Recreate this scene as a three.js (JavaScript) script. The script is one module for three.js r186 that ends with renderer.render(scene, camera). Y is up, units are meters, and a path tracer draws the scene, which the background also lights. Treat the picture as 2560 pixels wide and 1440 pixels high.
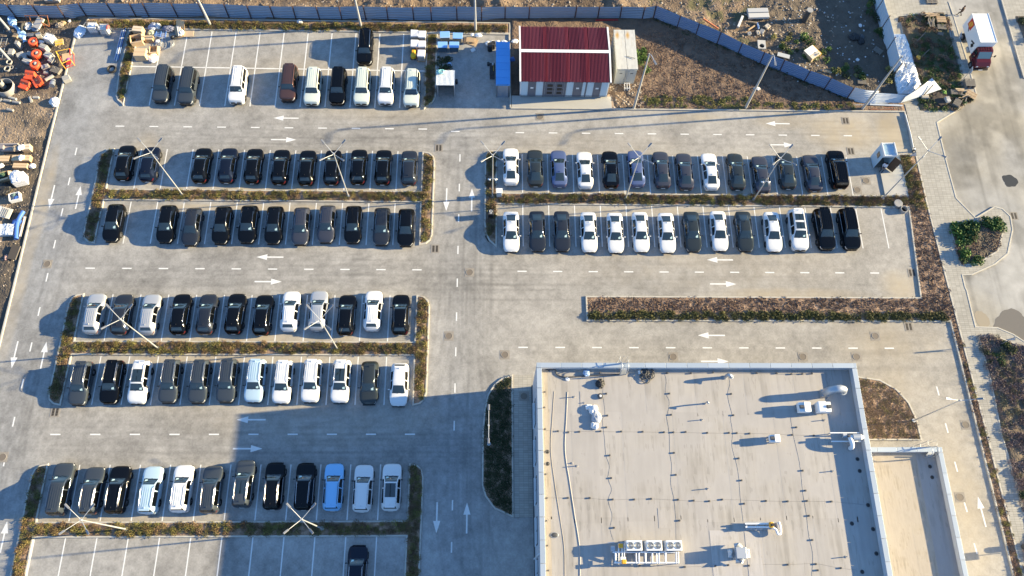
import * as THREE from 'three';
import { RoundedBoxGeometry } from 'three/addons/geometries/RoundedBoxGeometry.js';
import { mergeGeometries, mergeVertices } from 'three/addons/utils/BufferGeometryUtils.js';

// ---------- camera, sky, sun, exposure ----------
const { sin, cos, PI, abs, min, max, floor, sqrt, hypot, atan2, exp, tan } = Math;
const M = 1.2 /* metres per survey unit */, CAMY = 67.826, FPX = 1976.43, PITCH = 1.1891182, ROLL = 0.0696286, YAW = 0.0703431;
const scene = new THREE.Scene();
const FWD = new THREE.Vector3(sin(YAW) * cos(PITCH), -sin(PITCH), -cos(YAW) * cos(PITCH));
const RT0 = new THREE.Vector3(cos(YAW), 0, sin(YAW)), UP0 = new THREE.Vector3().crossVectors(RT0, FWD);
const RT = RT0.clone().multiplyScalar(cos(ROLL)).addScaledVector(UP0, sin(ROLL));
const UPV = RT0.clone().multiplyScalar(-sin(ROLL)).addScaledVector(UP0, cos(ROLL));
const camera = new THREE.PerspectiveCamera(2 * Math.atan(720 / FPX) * 180 / PI, 16 / 9, 0.5, 2500);
camera.position.set(0, CAMY * M, 0); camera.up.copy(UPV);
camera.lookAt(camera.position.clone().add(FWD)); scene.add(camera);

const ELEV = 16.1 * PI / 180;
const SUN = new THREE.Vector3(cos(ELEV) * 0.9954, sin(ELEV), -cos(ELEV) * 0.096).normalize();
{ // clear blue morning sky: deep zenith, paler horizon, a warm brightening round the sun
  const W = 512, H = 256, d = new Float32Array(W * H * 4);
  for (let j = 0; j < H; j++) for (let i = 0; i < W; i++) {
    const el = ((j + 0.5) / H - 0.5) * PI, az = ((i + 0.5) / W - 0.5) * 2 * PI;
    const y = sin(el), x = cos(az) * cos(el), z = sin(az) * cos(el);
    const t = Math.pow(max(0, 1 - max(0, y)), 3.2), c = max(0, x * SUN.x + y * SUN.y + z * SUN.z);
    const g = 0.3 * Math.pow(c, 8) + 0.9 * Math.pow(c, 60);
    const o = (j * W + i) * 4;
    d[o] = 0.25 + 0.66 * t + 0.7 * g; d[o + 1] = 0.56 + 1.05 * t + 0.6 * g; d[o + 2] = 1.2 + 1.3 * t + 0.45 * g; d[o + 3] = 1;
    if (y < 0) { d[o] = 0.25; d[o + 1] = 0.25; d[o + 2] = 0.25; }
  }
  const t = new THREE.DataTexture(d, W, H, THREE.RGBAFormat, THREE.FloatType);
  t.mapping = THREE.EquirectangularReflectionMapping; t.magFilter = THREE.LinearFilter; t.needsUpdate = true;
  scene.background = t; scene.environment = t; scene.environmentIntensity = 0.2; scene.backgroundIntensity = 0.2;
}
const sun = new THREE.DirectionalLight(new THREE.Color().setRGB(1, 0.82, 0.49), 5);
sun.position.copy(SUN).multiplyScalar(200).add(new THREE.Vector3(4, 0, -30)); sun.target.position.set(4, 0, -30);
sun.castShadow = true; sun.shadow.mapSize.set(4096, 4096); sun.shadow.radius = 1;
Object.assign(sun.shadow.camera, { left: -90, right: 90, top: 70, bottom: -70, near: 1, far: 500 });
sun.name = 'sun'; scene.add(sun, sun.target);
const renderer = new THREE.WebGLRenderer({ antialias: true });
renderer.toneMapping = THREE.LinearToneMapping; renderer.toneMappingExposure = 3.7;
renderer.shadowMap.enabled = true;

// ---------- helpers ----------
function mulberry(a) { return () => { a = (a + 0x6d2b79f5) | 0; let t = Math.imul(a ^ (a >>> 15), 1 | a); t = (t + Math.imul(t ^ (t >>> 7), 61 | t)) ^ t; return ((t ^ (t >>> 14)) >>> 0) / 4294967296; }; }
const R = mulberry(7); const rr = (a, b) => a + (b - a) * R();
function G(px, py, h = 0) { // a point of the place, from where the survey photograph shows it
  const a = (px - 1280) / FPX, b = -(py - 720) / FPX;
  const dx = RT.x * a + UPV.x * b + FWD.x, dy = RT.y * a + UPV.y * b + FWD.y, dz = RT.z * a + UPV.z * b + FWD.z, t = (CAMY - h) / -dy;
  return [dx * t, dz * t];
}
const used = {};
function numbered(n) { const k = used[n] = (used[n] ?? -1) + 1; return k ? n + '_' + String(k).padStart(3, '0') : n; }
const shade = (o) => { o.castShadow = true; o.receiveShadow = true; return o; };
function thing(name, label, category, x = 0, z = 0, ry = 0, y = 0, group) {
  const o = new THREE.Group(); o.name = numbered(name); o.position.set(x, y, z); o.rotation.y = ry;
  o.userData = { label, category }; if (group) o.userData.group = group; scene.add(o); return o;
}
function part(parent, name, geo, mat, label) {
  const m = shade(new THREE.Mesh(Array.isArray(geo) ? merge(geo) : geo, mat)); m.name = name; if (label) m.userData.label = label; parent.add(m); return m;
}
function solo(name, geo, mat, label, category, group) { const m = shade(new THREE.Mesh(Array.isArray(geo) ? merge(geo) : geo, mat)); m.name = numbered(name); m.userData = { label, category }; if (group) m.userData.group = group; scene.add(m); return m; }
function struct(name, geo, mat, label) { const m = shade(new THREE.Mesh(Array.isArray(geo) ? merge(geo) : geo, mat)); m.name = numbered(name); m.userData = { kind: 'structure' }; if (label) m.userData.label = label; scene.add(m); return m; }
function sgroup(name, label) { const g = new THREE.Group(); g.name = numbered(name); g.userData = { kind: 'structure' }; if (label) g.userData.label = label; scene.add(g); return g; }
function merge(list) {
  const l = list.map((g) => { let n = g.index ? g.toNonIndexed() : g; if (!n.attributes.uv) n.setAttribute('uv', new THREE.BufferAttribute(new Float32Array(n.attributes.position.count * 2), 2)); for (const k of Object.keys(n.attributes)) if (!['position', 'normal', 'uv'].includes(k)) n.deleteAttribute(k); return n; });
  return mergeGeometries(l);
}
const _m = new THREE.Matrix4(), _q = new THREE.Quaternion(), _e = new THREE.Euler(), _v = new THREE.Vector3(), _s = new THREE.Vector3();
function put(g, x = 0, y = 0, z = 0, rx = 0, ry = 0, rz = 0) { _m.compose(_v.set(x, y, z), _q.setFromEuler(_e.set(rx, ry, rz, 'YXZ')), _s.set(1, 1, 1)); return g.applyMatrix4(_m); }
const bx = (w, h, d, x = 0, y = 0, z = 0, rx = 0, ry = 0, rz = 0) => put(new THREE.BoxGeometry(w, h, d), x, y, z, rx, ry, rz);
const rbx = (w, h, d, r, x = 0, y = 0, z = 0, rx = 0, ry = 0, rz = 0) => put(new RoundedBoxGeometry(w, h, d, 2, min(r, w / 2.01, h / 2.01, d / 2.01)), x, y, z, rx, ry, rz);
const cyl = (r1, r2, h, n, x = 0, y = 0, z = 0, rx = 0, ry = 0, rz = 0) => put(new THREE.CylinderGeometry(r1, r2, h, n), x, y, z, rx, ry, rz);
function bar(a, b, r1, r2 = r1, n = 6) { // a round bar from a to b
  const A = new THREE.Vector3(...a), B = new THREE.Vector3(...b), d = B.clone().sub(A), l = d.length();
  const g = new THREE.CylinderGeometry(r2, r1, l, n); _q.setFromUnitVectors(new THREE.Vector3(0, 1, 0), d.normalize());
  _m.compose(A.add(B).multiplyScalar(0.5), _q, _s.set(1, 1, 1)); return g.applyMatrix4(_m);
}
const tube = (pts, r, n = 6, seg = 0) => new THREE.TubeGeometry(new THREE.CatmullRomCurve3(pts.map((p) => new THREE.Vector3(...p))), seg || pts.length * 6, r, n);
function hash(x, y, s) { let h = Math.imul(x | 0, 374761393) ^ Math.imul(y | 0, 668265263) ^ Math.imul(s | 0, 2147483647 - 1013904223); h = Math.imul(h ^ (h >>> 13), 1274126177); return ((h ^ (h >>> 16)) >>> 0) / 4294967296; }
function vn(x, y, s, p = 0) {
  let ix = floor(x), iy = floor(y); const fx = x - ix, fy = y - iy, u = fx * fx * (3 - 2 * fx), v = fy * fy * (3 - 2 * fy);
  let ix1 = ix + 1, iy1 = iy + 1; if (p) { ix = ((ix % p) + p) % p; iy = ((iy % p) + p) % p; ix1 = ((ix1 % p) + p) % p; iy1 = ((iy1 % p) + p) % p; }
  const a = hash(ix, iy, s), b = hash(ix1, iy, s), c = hash(ix, iy1, s), d = hash(ix1, iy1, s);
  return a + (b - a) * u + (c - a) * v + (a - b - c + d) * u * v;
}
function fbm(x, y, s, o = 4, p = 0) { let a = 0.5, t = 0, n = 0; for (let i = 0; i < o; i++) { t += a * vn(x, y, s + i, p); n += a; a *= 0.5; x *= 2; y *= 2; p *= 2; } return t / n; }
const toS = (c) => 255 * (c <= 0.0031308 ? 12.92 * c : 1.055 * Math.pow(max(c, 0), 1 / 2.4) - 0.055);
function colorTex(w, h, fn, wrap = true) {
  const d = new Uint8Array(w * h * 4); let o = 0;
  for (let j = 0; j < h; j++) for (let i = 0; i < w; i++, o += 4) { const c = fn(i, j); d[o] = min(255, toS(c[0])); d[o + 1] = min(255, toS(c[1])); d[o + 2] = min(255, toS(c[2])); d[o + 3] = 255; }
  const t = new THREE.DataTexture(d, w, h); t.colorSpace = THREE.SRGBColorSpace; t.magFilter = THREE.LinearFilter; t.wrapS = t.wrapT = wrap ? THREE.RepeatWrapping : THREE.ClampToEdgeWrapping; t.needsUpdate = true; return t;
}
function greyTex(w, h, fn) {
  const d = new Uint8Array(w * h * 4); let o = 0;
  for (let j = 0; j < h; j++) for (let i = 0; i < w; i++, o += 4) { const c = max(0, min(255, fn(i, j) * 255)); d[o] = d[o + 1] = d[o + 2] = c; d[o + 3] = 255; }
  const t = new THREE.DataTexture(d, w, h); t.magFilter = THREE.LinearFilter; t.wrapS = t.wrapT = THREE.RepeatWrapping; t.needsUpdate = true; return t;
}
const rep = (t, sx, sy = sx) => { const c = t.clone(); c.repeat.set(1 / sx, 1 / sy); c.needsUpdate = true; return c; };
const C = (r, g, b) => new THREE.Color().setRGB(r, g, b);
const std = (r, g, b, rough = 0.8, metal = 0, o = {}) => new THREE.MeshStandardMaterial({ color: C(r, g, b), roughness: rough, metalness: metal, ...o });
function inPoly(x, z, p) { let c = false; for (let i = 0, j = p.length - 1; i < p.length; j = i++) if ((p[i][1] > z) !== (p[j][1] > z) && x < ((p[j][0] - p[i][0]) * (z - p[i][1])) / (p[j][1] - p[i][1]) + p[i][0]) c = !c; return c; }
function sheet(pts, y, holes = []) { // flat polygon in world metres
  const s = new THREE.Shape(pts.map((p) => new THREE.Vector2(p[0], -p[1])));
  for (const h of holes) s.holes.push(new THREE.Path(h.map((p) => new THREE.Vector2(p[0], -p[1]))));
  const g = new THREE.ShapeGeometry(s); g.rotateX(-PI / 2); g.translate(0, y, 0);
  const P = g.attributes.position, U = g.attributes.uv; for (let i = 0; i < P.count; i++) U.setXY(i, P.getX(i), -P.getZ(i)); return g;
}
function offset(pts, d, closed) { // points moved d to the left of travel (mitred)
  const n = pts.length, out = [];
  for (let i = 0; i < n; i++) {
    const a = pts[closed ? (i + n - 1) % n : max(0, i - 1)], b = pts[i], c = pts[closed ? (i + 1) % n : min(n - 1, i + 1)];
    let n1 = [b[1] - a[1], -(b[0] - a[0])], n2 = [c[1] - b[1], -(c[0] - b[0])]; const l1 = hypot(...n1), l2 = hypot(...n2);
    if (!l1) n1 = n2; if (!l2) n2 = n1; n1 = n1.map((v) => v / (l1 || l2)); n2 = n2.map((v) => v / (l2 || l1));
    const k = max(0.35, 1 + n1[0] * n2[0] + n1[1] * n2[1]); out.push([b[0] + (n1[0] + n2[0]) / k * d, b[1] + (n1[1] + n2[1]) / k * d]);
  }
  return out;
}
function wallStrip(pts, w, y0, y1, closed = false) { // a kerb or low wall of width w along a line
  const a = offset(pts, w / 2, closed), b = offset(pts, -w / 2, closed), n = pts.length, P = [], U = []; let run = 0;
  const quad = (p, q, r, s, u0, u1, v) => { P.push(...p, ...q, ...r, ...p, ...r, ...s); U.push(u0, 0, u1, 0, u1, v, u0, 0, u1, v, u0, v); };
  for (let i = 0; i < (closed ? n : n - 1); i++) {
    const j = (i + 1) % n, L = hypot(pts[j][0] - pts[i][0], pts[j][1] - pts[i][1]), u0 = run, u1 = run += L, c = 0.015;
    const A = [a[i][0], y1 - c, a[i][1]], A2 = [a[j][0], y1 - c, a[j][1]], B = [b[i][0], y1 - c, b[i][1]], B2 = [b[j][0], y1 - c, b[j][1]];
    const m = (p, q) => [p[0] + (q[0] - p[0]) * c / w, y1, p[2] + (q[2] - p[2]) * c / w];
    const At = m(A, B), At2 = m(A2, B2), Bt = m(B, A), Bt2 = m(B2, A2);
    quad(At, At2, Bt2, Bt, u0, u1, w); quad(A, A2, At2, At, u0, u1, 0.02); quad(Bt, Bt2, B2, B, u0, u1, 0.02);
    quad([A[0], y0, A[2]], [A2[0], y0, A2[2]], A2, A, u0, u1, y1 - y0); quad(B, B2, [B2[0], y0, B2[2]], [B[0], y0, B[2]], u0, u1, y1 - y0);
    if (!closed && i === 0) quad([B[0], y0, B[2]], [A[0], y0, A[2]], At, Bt, 0, w, y1 - y0);
    if (!closed && i === n - 2) quad([A2[0], y0, A2[2]], [B2[0], y0, B2[2]], Bt2, At2, 0, w, y1 - y0);
  }
  const g = new THREE.BufferGeometry(); g.setAttribute('position', new THREE.Float32BufferAttribute(P, 3)); g.setAttribute('uv', new THREE.Float32BufferAttribute(U, 2)); g.computeVertexNormals(); return g;
}
function arc(cx, cz, r, a0, a1, n) { const o = []; for (let i = 0; i <= n; i++) { const a = (a0 + (a1 - a0) * i / n) * PI / 180; o.push([cx + r * cos(a), cz + r * sin(a)]); } return o; }
const ZO = (ox, oy, s = 3.6) => (x, y, h = 0) => G(ox + x / s, oy + y / s, h);
// ---------- surfaces ----------
const LOT = (() => { // block paving of the car park: tone of the laid areas, sand swept over it, tyre marks
  const W = 1664, H = 1121, X0 = -45, SX = 92, SZ = 62;
  const cv = document.createElement('canvas'); cv.width = W; cv.height = H; const c = cv.getContext('2d');
  c.fillStyle = '#000'; c.fillRect(0, 0, W, H);
  const px = (x) => (x - X0) / SX * W, pz = (z) => (1 - z) / SZ * H, r = mulberry(31);
  const stroke = (pts, w, a) => { c.strokeStyle = `rgba(255,255,255,${a * 1.2})`; c.lineWidth = w / SX * W; c.beginPath(); c.moveTo(px(pts[0][0]), pz(pts[0][1])); c.bezierCurveTo(px(pts[1][0]), pz(pts[1][1]), px(pts[2][0]), pz(pts[2][1]), px(pts[3][0]), pz(pts[3][1])); c.stroke(); };
  c.lineCap = 'round';
  for (let i = 0; i < 190; i++) { // wheels turning between the lanes
    const lanes = [-44, -28.9, -13.6], z = lanes[floor(r() * 3)] + (r() - 0.5) * 3.4, x = -41 + r() * 37, l = 6 + r() * 14;
    const far = r() < 0.5 ? 0 : (r() - 0.5) * 8, w = 0.22, a = 0.03 + 0.07 * r() * r(), o = 1.55;
    for (const k of [0, o]) stroke([[x, z + k], [x + l * 0.4, z + k], [x + l * 0.7, z + k + far * 0.3], [x + l, z + k + far]], w, a);
  }
  for (let i = 0; i < 110; i++) { // the two north-south roads
    const x0 = r() < 0.35 ? -40.6 : -3.1, x = x0 + (r() - 0.5) * 3.6, z = -44 + r() * 34, l = 5 + r() * 12, far = r() < 0.5 ? 0 : (r() - 0.5) * 9, a = 0.03 + 0.08 * r() * r();
    for (const k of [0, 1.55]) stroke([[x + k, z], [x + k, z + l * 0.4], [x + k + far * 0.3, z + l * 0.7], [x + k + far, z + l]], 0.24, a);
  }
  for (let i = 0; i < 120; i++) { const z = [-44, -28.8, -21.4][floor(r() * 3)] + (r() - 0.5) * 3.6, x = -2 + r() * 36, l = 6 + r() * 14, far = r() < 0.6 ? 0 : (r() - 0.5) * 7, a = 0.02 + 0.06 * r() * r(); for (const k of [0, 1.55]) stroke([[x, z + k], [x + l * 0.4, z + k], [x + l * 0.7, z + k + far * 0.3], [x + l, z + k + far]], 0.22, a); }
  const mk = c.getImageData(0, 0, W, H).data;
  const sand = [[36, -44.5, 5, 2.6, 0.75], [30, -45.6, 4, 1.2, 0.45], [40.5, -44.5, 2.2, 3.5, 0.8], [21, -45.9, 4, 0.7, 0.5], [-34, -41.6, 1.6, 2.4, 0.4], [-42.6, -36, 0.8, 7, 0.5], [-42.8, -27, 0.7, 9, 0.4], [-20, -37.5, 14, 0.5, 0.6], [-22, -35.3, 14, 0.5, 0.6], [-22, -22.2, 14, 0.5, 0.6], [-22, -20.2, 14, 0.5, 0.6],
    [-20, -51, 10, 2.5, 0.25], [-33, -49, 3, 4, 0.25], [20, -37.5, 16, 0.5, 0.5], [20, -35.3, 16, 0.5, 0.5], [27, -26.7, 9, 0.8, 0.55], [38.5, -27.5, 2.5, 2, 0.55], [-33, -6.8, 8, 0.5, 0.5], [36, -22, 6, 3, 0.35], [40, -8, 3, 10, 0.4], [36, -18, 4, 3, 0.3], [-10, -46, 8, 1.2, 0.25], [-15, -15, 14, 3, 0.2], [20, -29, 15, 4, 0.2], [10, -42.5, 12, 2, 0.2]];
  return colorTex(W, H, (i, j) => {
    const x = X0 + SX * (i + 0.5) / W, z = 1 - SZ * (j + 0.5) / H;
    const big = fbm(x * 0.09, z * 0.09, 3, 4), mid = fbm(x * 0.42, z * 0.42, 9, 4), sml = fbm(x * 2.1, z * 2.1, 15, 3), px1 = hash(floor(x * 10), floor(z * 10) * 2 + (floor(x * 5) & 1), 5);
    let v = 0.285 * (0.6 + 0.34 * big + 0.46 * mid + 0.42 * (sml - 0.5) + 0.2 * (px1 - 0.5));
    const warm = 0.3 + 0.9 * fbm(x * 0.06 + 7, z * 0.06, 21, 3) + 0.008 * x;
    let R_ = v * (1 + 0.05 * warm), G_ = v * 0.985, B_ = v * (0.965 - 0.075 * warm);
    const west = max(0, min(1, (-37.6 - x) / 3)) + max(0, 1 - abs(x + 3.1) / 3.4) * 0.6; // worn greyer drive lanes
    R_ *= 1 - 0.13 * west; G_ *= 1 - 0.1 * west; B_ *= 1 - 0.05 * west;
    let s = 0; for (const [a, b, ra, rb, k] of sand) { const d = ((x - a) / ra) ** 2 + ((z - b) / rb) ** 2; if (d < 1) s = max(s, k * (1 - d) * (0.35 + 1.3 * fbm(x * 0.9, z * 0.9, 44, 4))); }
    s = min(0.85, s); R_ += (0.38 - R_) * s; G_ += (0.315 - G_) * s; B_ += (0.22 - B_) * s;
    const st = fbm(x * 0.33 + 40, z * 0.33, 61, 4); if (st > 0.6) { const k = 1 - min(1, (st - 0.6) * 6) * 0.14; R_ *= k; G_ *= k; B_ *= k; }
    const t = 1 - 0.85 * min(0.6, mk[(j * W + i) * 4] / 255) * (0.55 + 0.7 * mid); return [R_ * t, G_ * t, B_ * t];
  }, false);
})();
LOT.repeat.set(1 / 92, 1 / 62); LOT.offset.set(45 / 92, 1 / 62);
const PAVBUMP = greyTex(1024, 1024, (i, j) => { const x = i / 1024 * 4.8, z = j / 1024 * 4.8, row = floor(z / 0.1), u = ((x + (row & 1) * 0.1) % 0.2) / 0.2, v = (z % 0.1) / 0.1; const e = min(min(u, 1 - u) * 2, min(v, 1 - v)); return (e < 0.07 ? 0.25 : 0.75) + 0.25 * (fbm(x * 5, z * 5, 8, 3, 24) - 0.5) + 0.12 * (hash(floor((x + (row & 1) * 0.1) / 0.2), row, 3) - 0.5); });
const mLot = new THREE.MeshStandardMaterial({ map: LOT, bumpMap: rep(PAVBUMP, 4.8), bumpScale: 0.006, roughness: 0.93 });
const SLAB = colorTex(1024, 1024, (i, j) => { const x = i / 1024 * 8, z = j / 1024 * 8, a = floor(x / 0.4), b = floor(z / 0.2), u = (x / 0.4) % 1, v = (z / 0.2) % 1, e = min(min(u, 1 - u) * 2, min(v, 1 - v)); let t = 0.30 * (0.8 + 0.22 * hash(a, b, 2) + 0.25 * fbm(x * 0.75, z * 0.75, 5, 4, 6)); if (e < 0.08) t *= 0.72; return [t * 1.06, t, t * 0.88]; });
const mSlab = new THREE.MeshStandardMaterial({ map: rep(SLAB, 8), roughness: 0.92 });
const CONC = colorTex(512, 512, (i, j) => { const x = i / 512 * 4, z = j / 512 * 4, t = 0.36 * (0.82 + 0.25 * fbm(x * 2, z * 2, 5, 4, 8) + 0.12 * hash(i, j, 4)); return [t * 1.03, t, t * 0.92]; });
const mConc = new THREE.MeshStandardMaterial({ map: rep(CONC, 4), roughness: 0.9 });
const mKerb = new THREE.MeshStandardMaterial({ map: rep(CONC, 3), color: C(1.12, 1.08, 1.02), roughness: 0.88 });
const ROADT = colorTex(1024, 1024, (i, j) => { // worn concrete road with washed-over earth
  const x = i / 1024 * 30, z = j / 1024 * 30, a = fbm(x * 0.2, z * 0.2, 71, 5, 6), b = fbm(x * 1.2, z * 1.2, 77, 4, 36), c = hash(i, j, 7);
  const k2 = max(0, min(1, (fbm(x * 0.3 + 9, z * 0.3, 95, 5, 9) - 0.5) * 6)), tr = max(0, fbm(x * 1.4, z * 0.1, 99, 3, 42) - 0.55) * 1.6; let t = 0.27 * (0.42 + 0.72 * a + 0.5 * b + 0.14 * c) * (1 - 0.3 * k2) * (1 - 0.5 * tr); const s = max(0, min(1, (fbm(x * 0.1 + 3, z * 0.1, 88, 4, 3) - 0.42) * 5)); return [t * (1.02 + 0.06 * s), t * 0.985, t * (0.92 - 0.11 * s)];
});
const mRoad = new THREE.MeshStandardMaterial({ map: rep(ROADT, 30), roughness: 0.95 });
const DIRT = colorTex(1024, 1024, (i, j) => { const x = i / 1024 * 10, z = j / 1024 * 10; const t = 0.62 + 0.5 * fbm(x * 1.6, z * 1.6, 5, 5, 16) + 0.22 * (fbm(x * 8, z * 8, 9, 2, 80) - 0.5) + 0.14 * (hash(i, j, 3) - 0.5) + (hash(floor(i / 3), floor(j / 3), 8) > 0.965 ? 0.35 : 0); return [t, t * 0.985, t * 0.96]; });
const DIRTB = greyTex(1024, 1024, (i, j) => { const x = i / 1024 * 10, z = j / 1024 * 10; return 0.7 * fbm(x * 1.6, z * 1.6, 5, 5, 16) + 0.3 * fbm(x * 8, z * 8, 9, 3, 80); });
const mDirt = new THREE.MeshStandardMaterial({ map: rep(DIRT, 10), bumpMap: rep(DIRTB, 10), bumpScale: 0.22, vertexColors: true, roughness: 1 });
const SOIL = colorTex(512, 512, (i, j) => { const x = i / 512 * 4, z = j / 512 * 4, f = fbm(x * 4, z * 4, 5, 4, 16), g = fbm(x * 1.5, z * 6, 15, 3, 6); const t = 0.5 + 0.9 * f * g * 2; return [0.235 * t, 0.158 * t, 0.108 * t]; });
const mSoil = new THREE.MeshStandardMaterial({ map: rep(SOIL, 4), bumpMap: rep(DIRTB, 5), bumpScale: 0.12, roughness: 1 });

// ---------- the ground: building site, yard and verges as one sheet out to the horizon ----------
const z4 = ZO(1920, 0), z8 = ZO(1920, 320), z4b = ZO(1920, 680), z8b = ZO(1920, 1040), z3 = ZO(1280, 0), z1 = ZO(0, 0), z2 = ZO(640, 0);
const FENCE = [[-56, -57.6], [-51.73, -57.75], [-49.9, -57.5], [-47.4, -57.44], [-44.87, -57.5], [-42.77, -57.85], [-39.88, -57.93], [-37.61, -57.85], [-36.29, -57.94], [-33.27, -57.96], [-30.5, -58.1], [-27.92, -57.98], [-25.57, -57.9], [-23.13, -57.87], [-20.84, -57.83], [-18.32, -57.8], [-15.97, -57.77], [-13.45, -57.9], [-11.09, -57.82], [-8.38, -57.98], [-6.49, -57.94], [-3.77, -58.06], [-1.16, -58.0], [1.33, -58.2], [3.88, -58.2], [8.83, -58.37], [11.29, -58.41], [13.68, -58.4], [16.08, -58.35], [17.29, -58.5], [19.71, -57.21], [21.66, -56.29], [23.82, -55.15], [25.95, -53.96], [28.11, -52.7], [30.09, -51.74], [32.51, -50.51], [34.47, -49.56], [36.68, -48.42]];
const FENCE5 = [[41.84, -63.5], [41.84, -59.97], [41.94, -57.49], [42.09, -54.7], [42.13, -51.5]];
const POLY = {
  site: [...FENCE, [38.8, -47.7], [42.2, -48.2], ...FENCE5.slice().reverse(), [42, -200], [-200, -200], [-200, -57.6]],
  tri: [[1.9, -46.8], [1.9, -58.4], ...FENCE.filter((p) => p[0] > 2), [38.8, -47.7], [42.4, -47.9], [42.4, -46.8]],
  verge: [z4(1170, 160), z4(1560, 110), z4(1610, 150), z4(1740, 700), z4(1740, 830), z4(1860, 900), z4(1690, 1000), z4(1360, 1000), z4(1350, 900), z4(1390, 800), z4(1250, 400)],
  cornerIsle: [z8(1635, 900), z8(1690, 1090), z8(1730, 1240), z8(1880, 1220), z8(2060, 1110), z8(2110, 930), z8(2085, 790), z8(1900, 870)],
  seBed: [z4b(1890, 580), z4b(2070, 585), z4b(2210, 650), [60, -15], [64, 3], z8b(2304, 1440), z8b(2304, 900), z8b(2200, 500), z8b(2080, 0), z4b(1960, 850), z4b(1920, 700)],
  neBed: [z4(2215, 145), z4(2500, 145), z4(2600, 500), z4(2304, 400)],
};
const paved = [[[-43.45, 60], [-43.45, -56.15], [1.9, -56.15], [1.9, -46.8], [42.5, -46.8], [43.3, -13], [44, 60]]];
function terrain(x, z) {
  const c = [0.235, 0.17, 0.118], f = fbm(x * 0.28, z * 0.28, 101, 4), f2 = fbm(x * 1.1, z * 1.1, 111, 4), tint = (r, g, b, k) => { c[0] += (r - c[0]) * k; c[1] += (g - c[1]) * k; c[2] += (b - c[2]) * k; };
  let h = -0.09;
  if (inPoly(x, z, POLY.site)) {
    const away = min(1, max(0, (-z - 58.6 - max(0, (x - 17) * 0) ) / 1.4)); let k = x > 17 ? 1 : away; k = max(0, k);
    h = 0.02 + k * (0.85 * max(0, f - 0.4) * (x < 14 ? 2.2 : 0.9) + 0.34 * (f2 - 0.4) * (0.4 + f) + 0.22 * (fbm(x * 1.9, z * 1.9, 151, 3) - 0.5));
    tint(0.085, 0.06, 0.043, max(0, min(0.9, (0.5 - f) * 3 + 0.2 * f2)));
    if (x > 27) { tint(0.10, 0.083, 0.066, max(0, min(0.85, (x - 27) / 4))); h -= 0.25 * min(1, (x - 27) / 5) * k * f; }
    const p = z4(520, 300), u = (x - p[0]) * 0.97 + (z - p[1]) * 0.22, v = (z - p[1]) * 0.97 - (x - p[0]) * 0.22; // crawler tracks
    if (abs(u) < 1.6 && abs(v) < 4) h += 0.05 * sin(u * 15) * (1 - abs(u) / 1.6) + 0.02 * sin(v * 24);
    const p2 = z4(60, 60); if (hypot(x - p2[0], z - p2[1]) < 2.5) h += 0.04 * sin(hypot(x - p2[0] + 1, z - p2[1] - 2) * 16);
    if (x > 17 && x < 29 && fbm(x * 0.9, z * 0.9, 131, 3) > 0.56) tint(0.07, 0.085, 0.03, 0.6);
  } else if (inPoly(x, z, POLY.tri)) {
    h = x < 12.3 && z > -48.6 ? -0.12 : 0.06 + 0.16 * f2 + (x > 14 ? 0.1 * f : 0); tint(0.165, 0.112, 0.08, 0.93); if (x > 11 && x < 15.6) { tint(0.2, 0.15, 0.1, f2 * 0.5); h += 0.12 * (f2 - 0.5); }
  } else if (inPoly(x, z, POLY.verge)) { h = 0.06 + 0.16 * f2; tint(0.105, 0.08, 0.055, 0.8); if (f > 0.52) tint(0.06, 0.075, 0.03, 0.6); }
  else if (inPoly(x, z, POLY.cornerIsle)) { h = 0.08 + 0.14 * f2; tint(0.11, 0.09, 0.068, 0.85); }
  else if (inPoly(x, z, POLY.seBed) || inPoly(x, z, POLY.neBed)) { h = 0.06 + 0.2 * f2; tint(0.125, 0.1, 0.075, 0.85); }
  else if (x < -43.45 && z < 40) {
    h = -0.05 + 0.3 * (f2 - 0.35) * (0.4 + f); tint(0.29, 0.225, 0.165, 0.6); tint(0.1, 0.08, 0.062, max(0, min(0.85, (0.53 - f) * 4))); if (z < -46.5) tint(0.1, 0.082, 0.07, min(0.8, (-46.5 - z) * 0.4) * (0.5 + f2)); if (x > -45.6 && z > -43) tint(0.075, 0.065, 0.055, min(0.85, (x + 46.2) * 0.8) * (0.5 + f2)); if (z > -31) tint(0.09, 0.075, 0.065, 0.5);
  } else if (x > 44 && z < 10) tint(0.26, 0.225, 0.175, 0.9);
  return [h, c];
}
{
  const xs = [-420, -200, -110], zs = [-420, -220, -130]; for (let x = -66; x <= 68; x += 0.36) xs.push(x); xs.push(110, 220, 420); for (let z = -82; z <= 4; z += 0.36) zs.push(z); zs.push(60, 200, 420);
  const P = [], K = [], U = [], I = [], n = xs.length;
  for (const z of zs) for (const x of xs) { const out = abs(x) > 100 || z < -100 || z > 20, [h, c] = out ? [-0.09, [0.22, 0.18, 0.13]] : terrain(x, z); P.push(x, h, z); K.push(...c); U.push(x, -z); }
  for (let j = 0; j < zs.length - 1; j++) for (let i = 0; i < n - 1; i++) { const a = j * n + i; I.push(a, a + n, a + 1, a + 1, a + n, a + n + 1); }
  const g = new THREE.BufferGeometry(); g.setAttribute('position', new THREE.Float32BufferAttribute(P, 3)); g.setAttribute('uv', new THREE.Float32BufferAttribute(U, 2)); g.setAttribute('color', new THREE.Float32BufferAttribute(K, 3)); g.setIndex(I); g.computeVertexNormals();
  struct('ground', g, mDirt, 'bare tan and brown earth of the building site and the yards round the car park');
}
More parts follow.
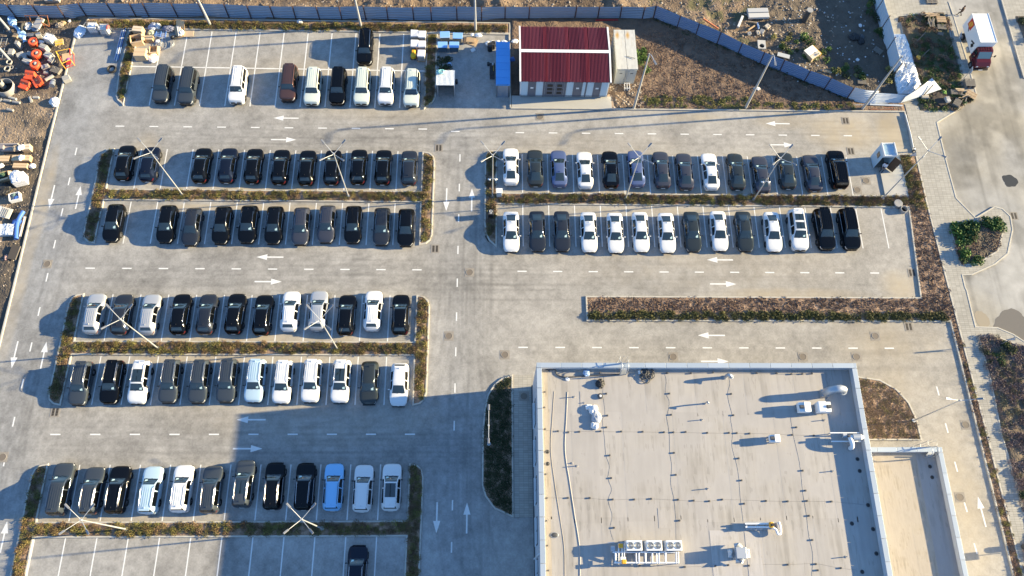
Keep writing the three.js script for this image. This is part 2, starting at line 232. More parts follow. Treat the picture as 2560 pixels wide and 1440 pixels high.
// ---------- car park paving with its painted markings ----------
const lot = struct('car_park_paving', sheet([[-43.3, 4], [-43.3, -56.1], [1.87, -56.1], [1.87, -46.8], [42.45, -46.8], [42.55, -24], [42.75, -13.8], [43, 4]], 0), mLot, 'grey block paving of the car park');
const PAINT = colorTex(256, 256, (i, j) => { const t = 0.68 * (0.8 + 0.2 * fbm(i / 24, j / 24, 5, 4) + 0.06 * hash(i, j, 2)); return [t, t * 0.995, t * 0.97]; });
const mPaint = new THREE.MeshStandardMaterial({ map: rep(PAINT, 2.56), roughness: 0.8 });
const line = (x0, z0, x1, z1, w, name) => { const dx = x1 - x0, dz = z1 - z0, l = hypot(dx, dz), nx = -dz / l * w / 2, nz = dx / l * w / 2; part(lot, name, sheet([[x0 + nx, z0 + nz], [x1 + nx, z1 + nz], [x1 - nx, z1 - nz], [x0 - nx, z0 - nz]], 0.004), mPaint); };
for (let k = 0; k < 11; k++) { const x = -34.43 + 2.507 * k; line(x, -56, x, -46.75, 0.11, 'stall_line'); }
line(-36.9, -51.47, -6.9, -51.3, 0.12, 'stall_line');
for (let k = 0; k < 11; k++) { const x = -34.35 + 2.507 * k; line(x, -41.68, x, -37.28, 0.1, 'stall_line'); line(x, -35.85, x, -31.45, 0.1, 'stall_line'); line(x, -26.36, x, -21.95, 0.1, 'stall_line'); line(x, -20.5, x, -16.15, 0.1, 'stall_line'); line(x, -11.05, x, -6.5, 0.1, 'stall_line'); line(x, -5.2, x, -0.8, 0.1, 'stall_line'); }
line(-36.83, -5.2, -36.83, 1, 0.12, 'stall_line');
for (let k = 0; k < 15; k++) { const x = 3.0 + 2.5 * k; if (k < 14) line(x, -41.45, x, -37.1, 0.09, 'stall_line'); line(x, -35.8, x, -31.4, 0.09, 'stall_line'); }
const dashes = (x, z, n, dx, dz, skip = []) => { for (let k = 0; k < n; k++) if (!skip.includes(k)) { const a = x + (dx ? 3.33 * k : 0), b = z + (dz ? 3.33 * k : 0); line(a, b, a + (dx ? 0.86 : 0), b + (dz ? 0.84 : 0), 0.115, 'lane_dash'); } };
dashes(-37.33, -44.27, 10, 1, 0); dashes(2.37, -43.96, 11, 1, 0); dashes(-4.1, -44.03, 1, 1, 0);
dashes(-37.32, -28.94, 10, 1, 0); dashes(2.43, -28.84, 11, 1, 0); dashes(-37.32, -13.6, 10, 1, 0); dashes(2.45, -21.42, 11, 1, 0);
dashes(-3.15, -41.4, 12, 0, 1, [9]); dashes(-40.62, -41.75, 12, 0, 1);
for (const [x, z, x2, z2] of [[39.8, -17.86, 39.86, -17.03], [39.9, -14.55, 39.96, -13.7], [40, -11.2, 40.06, -10.35], [40.08, -7.85, 40.16, -7], [40.18, -4.5, 40.25, -3.67]]) line(x, z, x2, z2, 0.12, 'lane_dash');
function arrow(x, z, dx, dz, name = 'direction_arrow') { // tip at x, z, pointing along dx, dz
  const P = [[0, 0], [-0.98, 0.3], [-0.98, 0.065], [-2.48, 0.065], [-2.48, -0.065], [-0.98, -0.065], [-0.98, -0.3]].map(([a, b]) => [x + a * dx - b * dz, z + a * dz + b * dx]); part(lot, name, sheet(P, 0.005), mPaint);
}
for (const [x, z, dx, dz] of [[-21.88, -45.4, -1, 0], [-19.4, -42.88, 1, 0], [-41.9, -35.1, 0, 1], [-39.42, -37.5, 0, -1], [-4.36, -35.1, 0, 1], [-1.92, -37.55, 0, -1], [-21.85, -30.15, -1, 0], [-19.27, -27.68, 1, 0], [22.88, -27.65, 1, 0], [18.78, -22.6, -1, 0], [21.32, -20.15, 1, 0], [27.85, -45.32, -1, 0], [30.4, -42.81, 1, 0], [20.35, -30.11, -1, 0], [-41.86, -19.4, 0, 1], [-39.36, -21.85, 0, -1], [-21.82, -14.86, -1, 0], [-19.34, -12.38, 1, 0], [-4.42, -5.45, 0, 1], [-1.94, -7.9, 0, -1], [-39.3, -6.55, 0, -1], [41.36, -8.28, -0.05, -1]]) arrow(x, z, dx, dz);

// ---------- planting beds with kerbs ----------
const KERBH = 0.12;
function bed(poly, label, soilMat = mSoil) {
  const g = sgroup('planting_bed', label); part(g, 'kerb', wallStrip(poly, 0.14, -0.05, KERBH, true), mKerb); part(g, 'soil', sheet(poly, 0.085), soilMat); return poly;
}
const hBed = (zt, z0, z1, zb, open) => [[-36.98, zt], [-37.55, zt + 0.12], [-37.93, zt + 0.45], [-38.07, zt + 1], ...(open ? [[-38, zb], [-36.87, zb]] : [[-38.1, zb - 0.95], [-37.95, zb - 0.45], [-37.55, zb - 0.12], [-36.98, zb]]), [-36.95, z1], [-6.81, z1], ...(open ? [[-6.85, zb], [-5.76, zb]] : [[-6.75, zb - 0.02], [-6.2, zb - 0.15], [-5.84, zb - 0.5], [-5.67, zb - 1.1]]), [-5.67, zt + 1.1], [-5.84, zt + 0.5], [-6.2, zt + 0.17], [-6.8, zt + 0.05], [-6.8, z0], [-36.95, z0]];
const BED = {
  a: bed(hBed(-41.6, -37.12, -36.02, -31.5), 'narrow planting bed between the two upper left rows of cars'),
  b: bed(hBed(-26.35, -21.85, -20.67, -16.14), 'narrow planting bed between the two middle left rows of cars'),
  c: bed(hBed(-11.08, -6.4, -5.27, 3, true), 'narrow planting bed below the bottom left row of cars'),
  top: bed([[-42.9, -56.2], [1.85, -56.2], [1.85, -57.55], [-42.4, -57.5]], 'planting bed along the sheet-metal fence behind the back row'),
  nw: bed([[-37.0, -55.9], [-37.9, -55.9], [-38.05, -50.5], ...[[292, 240], [296, 251], [306, 259]].map((p) => G(...p)), [-37.0, -46.75]], 'short planting bed at the left end of the back row'),
  ne: bed([[-6.85, -56.1], [-5.85, -56.0], [-5.85, -53.5], [-5.8, -50], ...[[1088, 240], [1082, 255], [1066, 267]].map((p) => G(...p)), [-6.85, -46.7]], 'short planting bed at the right end of the back row'),
  r: bed([[0.44, -41.75], [-0.1, -41.72], [-0.45, -41.5], [-0.62, -41.1], [-0.62, -33.6], [-0.5, -32.7], [-0.2, -32], [0.44, -31.4], [0.44, -35.88], [40.75, -35.84], [40.05, -26.3], [8.75, -26.3], [8.75, -23.98], [42.35, -24.02], [42.6, -13.77], [42.95, 3], [43.75, 3], [43.3, -13.77], [42.87, -27.35], [42.62, -36.1], [42.6, -41.75], [40.9, -41.75], [40.9, -37.02], [0.44, -37.02]], 'long branching planting bed round the right half of the car park'),
  s: bed([[1.87, -18.8], [1, -18.5], [0.35, -17.95], [-0.2, -17.1], [-0.5, -15.7], [-0.65, -13.8], [-0.65, -9.3], [-0.37, -8.4], [0.38, -7.43], [1.87, -6.76]], 'rounded planting bed in the shade left of the flat-roofed building'),
  e: bed([[29.35, -18.7], [32.94, -18.67], [34.71, -18.4], [36.05, -17.55], [36.92, -16.34], [37.32, -14.85], [37.4, -13.1], [29.35, -13.1]], 'quarter-round bed of dry grass right of the flat-roofed building'),
};
struct('kerb', wallStrip([[-43.4, 3], [-43.38, -27], [-43.45, -43], [-43.4, -56.1]], 0.17, -0.1, 0.1), mKerb, 'pale concrete kerb along the left edge of the car park');
struct('kerb', wallStrip([[1.9, -46.8], [42.45, -46.88], [42.45, -42]], 0.14, -0.05, 0.14), mKerb, 'concrete kerb along the upper edge of the right half of the car park');
struct('kerb', wallStrip([[-5.9, -56.1], [1.8, -56.1], [1.87, -46.8]], 0.16, -0.05, 0.12), mKerb, 'concrete kerb round the work yard with the blue-roofed shelter');
struct('pavement', new THREE.BoxGeometry(2.2, 0.24, 4.6).translate(39.72, 0, -39.4), mConc, 'raised paved pad round the small guard booth');
struct('pavement', sheet([[1.95, -18.8], [3.6, -18.8], [3.6, -6.7], [1.95, -6.7]], 0.06), mSlab, 'narrow paved path along the shaded wall of the flat-roofed building');
struct('concrete_pad', bx(10.2, 0.3, 1.5, 7.1, -0.02, -47.55), mConc, 'concrete apron in front of the red-roofed building');
// ---------- cars ----------
function curve(k) { // monotone cubic through [s, v] pairs
  const n = k.length, d = [], m = []; for (let i = 0; i < n - 1; i++) d.push((k[i + 1][1] - k[i][1]) / (k[i + 1][0] - k[i][0]));
  for (let i = 0; i < n; i++) m.push(i === 0 ? d[0] : i === n - 1 ? d[n - 2] : d[i - 1] * d[i] <= 0 ? 0 : 2 * d[i - 1] * d[i] / (d[i - 1] + d[i]));
  return (s) => { let i = 0; while (i < n - 2 && s > k[i + 1][0]) i++; const h = k[i + 1][0] - k[i][0], t = max(0, min(1, (s - k[i][0]) / h)), a = t * t, b = a * t; return (2 * b - 3 * a + 1) * k[i][1] + (b - 2 * a + t) * h * m[i] + (3 * a - 2 * b) * k[i + 1][1] + (b - a) * h * m[i + 1]; };
}
// top: height along the middle; belt: waist height; sh: half width at the waist; up: half width of the bonnet top, the screens and the roof
const SHAPES = {
  crossover: { L: 4.62, fa: 0.88, wb: 2.73, wr: 0.36, cowl: 1.22, roof: 1.98, b1: 2.5, rear: 3.55, rw0: 3.98, rw1: 4.4,
    top: [[0, 0.72], [0.12, 0.86], [0.4, 0.97], [0.9, 1.05], [1.22, 1.11], [1.98, 1.55], [2.4, 1.63], [3, 1.62], [3.6, 1.57], [3.98, 1.5], [4.4, 1.16], [4.52, 1.02], [4.62, 0.86]],
    belt: [[0, 0.66], [0.15, 0.8], [0.5, 0.92], [1.2, 0.99], [2.6, 1.03], [3.6, 1.08], [4.2, 1.06], [4.5, 0.94], [4.62, 0.8]],
    sh: [[0, 0.62], [0.12, 0.76], [0.4, 0.88], [0.9, 0.94], [2, 0.935], [3.4, 0.945], [4.1, 0.92], [4.45, 0.82], [4.62, 0.66]],
    up: [[0, 0.5], [0.2, 0.64], [0.6, 0.72], [1.22, 0.72], [1.98, 0.6], [2.6, 0.59], [3.6, 0.55], [3.98, 0.53], [4.4, 0.62], [4.62, 0.56]] },
  sedan: { L: 4.82, fa: 0.9, wb: 2.85, wr: 0.345, cowl: 1.3, roof: 2.12, b1: 2.62, rear: 3.7, rw0: 3.42, rw1: 4.32,
    top: [[0, 0.62], [0.12, 0.74], [0.45, 0.86], [1, 0.96], [1.3, 1.0], [2.12, 1.38], [2.55, 1.455], [3.1, 1.43], [3.42, 1.38], [4.32, 1.08], [4.6, 1.04], [4.74, 1.01], [4.82, 0.84]],
    belt: [[0, 0.56], [0.15, 0.68], [0.5, 0.8], [1.2, 0.9], [2.6, 0.95], [3.6, 1.0], [4.3, 1.0], [4.65, 0.95], [4.82, 0.78]],
    sh: [[0, 0.62], [0.12, 0.76], [0.4, 0.88], [0.9, 0.925], [2, 0.915], [3.6, 0.935], [4.2, 0.91], [4.6, 0.83], [4.82, 0.68]],
    up: [[0, 0.5], [0.2, 0.64], [0.6, 0.72], [1.3, 0.72], [2.12, 0.58], [2.6, 0.565], [3.42, 0.53], [3.9, 0.55], [4.32, 0.6], [4.6, 0.68], [4.82, 0.58]] },
  suv: { L: 4.7, fa: 0.9, wb: 2.71, wr: 0.37, cowl: 1.25, roof: 1.92, b1: 2.5, rear: 4.05, rw0: 4.38, rw1: 4.58,
    top: [[0, 0.8], [0.1, 0.94], [0.35, 1.03], [0.9, 1.1], [1.25, 1.15], [1.92, 1.6], [2.3, 1.68], [3.2, 1.69], [4, 1.66], [4.38, 1.61], [4.58, 1.2], [4.66, 1.02], [4.7, 0.85]],
    belt: [[0, 0.74], [0.12, 0.88], [0.5, 0.99], [1.2, 1.04], [2.6, 1.07], [4, 1.1], [4.45, 1.08], [4.64, 0.95], [4.7, 0.8]],
    sh: [[0, 0.66], [0.1, 0.8], [0.4, 0.91], [0.9, 0.95], [2, 0.94], [3.6, 0.95], [4.3, 0.92], [4.58, 0.84], [4.7, 0.7]],
    up: [[0, 0.54], [0.2, 0.68], [0.6, 0.75], [1.25, 0.75], [1.92, 0.635], [2.6, 0.63], [3.8, 0.61], [4.38, 0.585], [4.58, 0.7], [4.7, 0.62]] },
  boxy: { L: 4.66, fa: 0.84, wb: 2.72, wr: 0.385, cowl: 1.2, roof: 1.66, b1: 2.35, rear: 4.3, rw0: 4.5, rw1: 4.6,
    top: [[0, 0.86], [0.06, 1.02], [0.25, 1.1], [0.9, 1.15], [1.2, 1.19], [1.66, 1.68], [1.95, 1.78], [3, 1.8], [4.2, 1.78], [4.5, 1.73], [4.6, 1.2], [4.63, 1.0], [4.66, 0.85]],
    belt: [[0, 0.8], [0.08, 0.95], [0.4, 1.06], [1.2, 1.1], [2.6, 1.12], [4.2, 1.14], [4.5, 1.12], [4.62, 0.98], [4.66, 0.8]],
    sh: [[0, 0.74], [0.06, 0.85], [0.3, 0.93], [0.9, 0.955], [2, 0.95], [3.8, 0.955], [4.4, 0.93], [4.6, 0.87], [4.66, 0.76]],
    up: [[0, 0.62], [0.15, 0.76], [0.5, 0.8], [1.2, 0.8], [1.66, 0.71], [2.4, 0.7], [4, 0.69], [4.5, 0.675], [4.6, 0.76], [4.66, 0.66]] },
  large: { L: 4.97, fa: 0.94, wb: 2.9, wr: 0.385, cowl: 1.27, roof: 1.98, b1: 2.6, rear: 4.35, rw0: 4.66, rw1: 4.84,
    top: [[0, 0.84], [0.1, 0.98], [0.35, 1.07], [0.9, 1.14], [1.27, 1.18], [1.98, 1.66], [2.4, 1.75], [3.4, 1.77], [4.3, 1.74], [4.66, 1.69], [4.84, 1.24], [4.93, 1.04], [4.97, 0.86]],
    belt: [[0, 0.76], [0.12, 0.9], [0.5, 1.03], [1.2, 1.08], [2.6, 1.1], [4.2, 1.13], [4.7, 1.1], [4.9, 0.98], [4.97, 0.8]],
    sh: [[0, 0.7], [0.1, 0.84], [0.4, 0.94], [0.9, 0.98], [2, 0.97], [3.8, 0.98], [4.5, 0.95], [4.85, 0.87], [4.97, 0.72]],
    up: [[0, 0.56], [0.2, 0.7], [0.6, 0.78], [1.27, 0.78], [1.98, 0.665], [2.6, 0.66], [4, 0.64], [4.66, 0.615], [4.84, 0.73], [4.97, 0.64]] },
};
function carShape(k) {
  const LF = { crossover: 0.97, suv: 0.955 }[k] ?? 1, T0 = SHAPES[k], T = { ...T0 };
  for (const q of ['L', 'fa', 'wb', 'cowl', 'roof', 'b1', 'rear', 'rw0', 'rw1']) T[q] = +(T0[q] * LF).toFixed(3); for (const q of ['top', 'belt', 'sh', 'up']) T[q] = T0[q].map(([a, b]) => [+(a * LF).toFixed(3), b]);
  const top = curve(T.top), belt = curve(T.belt), sh = curve(T.sh), up = curve(T.up), ax = [T.fa, T.fa + T.wb];
  const st = new Set([0, T.L]); for (let s = 0; s <= T.L; s += 0.11) st.add(+s.toFixed(3)); for (const s of [T.cowl, T.roof, T.b1, T.b1 + 0.1, T.rear, T.rw0, T.rw1, 0.05, 0.15, T.L - 0.05, T.L - 0.12, T.L - 0.2]) st.add(+s.toFixed(3));
  let S = [...st].sort((a, b) => a - b); S = S.filter((s, i) => i === 0 || s - S[i - 1] > 0.03 || [T.cowl, T.roof, T.b1, T.rear, T.rw0, T.rw1, T.L].some((q) => abs(q - s) < 1e-3));
  const half = (s) => {
    const zt = top(s), zb = min(belt(s), zt - 0.05), w = sh(s), u = min(up(s), w - 0.06), arch = max(0, ...ax.map((a) => { const q = T.wr + 0.065, d = s - a; return abs(d) < q ? T.wr + sqrt(q * q - d * d) : 0; }));
    const lo = 0.2 + 0.12 * max(0, 1 - s / 0.4) + 0.1 * max(0, 1 - (T.L - s) / 0.4), tall = min(1, max(0, (zt - zb) / 0.4)), L = (a, b, t) => a + (b - a) * t, e = 0.03 + 0.02 * tall, c = 0.025 + 0.02 * tall, y = (v) => max(v, min(arch, zb - 0.05));
    const x1 = w * 0.965, gx = L(x1, u, 0.1);
    return [[w * 0.94, y(lo)], [w * 0.985, y(L(lo, zb, 0.28))], [w, y(L(lo, zb, 0.55))], [w * 0.998, y(L(lo, zb, 0.82))], [x1, zb], [gx, zb + (zt - zb) * 0.06], [L(x1, u, 0.5) + 0.02 * tall, L(zb, zt - e, 0.55)], [L(x1, u, 0.88) + 0.012 * tall, L(zb, zt - e, 0.88)], [u, zt - e], [u - 0.06, zt - c * 0.75], [u * 0.62, zt - c * 0.3], [u * 0.3, zt - c * 0.06], [0, zt]];
  };
  const rows = [], ring = (s, kx, ky, dz) => half(s).map(([x, y]) => [x * kx, 0.56 + (y - 0.56) * ky, dz]);
  for (const [kx, ky, d] of [[0, 0, 0.07], [0.5, 0.5, 0.068], [0.86, 0.86, 0.045]]) rows.push({ s: -d, p: ring(0, kx, ky, T.L / 2 + d), cap: 1 });
  for (const s of S) rows.push({ s, p: half(s).map(([x, y]) => [x, y, T.L / 2 - s]) });
  for (const [kx, ky, d] of [[0.88, 0.88, 0.035], [0.5, 0.5, 0.05], [0, 0, 0.05]]) rows.push({ s: T.L + d, p: ring(T.L, kx, ky, -T.L / 2 - d), cap: 2 });
  const n = 25, P = [], col = (c) => (c <= 12 ? [c, 1] : [24 - c, -1]);
  for (const r of rows) for (let c = 0; c < n; c++) { const [j, g] = col(c); P.push(r.p[j][0] * g, r.p[j][1], r.p[j][2]); }
  const groups = {}, add = (k, a, b, c, d) => (groups[k] ??= []).push(a, b, c, c, b, d), all = [];
  for (let i = 0; i < rows.length - 1; i++) for (let c = 0; c < n - 1; c++) {
    const a = i * n + c, j = c < 12 ? c : 23 - c, s0 = rows[i].s, s1 = rows[i + 1].s, m = (s0 + s1) / 2, side = c < 12 ? 'a' : 'b'; let kind = 'body';
    if (m > T.cowl && m < T.roof && j >= 9) kind = 'windscreen';
    else if (m > T.rw0 && m < T.rw1 && j >= 9) kind = 'rear_window';
    else if ((j === 5 || j === 6) && top(m) - belt(m) > 0.2 && m > T.cowl + 0.34 && m < T.rear && !(m > T.b1 && m < T.b1 + 0.1)) kind = (m < T.b1 ? 'side_window_f' : 'side_window_r') + side;
    else if (s1 <= 0.31 && s1 > 0 && (j === 3) || (i === 2 && (j === 3 || j === 4))) kind = 'headlight' + side;
    else if (i < 2 && j >= 1 && j <= 10) kind = 'grille';
    else if ((m > T.L - 0.2 && m < T.L && j === 3) || (i === rows.length - 4 && (j === 3 || j === 4))) kind = 'tail_light' + side;
    add(kind, a, a + n, a + 1, a + n + 1); all.push(a, a + n, a + 1, a + 1, a + n, a + n + 1);
  }
  const full = new THREE.BufferGeometry(); full.setAttribute('position', new THREE.Float32BufferAttribute(P, 3)); full.setIndex(all); full.computeVertexNormals();
  const N = full.attributes.normal.array, out = { T, top, up };
  for (const [k2, idx] of Object.entries(groups)) {
    const map = new Map(), p = [], nn = [], ix = idx.map((v) => { if (!map.has(v)) { map.set(v, p.length / 3); p.push(P[v * 3], P[v * 3 + 1], P[v * 3 + 2]); nn.push(N[v * 3], N[v * 3 + 1], N[v * 3 + 2]); } return map.get(v); });
    const g = new THREE.BufferGeometry(); g.setAttribute('position', new THREE.Float32BufferAttribute(p, 3)); g.setAttribute('normal', new THREE.Float32BufferAttribute(nn, 3)); g.setIndex(ix); out[k2] = g;
  }
  const w = half(T.fa)[2][0] , ZL = (s) => T.L / 2 - s;
  out.under = bx(w * 1.7, 0.3, T.L - 0.5, 0, 0.42, 0);
  out.tyre = new THREE.LatheGeometry([[T.wr * 0.62, -0.1], [T.wr * 0.93, -0.115], [T.wr, -0.08], [T.wr, 0.08], [T.wr * 0.93, 0.115], [T.wr * 0.62, 0.1]].map((p) => new THREE.Vector2(...p)), 20).rotateZ(PI / 2);
  const sp = [cyl(T.wr * 0.18, T.wr * 0.18, 0.14, 10, 0, 0, 0, 0, 0, PI / 2), new THREE.TorusGeometry(T.wr * 0.6, 0.022, 5, 20).rotateY(PI / 2), cyl(T.wr * 0.6, T.wr * 0.6, 0.05, 16, 0, 0, 0, 0, 0, PI / 2)]; for (let i = 0; i < 5; i++) { const g = bx(0.05, T.wr * 0.6, 0.05, 0, T.wr * 0.3, 0); g.rotateX(i * 2 * PI / 5); g.translate(0.05, 0, 0); sp.push(g); const g2 = g.clone(); g2.translate(-0.1, 0, 0); sp.push(g2); }
  out.rim = merge(sp); out.wheels = [[1, T.fa], [-1, T.fa], [1, T.fa + T.wb], [-1, T.fa + T.wb]].map(([g, s]) => [g * (w - 0.115), T.wr, ZL(s)]);
  const ms = T.cowl + 0.4, mg = rbx(0.22, 0.15, 0.1, 0.045); mg.translate(0, 0, 0); out.mirror = mg; out.mirrors = [1, -1].map((g) => [g * (sh(ms) + 0.085), belt(ms) + 0.06, ZL(ms)]);
  const r0 = T.roof + 0.12, r1 = T.rw0 - 0.18, rail = (g) => tube([0, 0.08, 0.5, 0.92, 1].map((t) => { const s = r0 + (r1 - r0) * t; return [g * (up(s) - 0.035), top(s) - 0.03 + (t > 0 && t < 1 ? 0.055 : 0.0), ZL(s)]; }), 0.022, 5, 14);
  out.rails = [rail(1), rail(-1)];
  const strip = (x, w2, s0, s1, lift) => { const q = [], N2 = 10; for (let i = 0; i < N2; i++) { const a = s0 + (s1 - s0) * i / N2, b = s0 + (s1 - s0) * (i + 1) / N2, l = hypot(b - a, top(b) - top(a)), e = 0.045 * 0.3 * (abs(x) > 0.25 ? 1 : 0.2); q.push(bx(w2, 0.02, l + 0.004, x, (top(a) + top(b)) / 2 - e + lift - 0.01, ZL((a + b) / 2), atan2(top(b) - top(a), b - a))); } return q; };
  out.ribs = merge([-0.4, -0.2, 0, 0.2, 0.4].flatMap((x) => strip(x * up(2.5) / 0.62, 0.055, T.roof + 0.22, T.rw0 - 0.3, 0.014)));
  out.channels = [-1, 1].map((g) => merge(strip(g * (up(2.5) - 0.075), 0.075, T.roof + 0.1, T.rw0 - 0.12, 0.005)));
  const trimLine = (g, hi) => tube([0, 0.2, 0.4, 0.6, 0.8, 1].map((t) => { const s = T.cowl + (hi ? 0.5 : 0.28) + (T.rear + (hi ? -0.05 : 0.12) - T.cowl - (hi ? 0.5 : 0.28)) * t; return hi ? [g * (up(s) + 0.03), top(s) - 0.085, ZL(s)] : [g * (sh(s) * 0.965 + 0.004), belt(s) + 0.012, ZL(s)]; }), hi ? 0.014 : 0.02, 5, 18);
  out.trims = [trimLine(1, 0), trimLine(-1, 0), trimLine(1, 1), trimLine(-1, 1)];
  const roofPanel = (s0, s1, hw) => merge([-0.5, -0.17, 0.17, 0.5].flatMap((f) => strip(f * hw * 1.34, hw * 0.68, s0, s1, 0.02)));
  out.sunroof = roofPanel(T.roof + 0.16, T.roof + 1.5, up(2.6) - 0.13); out.sunroof2 = [roofPanel(T.roof + 0.2, T.roof + 1.0, up(2.6) - 0.17), roofPanel(T.roof + 1.25, T.roof + 2.05, up(2.6) - 0.17)];
  { const s = T.rw0 - 0.16, f = new THREE.Shape([[0, 0], [0.2, 0], [0.17, 0.09], [0.13, 0.1]].map((p) => new THREE.Vector2(...p))), g = new THREE.ExtrudeGeometry(f, { depth: 0.03, bevelEnabled: false }); g.rotateY(PI / 2); g.translate(-0.015, top(s) - 0.012, ZL(s) + 0.1); out.fin = g; }
  { const s0 = T.cowl, t = 0.34, s = s0 + (T.roof - s0) * t, a = atan2(top(T.roof) - top(s0), T.roof - s0); out.note = bx(0.24, 0.006, 0.3, up(s) * 0.56, top(s) - 0.012 + 0.006, ZL(s), a); }
  out.wiper = [bar([0.5, top(T.cowl) + 0.01, ZL(T.cowl) + 0.02], [-0.05, top(T.cowl + 0.1) + 0.025, ZL(T.cowl + 0.1)], 0.012, 0.012, 4), bar([-0.05, top(T.cowl) + 0.01, ZL(T.cowl) + 0.02], [-0.55, top(T.cowl + 0.1) + 0.02, ZL(T.cowl + 0.1)], 0.012, 0.012, 4)];
  out.seams = [0.38, -0.38].map((x) => merge(strip(x, 0.018, 0.35, T.cowl - 0.05, 0.006)));
  out.plate = bx(0.46, 0.11, 0.02, 0, 0.5, -T.L / 2 - 0.06); out.splitter = rbx(1.3, 0.08, 0.12, 0.03, 0, 0.33, T.L / 2 + 0.05); out.spoiler = rbx(1.02, 0.03, 0.2, 0.012, 0, top(T.rw0) + 0.0, ZL(T.rw0) - 0.05, -0.12);
  return out;
}
const CAR = Object.fromEntries(Object.keys(SHAPES).map((k) => [k, carShape(k)]));
const paint = (r, g, b, metal = 0, rough = 0.36, coat = 0.85) => new THREE.MeshPhysicalMaterial({ color: C(r, g, b), metalness: metal, roughness: rough, specularIntensity: 0, clearcoat: coat, clearcoatRoughness: 0.03 });
const PAINTS = { black: paint(0.003, 0.0035, 0.005, 0, 0.36, 0.45), midnight: paint(0.006, 0.009, 0.02, 0.1, 0.36, 0.55), charcoal: paint(0.021, 0.024, 0.031, 0.2), green: paint(0.027, 0.033, 0.034, 0.2), grey: paint(0.044, 0.053, 0.063, 0.2), purple: paint(0.043, 0.046, 0.06, 0.2), white: paint(0.63, 0.63, 0.625), cream: paint(0.53, 0.57, 0.51), silver: paint(0.42, 0.425, 0.43, 0.35), brown: paint(0.075, 0.04, 0.034, 0.3), blue: paint(0.085, 0.115, 0.22, 0.25), sky: paint(0.22, 0.46, 0.72), ice: paint(0.36, 0.48, 0.57) };
const COLOURS = { black: 'black', midnight: 'dark blue', charcoal: 'charcoal', green: 'dark green-grey', grey: 'grey', purple: 'purple-grey', white: 'white', cream: 'cream', silver: 'silver', brown: 'dark brown', blue: 'blue', sky: 'bright blue', ice: 'ice blue' };
const mGlass = new THREE.MeshPhysicalMaterial({ color: C(0.016, 0.026, 0.03), roughness: 0.05, metalness: 0, clearcoat: 1, clearcoatRoughness: 0.02 });  // teal of the reflected sky is put into this glass colour
const mGlassS = new THREE.MeshPhysicalMaterial({ color: C(0.002, 0.0025, 0.003), roughness: 0.05, specularIntensity: 0.6, clearcoat: 0.4, clearcoatRoughness: 0.02 });
const mTyre = std(0.012, 0.012, 0.012, 0.9), mRim = std(0.32, 0.32, 0.34, 0.35, 0.8), mTrim = std(0.01, 0.01, 0.011, 0.5), mChrome = std(0.6, 0.6, 0.62, 0.18, 1), mLamp = std(0.5, 0.52, 0.55, 0.12, 0.3), mTail = std(0.09, 0.006, 0.007, 0.2), mNote = std(0.5, 0.66, 0.62, 0.7), mPlate = std(0.7, 0.7, 0.68, 0.5);
const NOUN = { crossover: 'crossover', sedan: 'saloon car', suv: 'estate SUV', boxy: 'boxy off-roader', large: 'large SUV' };
const CATS = { crossover: 'car', sedan: 'car', suv: 'car', boxy: 'car', large: 'car' };
function buildCar(kind, col, opt) {
  const A = CAR[kind], o = new THREE.Group(), pm = PAINTS[col], dark = ['black', 'midnight', 'charcoal', 'green'].includes(col);
  const p = (n, g, m, par = o) => part(par, n, g, m);
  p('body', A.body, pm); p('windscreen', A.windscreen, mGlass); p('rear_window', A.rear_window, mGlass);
  for (const k of ['side_window_fa', 'side_window_fb', 'side_window_ra', 'side_window_rb']) if (A[k]) p('side_window', A[k], mGlassS);
  for (const k of ['a', 'b']) { p('headlight', A['headlight' + k], mLamp); p('tail_light', A['tail_light' + k], mTail); }
  p('grille', A.grille, mTrim); p('bumper_trim', A.splitter, mTrim); p('number_plate', A.plate, mPlate); p('chassis', A.under, mTrim); for (const g of A.wiper) p('wiper', g, mTrim); for (const g of A.seams) p('bonnet_crease', g, pm);
  for (const q of A.wheels) { const w = p('wheel', A.tyre, mTyre); w.position.set(...q); p('rim', A.rim, mRim, w); }
  for (const q of A.mirrors) p('door_mirror', A.mirror, opt.includes('m') ? mTrim : pm).position.set(...q);
  if (kind !== 'sedan') p('rear_spoiler', A.spoiler, pm);
  if (kind !== 'boxy') for (const g of A.trims) p('window_trim', g, mChrome);
  p('aerial_fin', A.fin, dark ? mTrim : pm);
  if (opt.includes('r')) for (const g of A.rails) p('roof_rail', g, opt.includes('k') ? mTrim : mChrome);
  if (opt.includes('g')) p('roof_rib', A.ribs, pm).userData.kind = 'stuff';
  if (opt.includes('c')) for (const g of A.channels) p('roof_channel', g, mTrim);
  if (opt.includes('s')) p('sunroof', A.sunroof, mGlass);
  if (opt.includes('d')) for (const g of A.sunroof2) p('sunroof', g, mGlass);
  if (opt.includes('n')) p('windscreen_note', A.note, mNote);
  return o;
}
const protos = {}, ORD = ['leftmost', 'second from left', 'third from left', 'fourth from left', 'fifth from left', 'sixth from left', 'seventh from left', 'eighth from left', 'ninth from left', 'tenth from left', 'eleventh from left', 'twelfth from left', 'thirteenth from left', 'fourteenth from left'];
function parkCar(kind, col, opt, x, z, ry, label, group) {
  const key = kind + col + opt, o = protos[key] ? protos[key].clone() : (protos[key] = buildCar(kind, col, opt));
  o.name = numbered('parked_car'); o.userData = { label, category: 'car', group }; o.position.set(x, 0, z); o.rotation.set(0, ry, 0); scene.add(o);
}
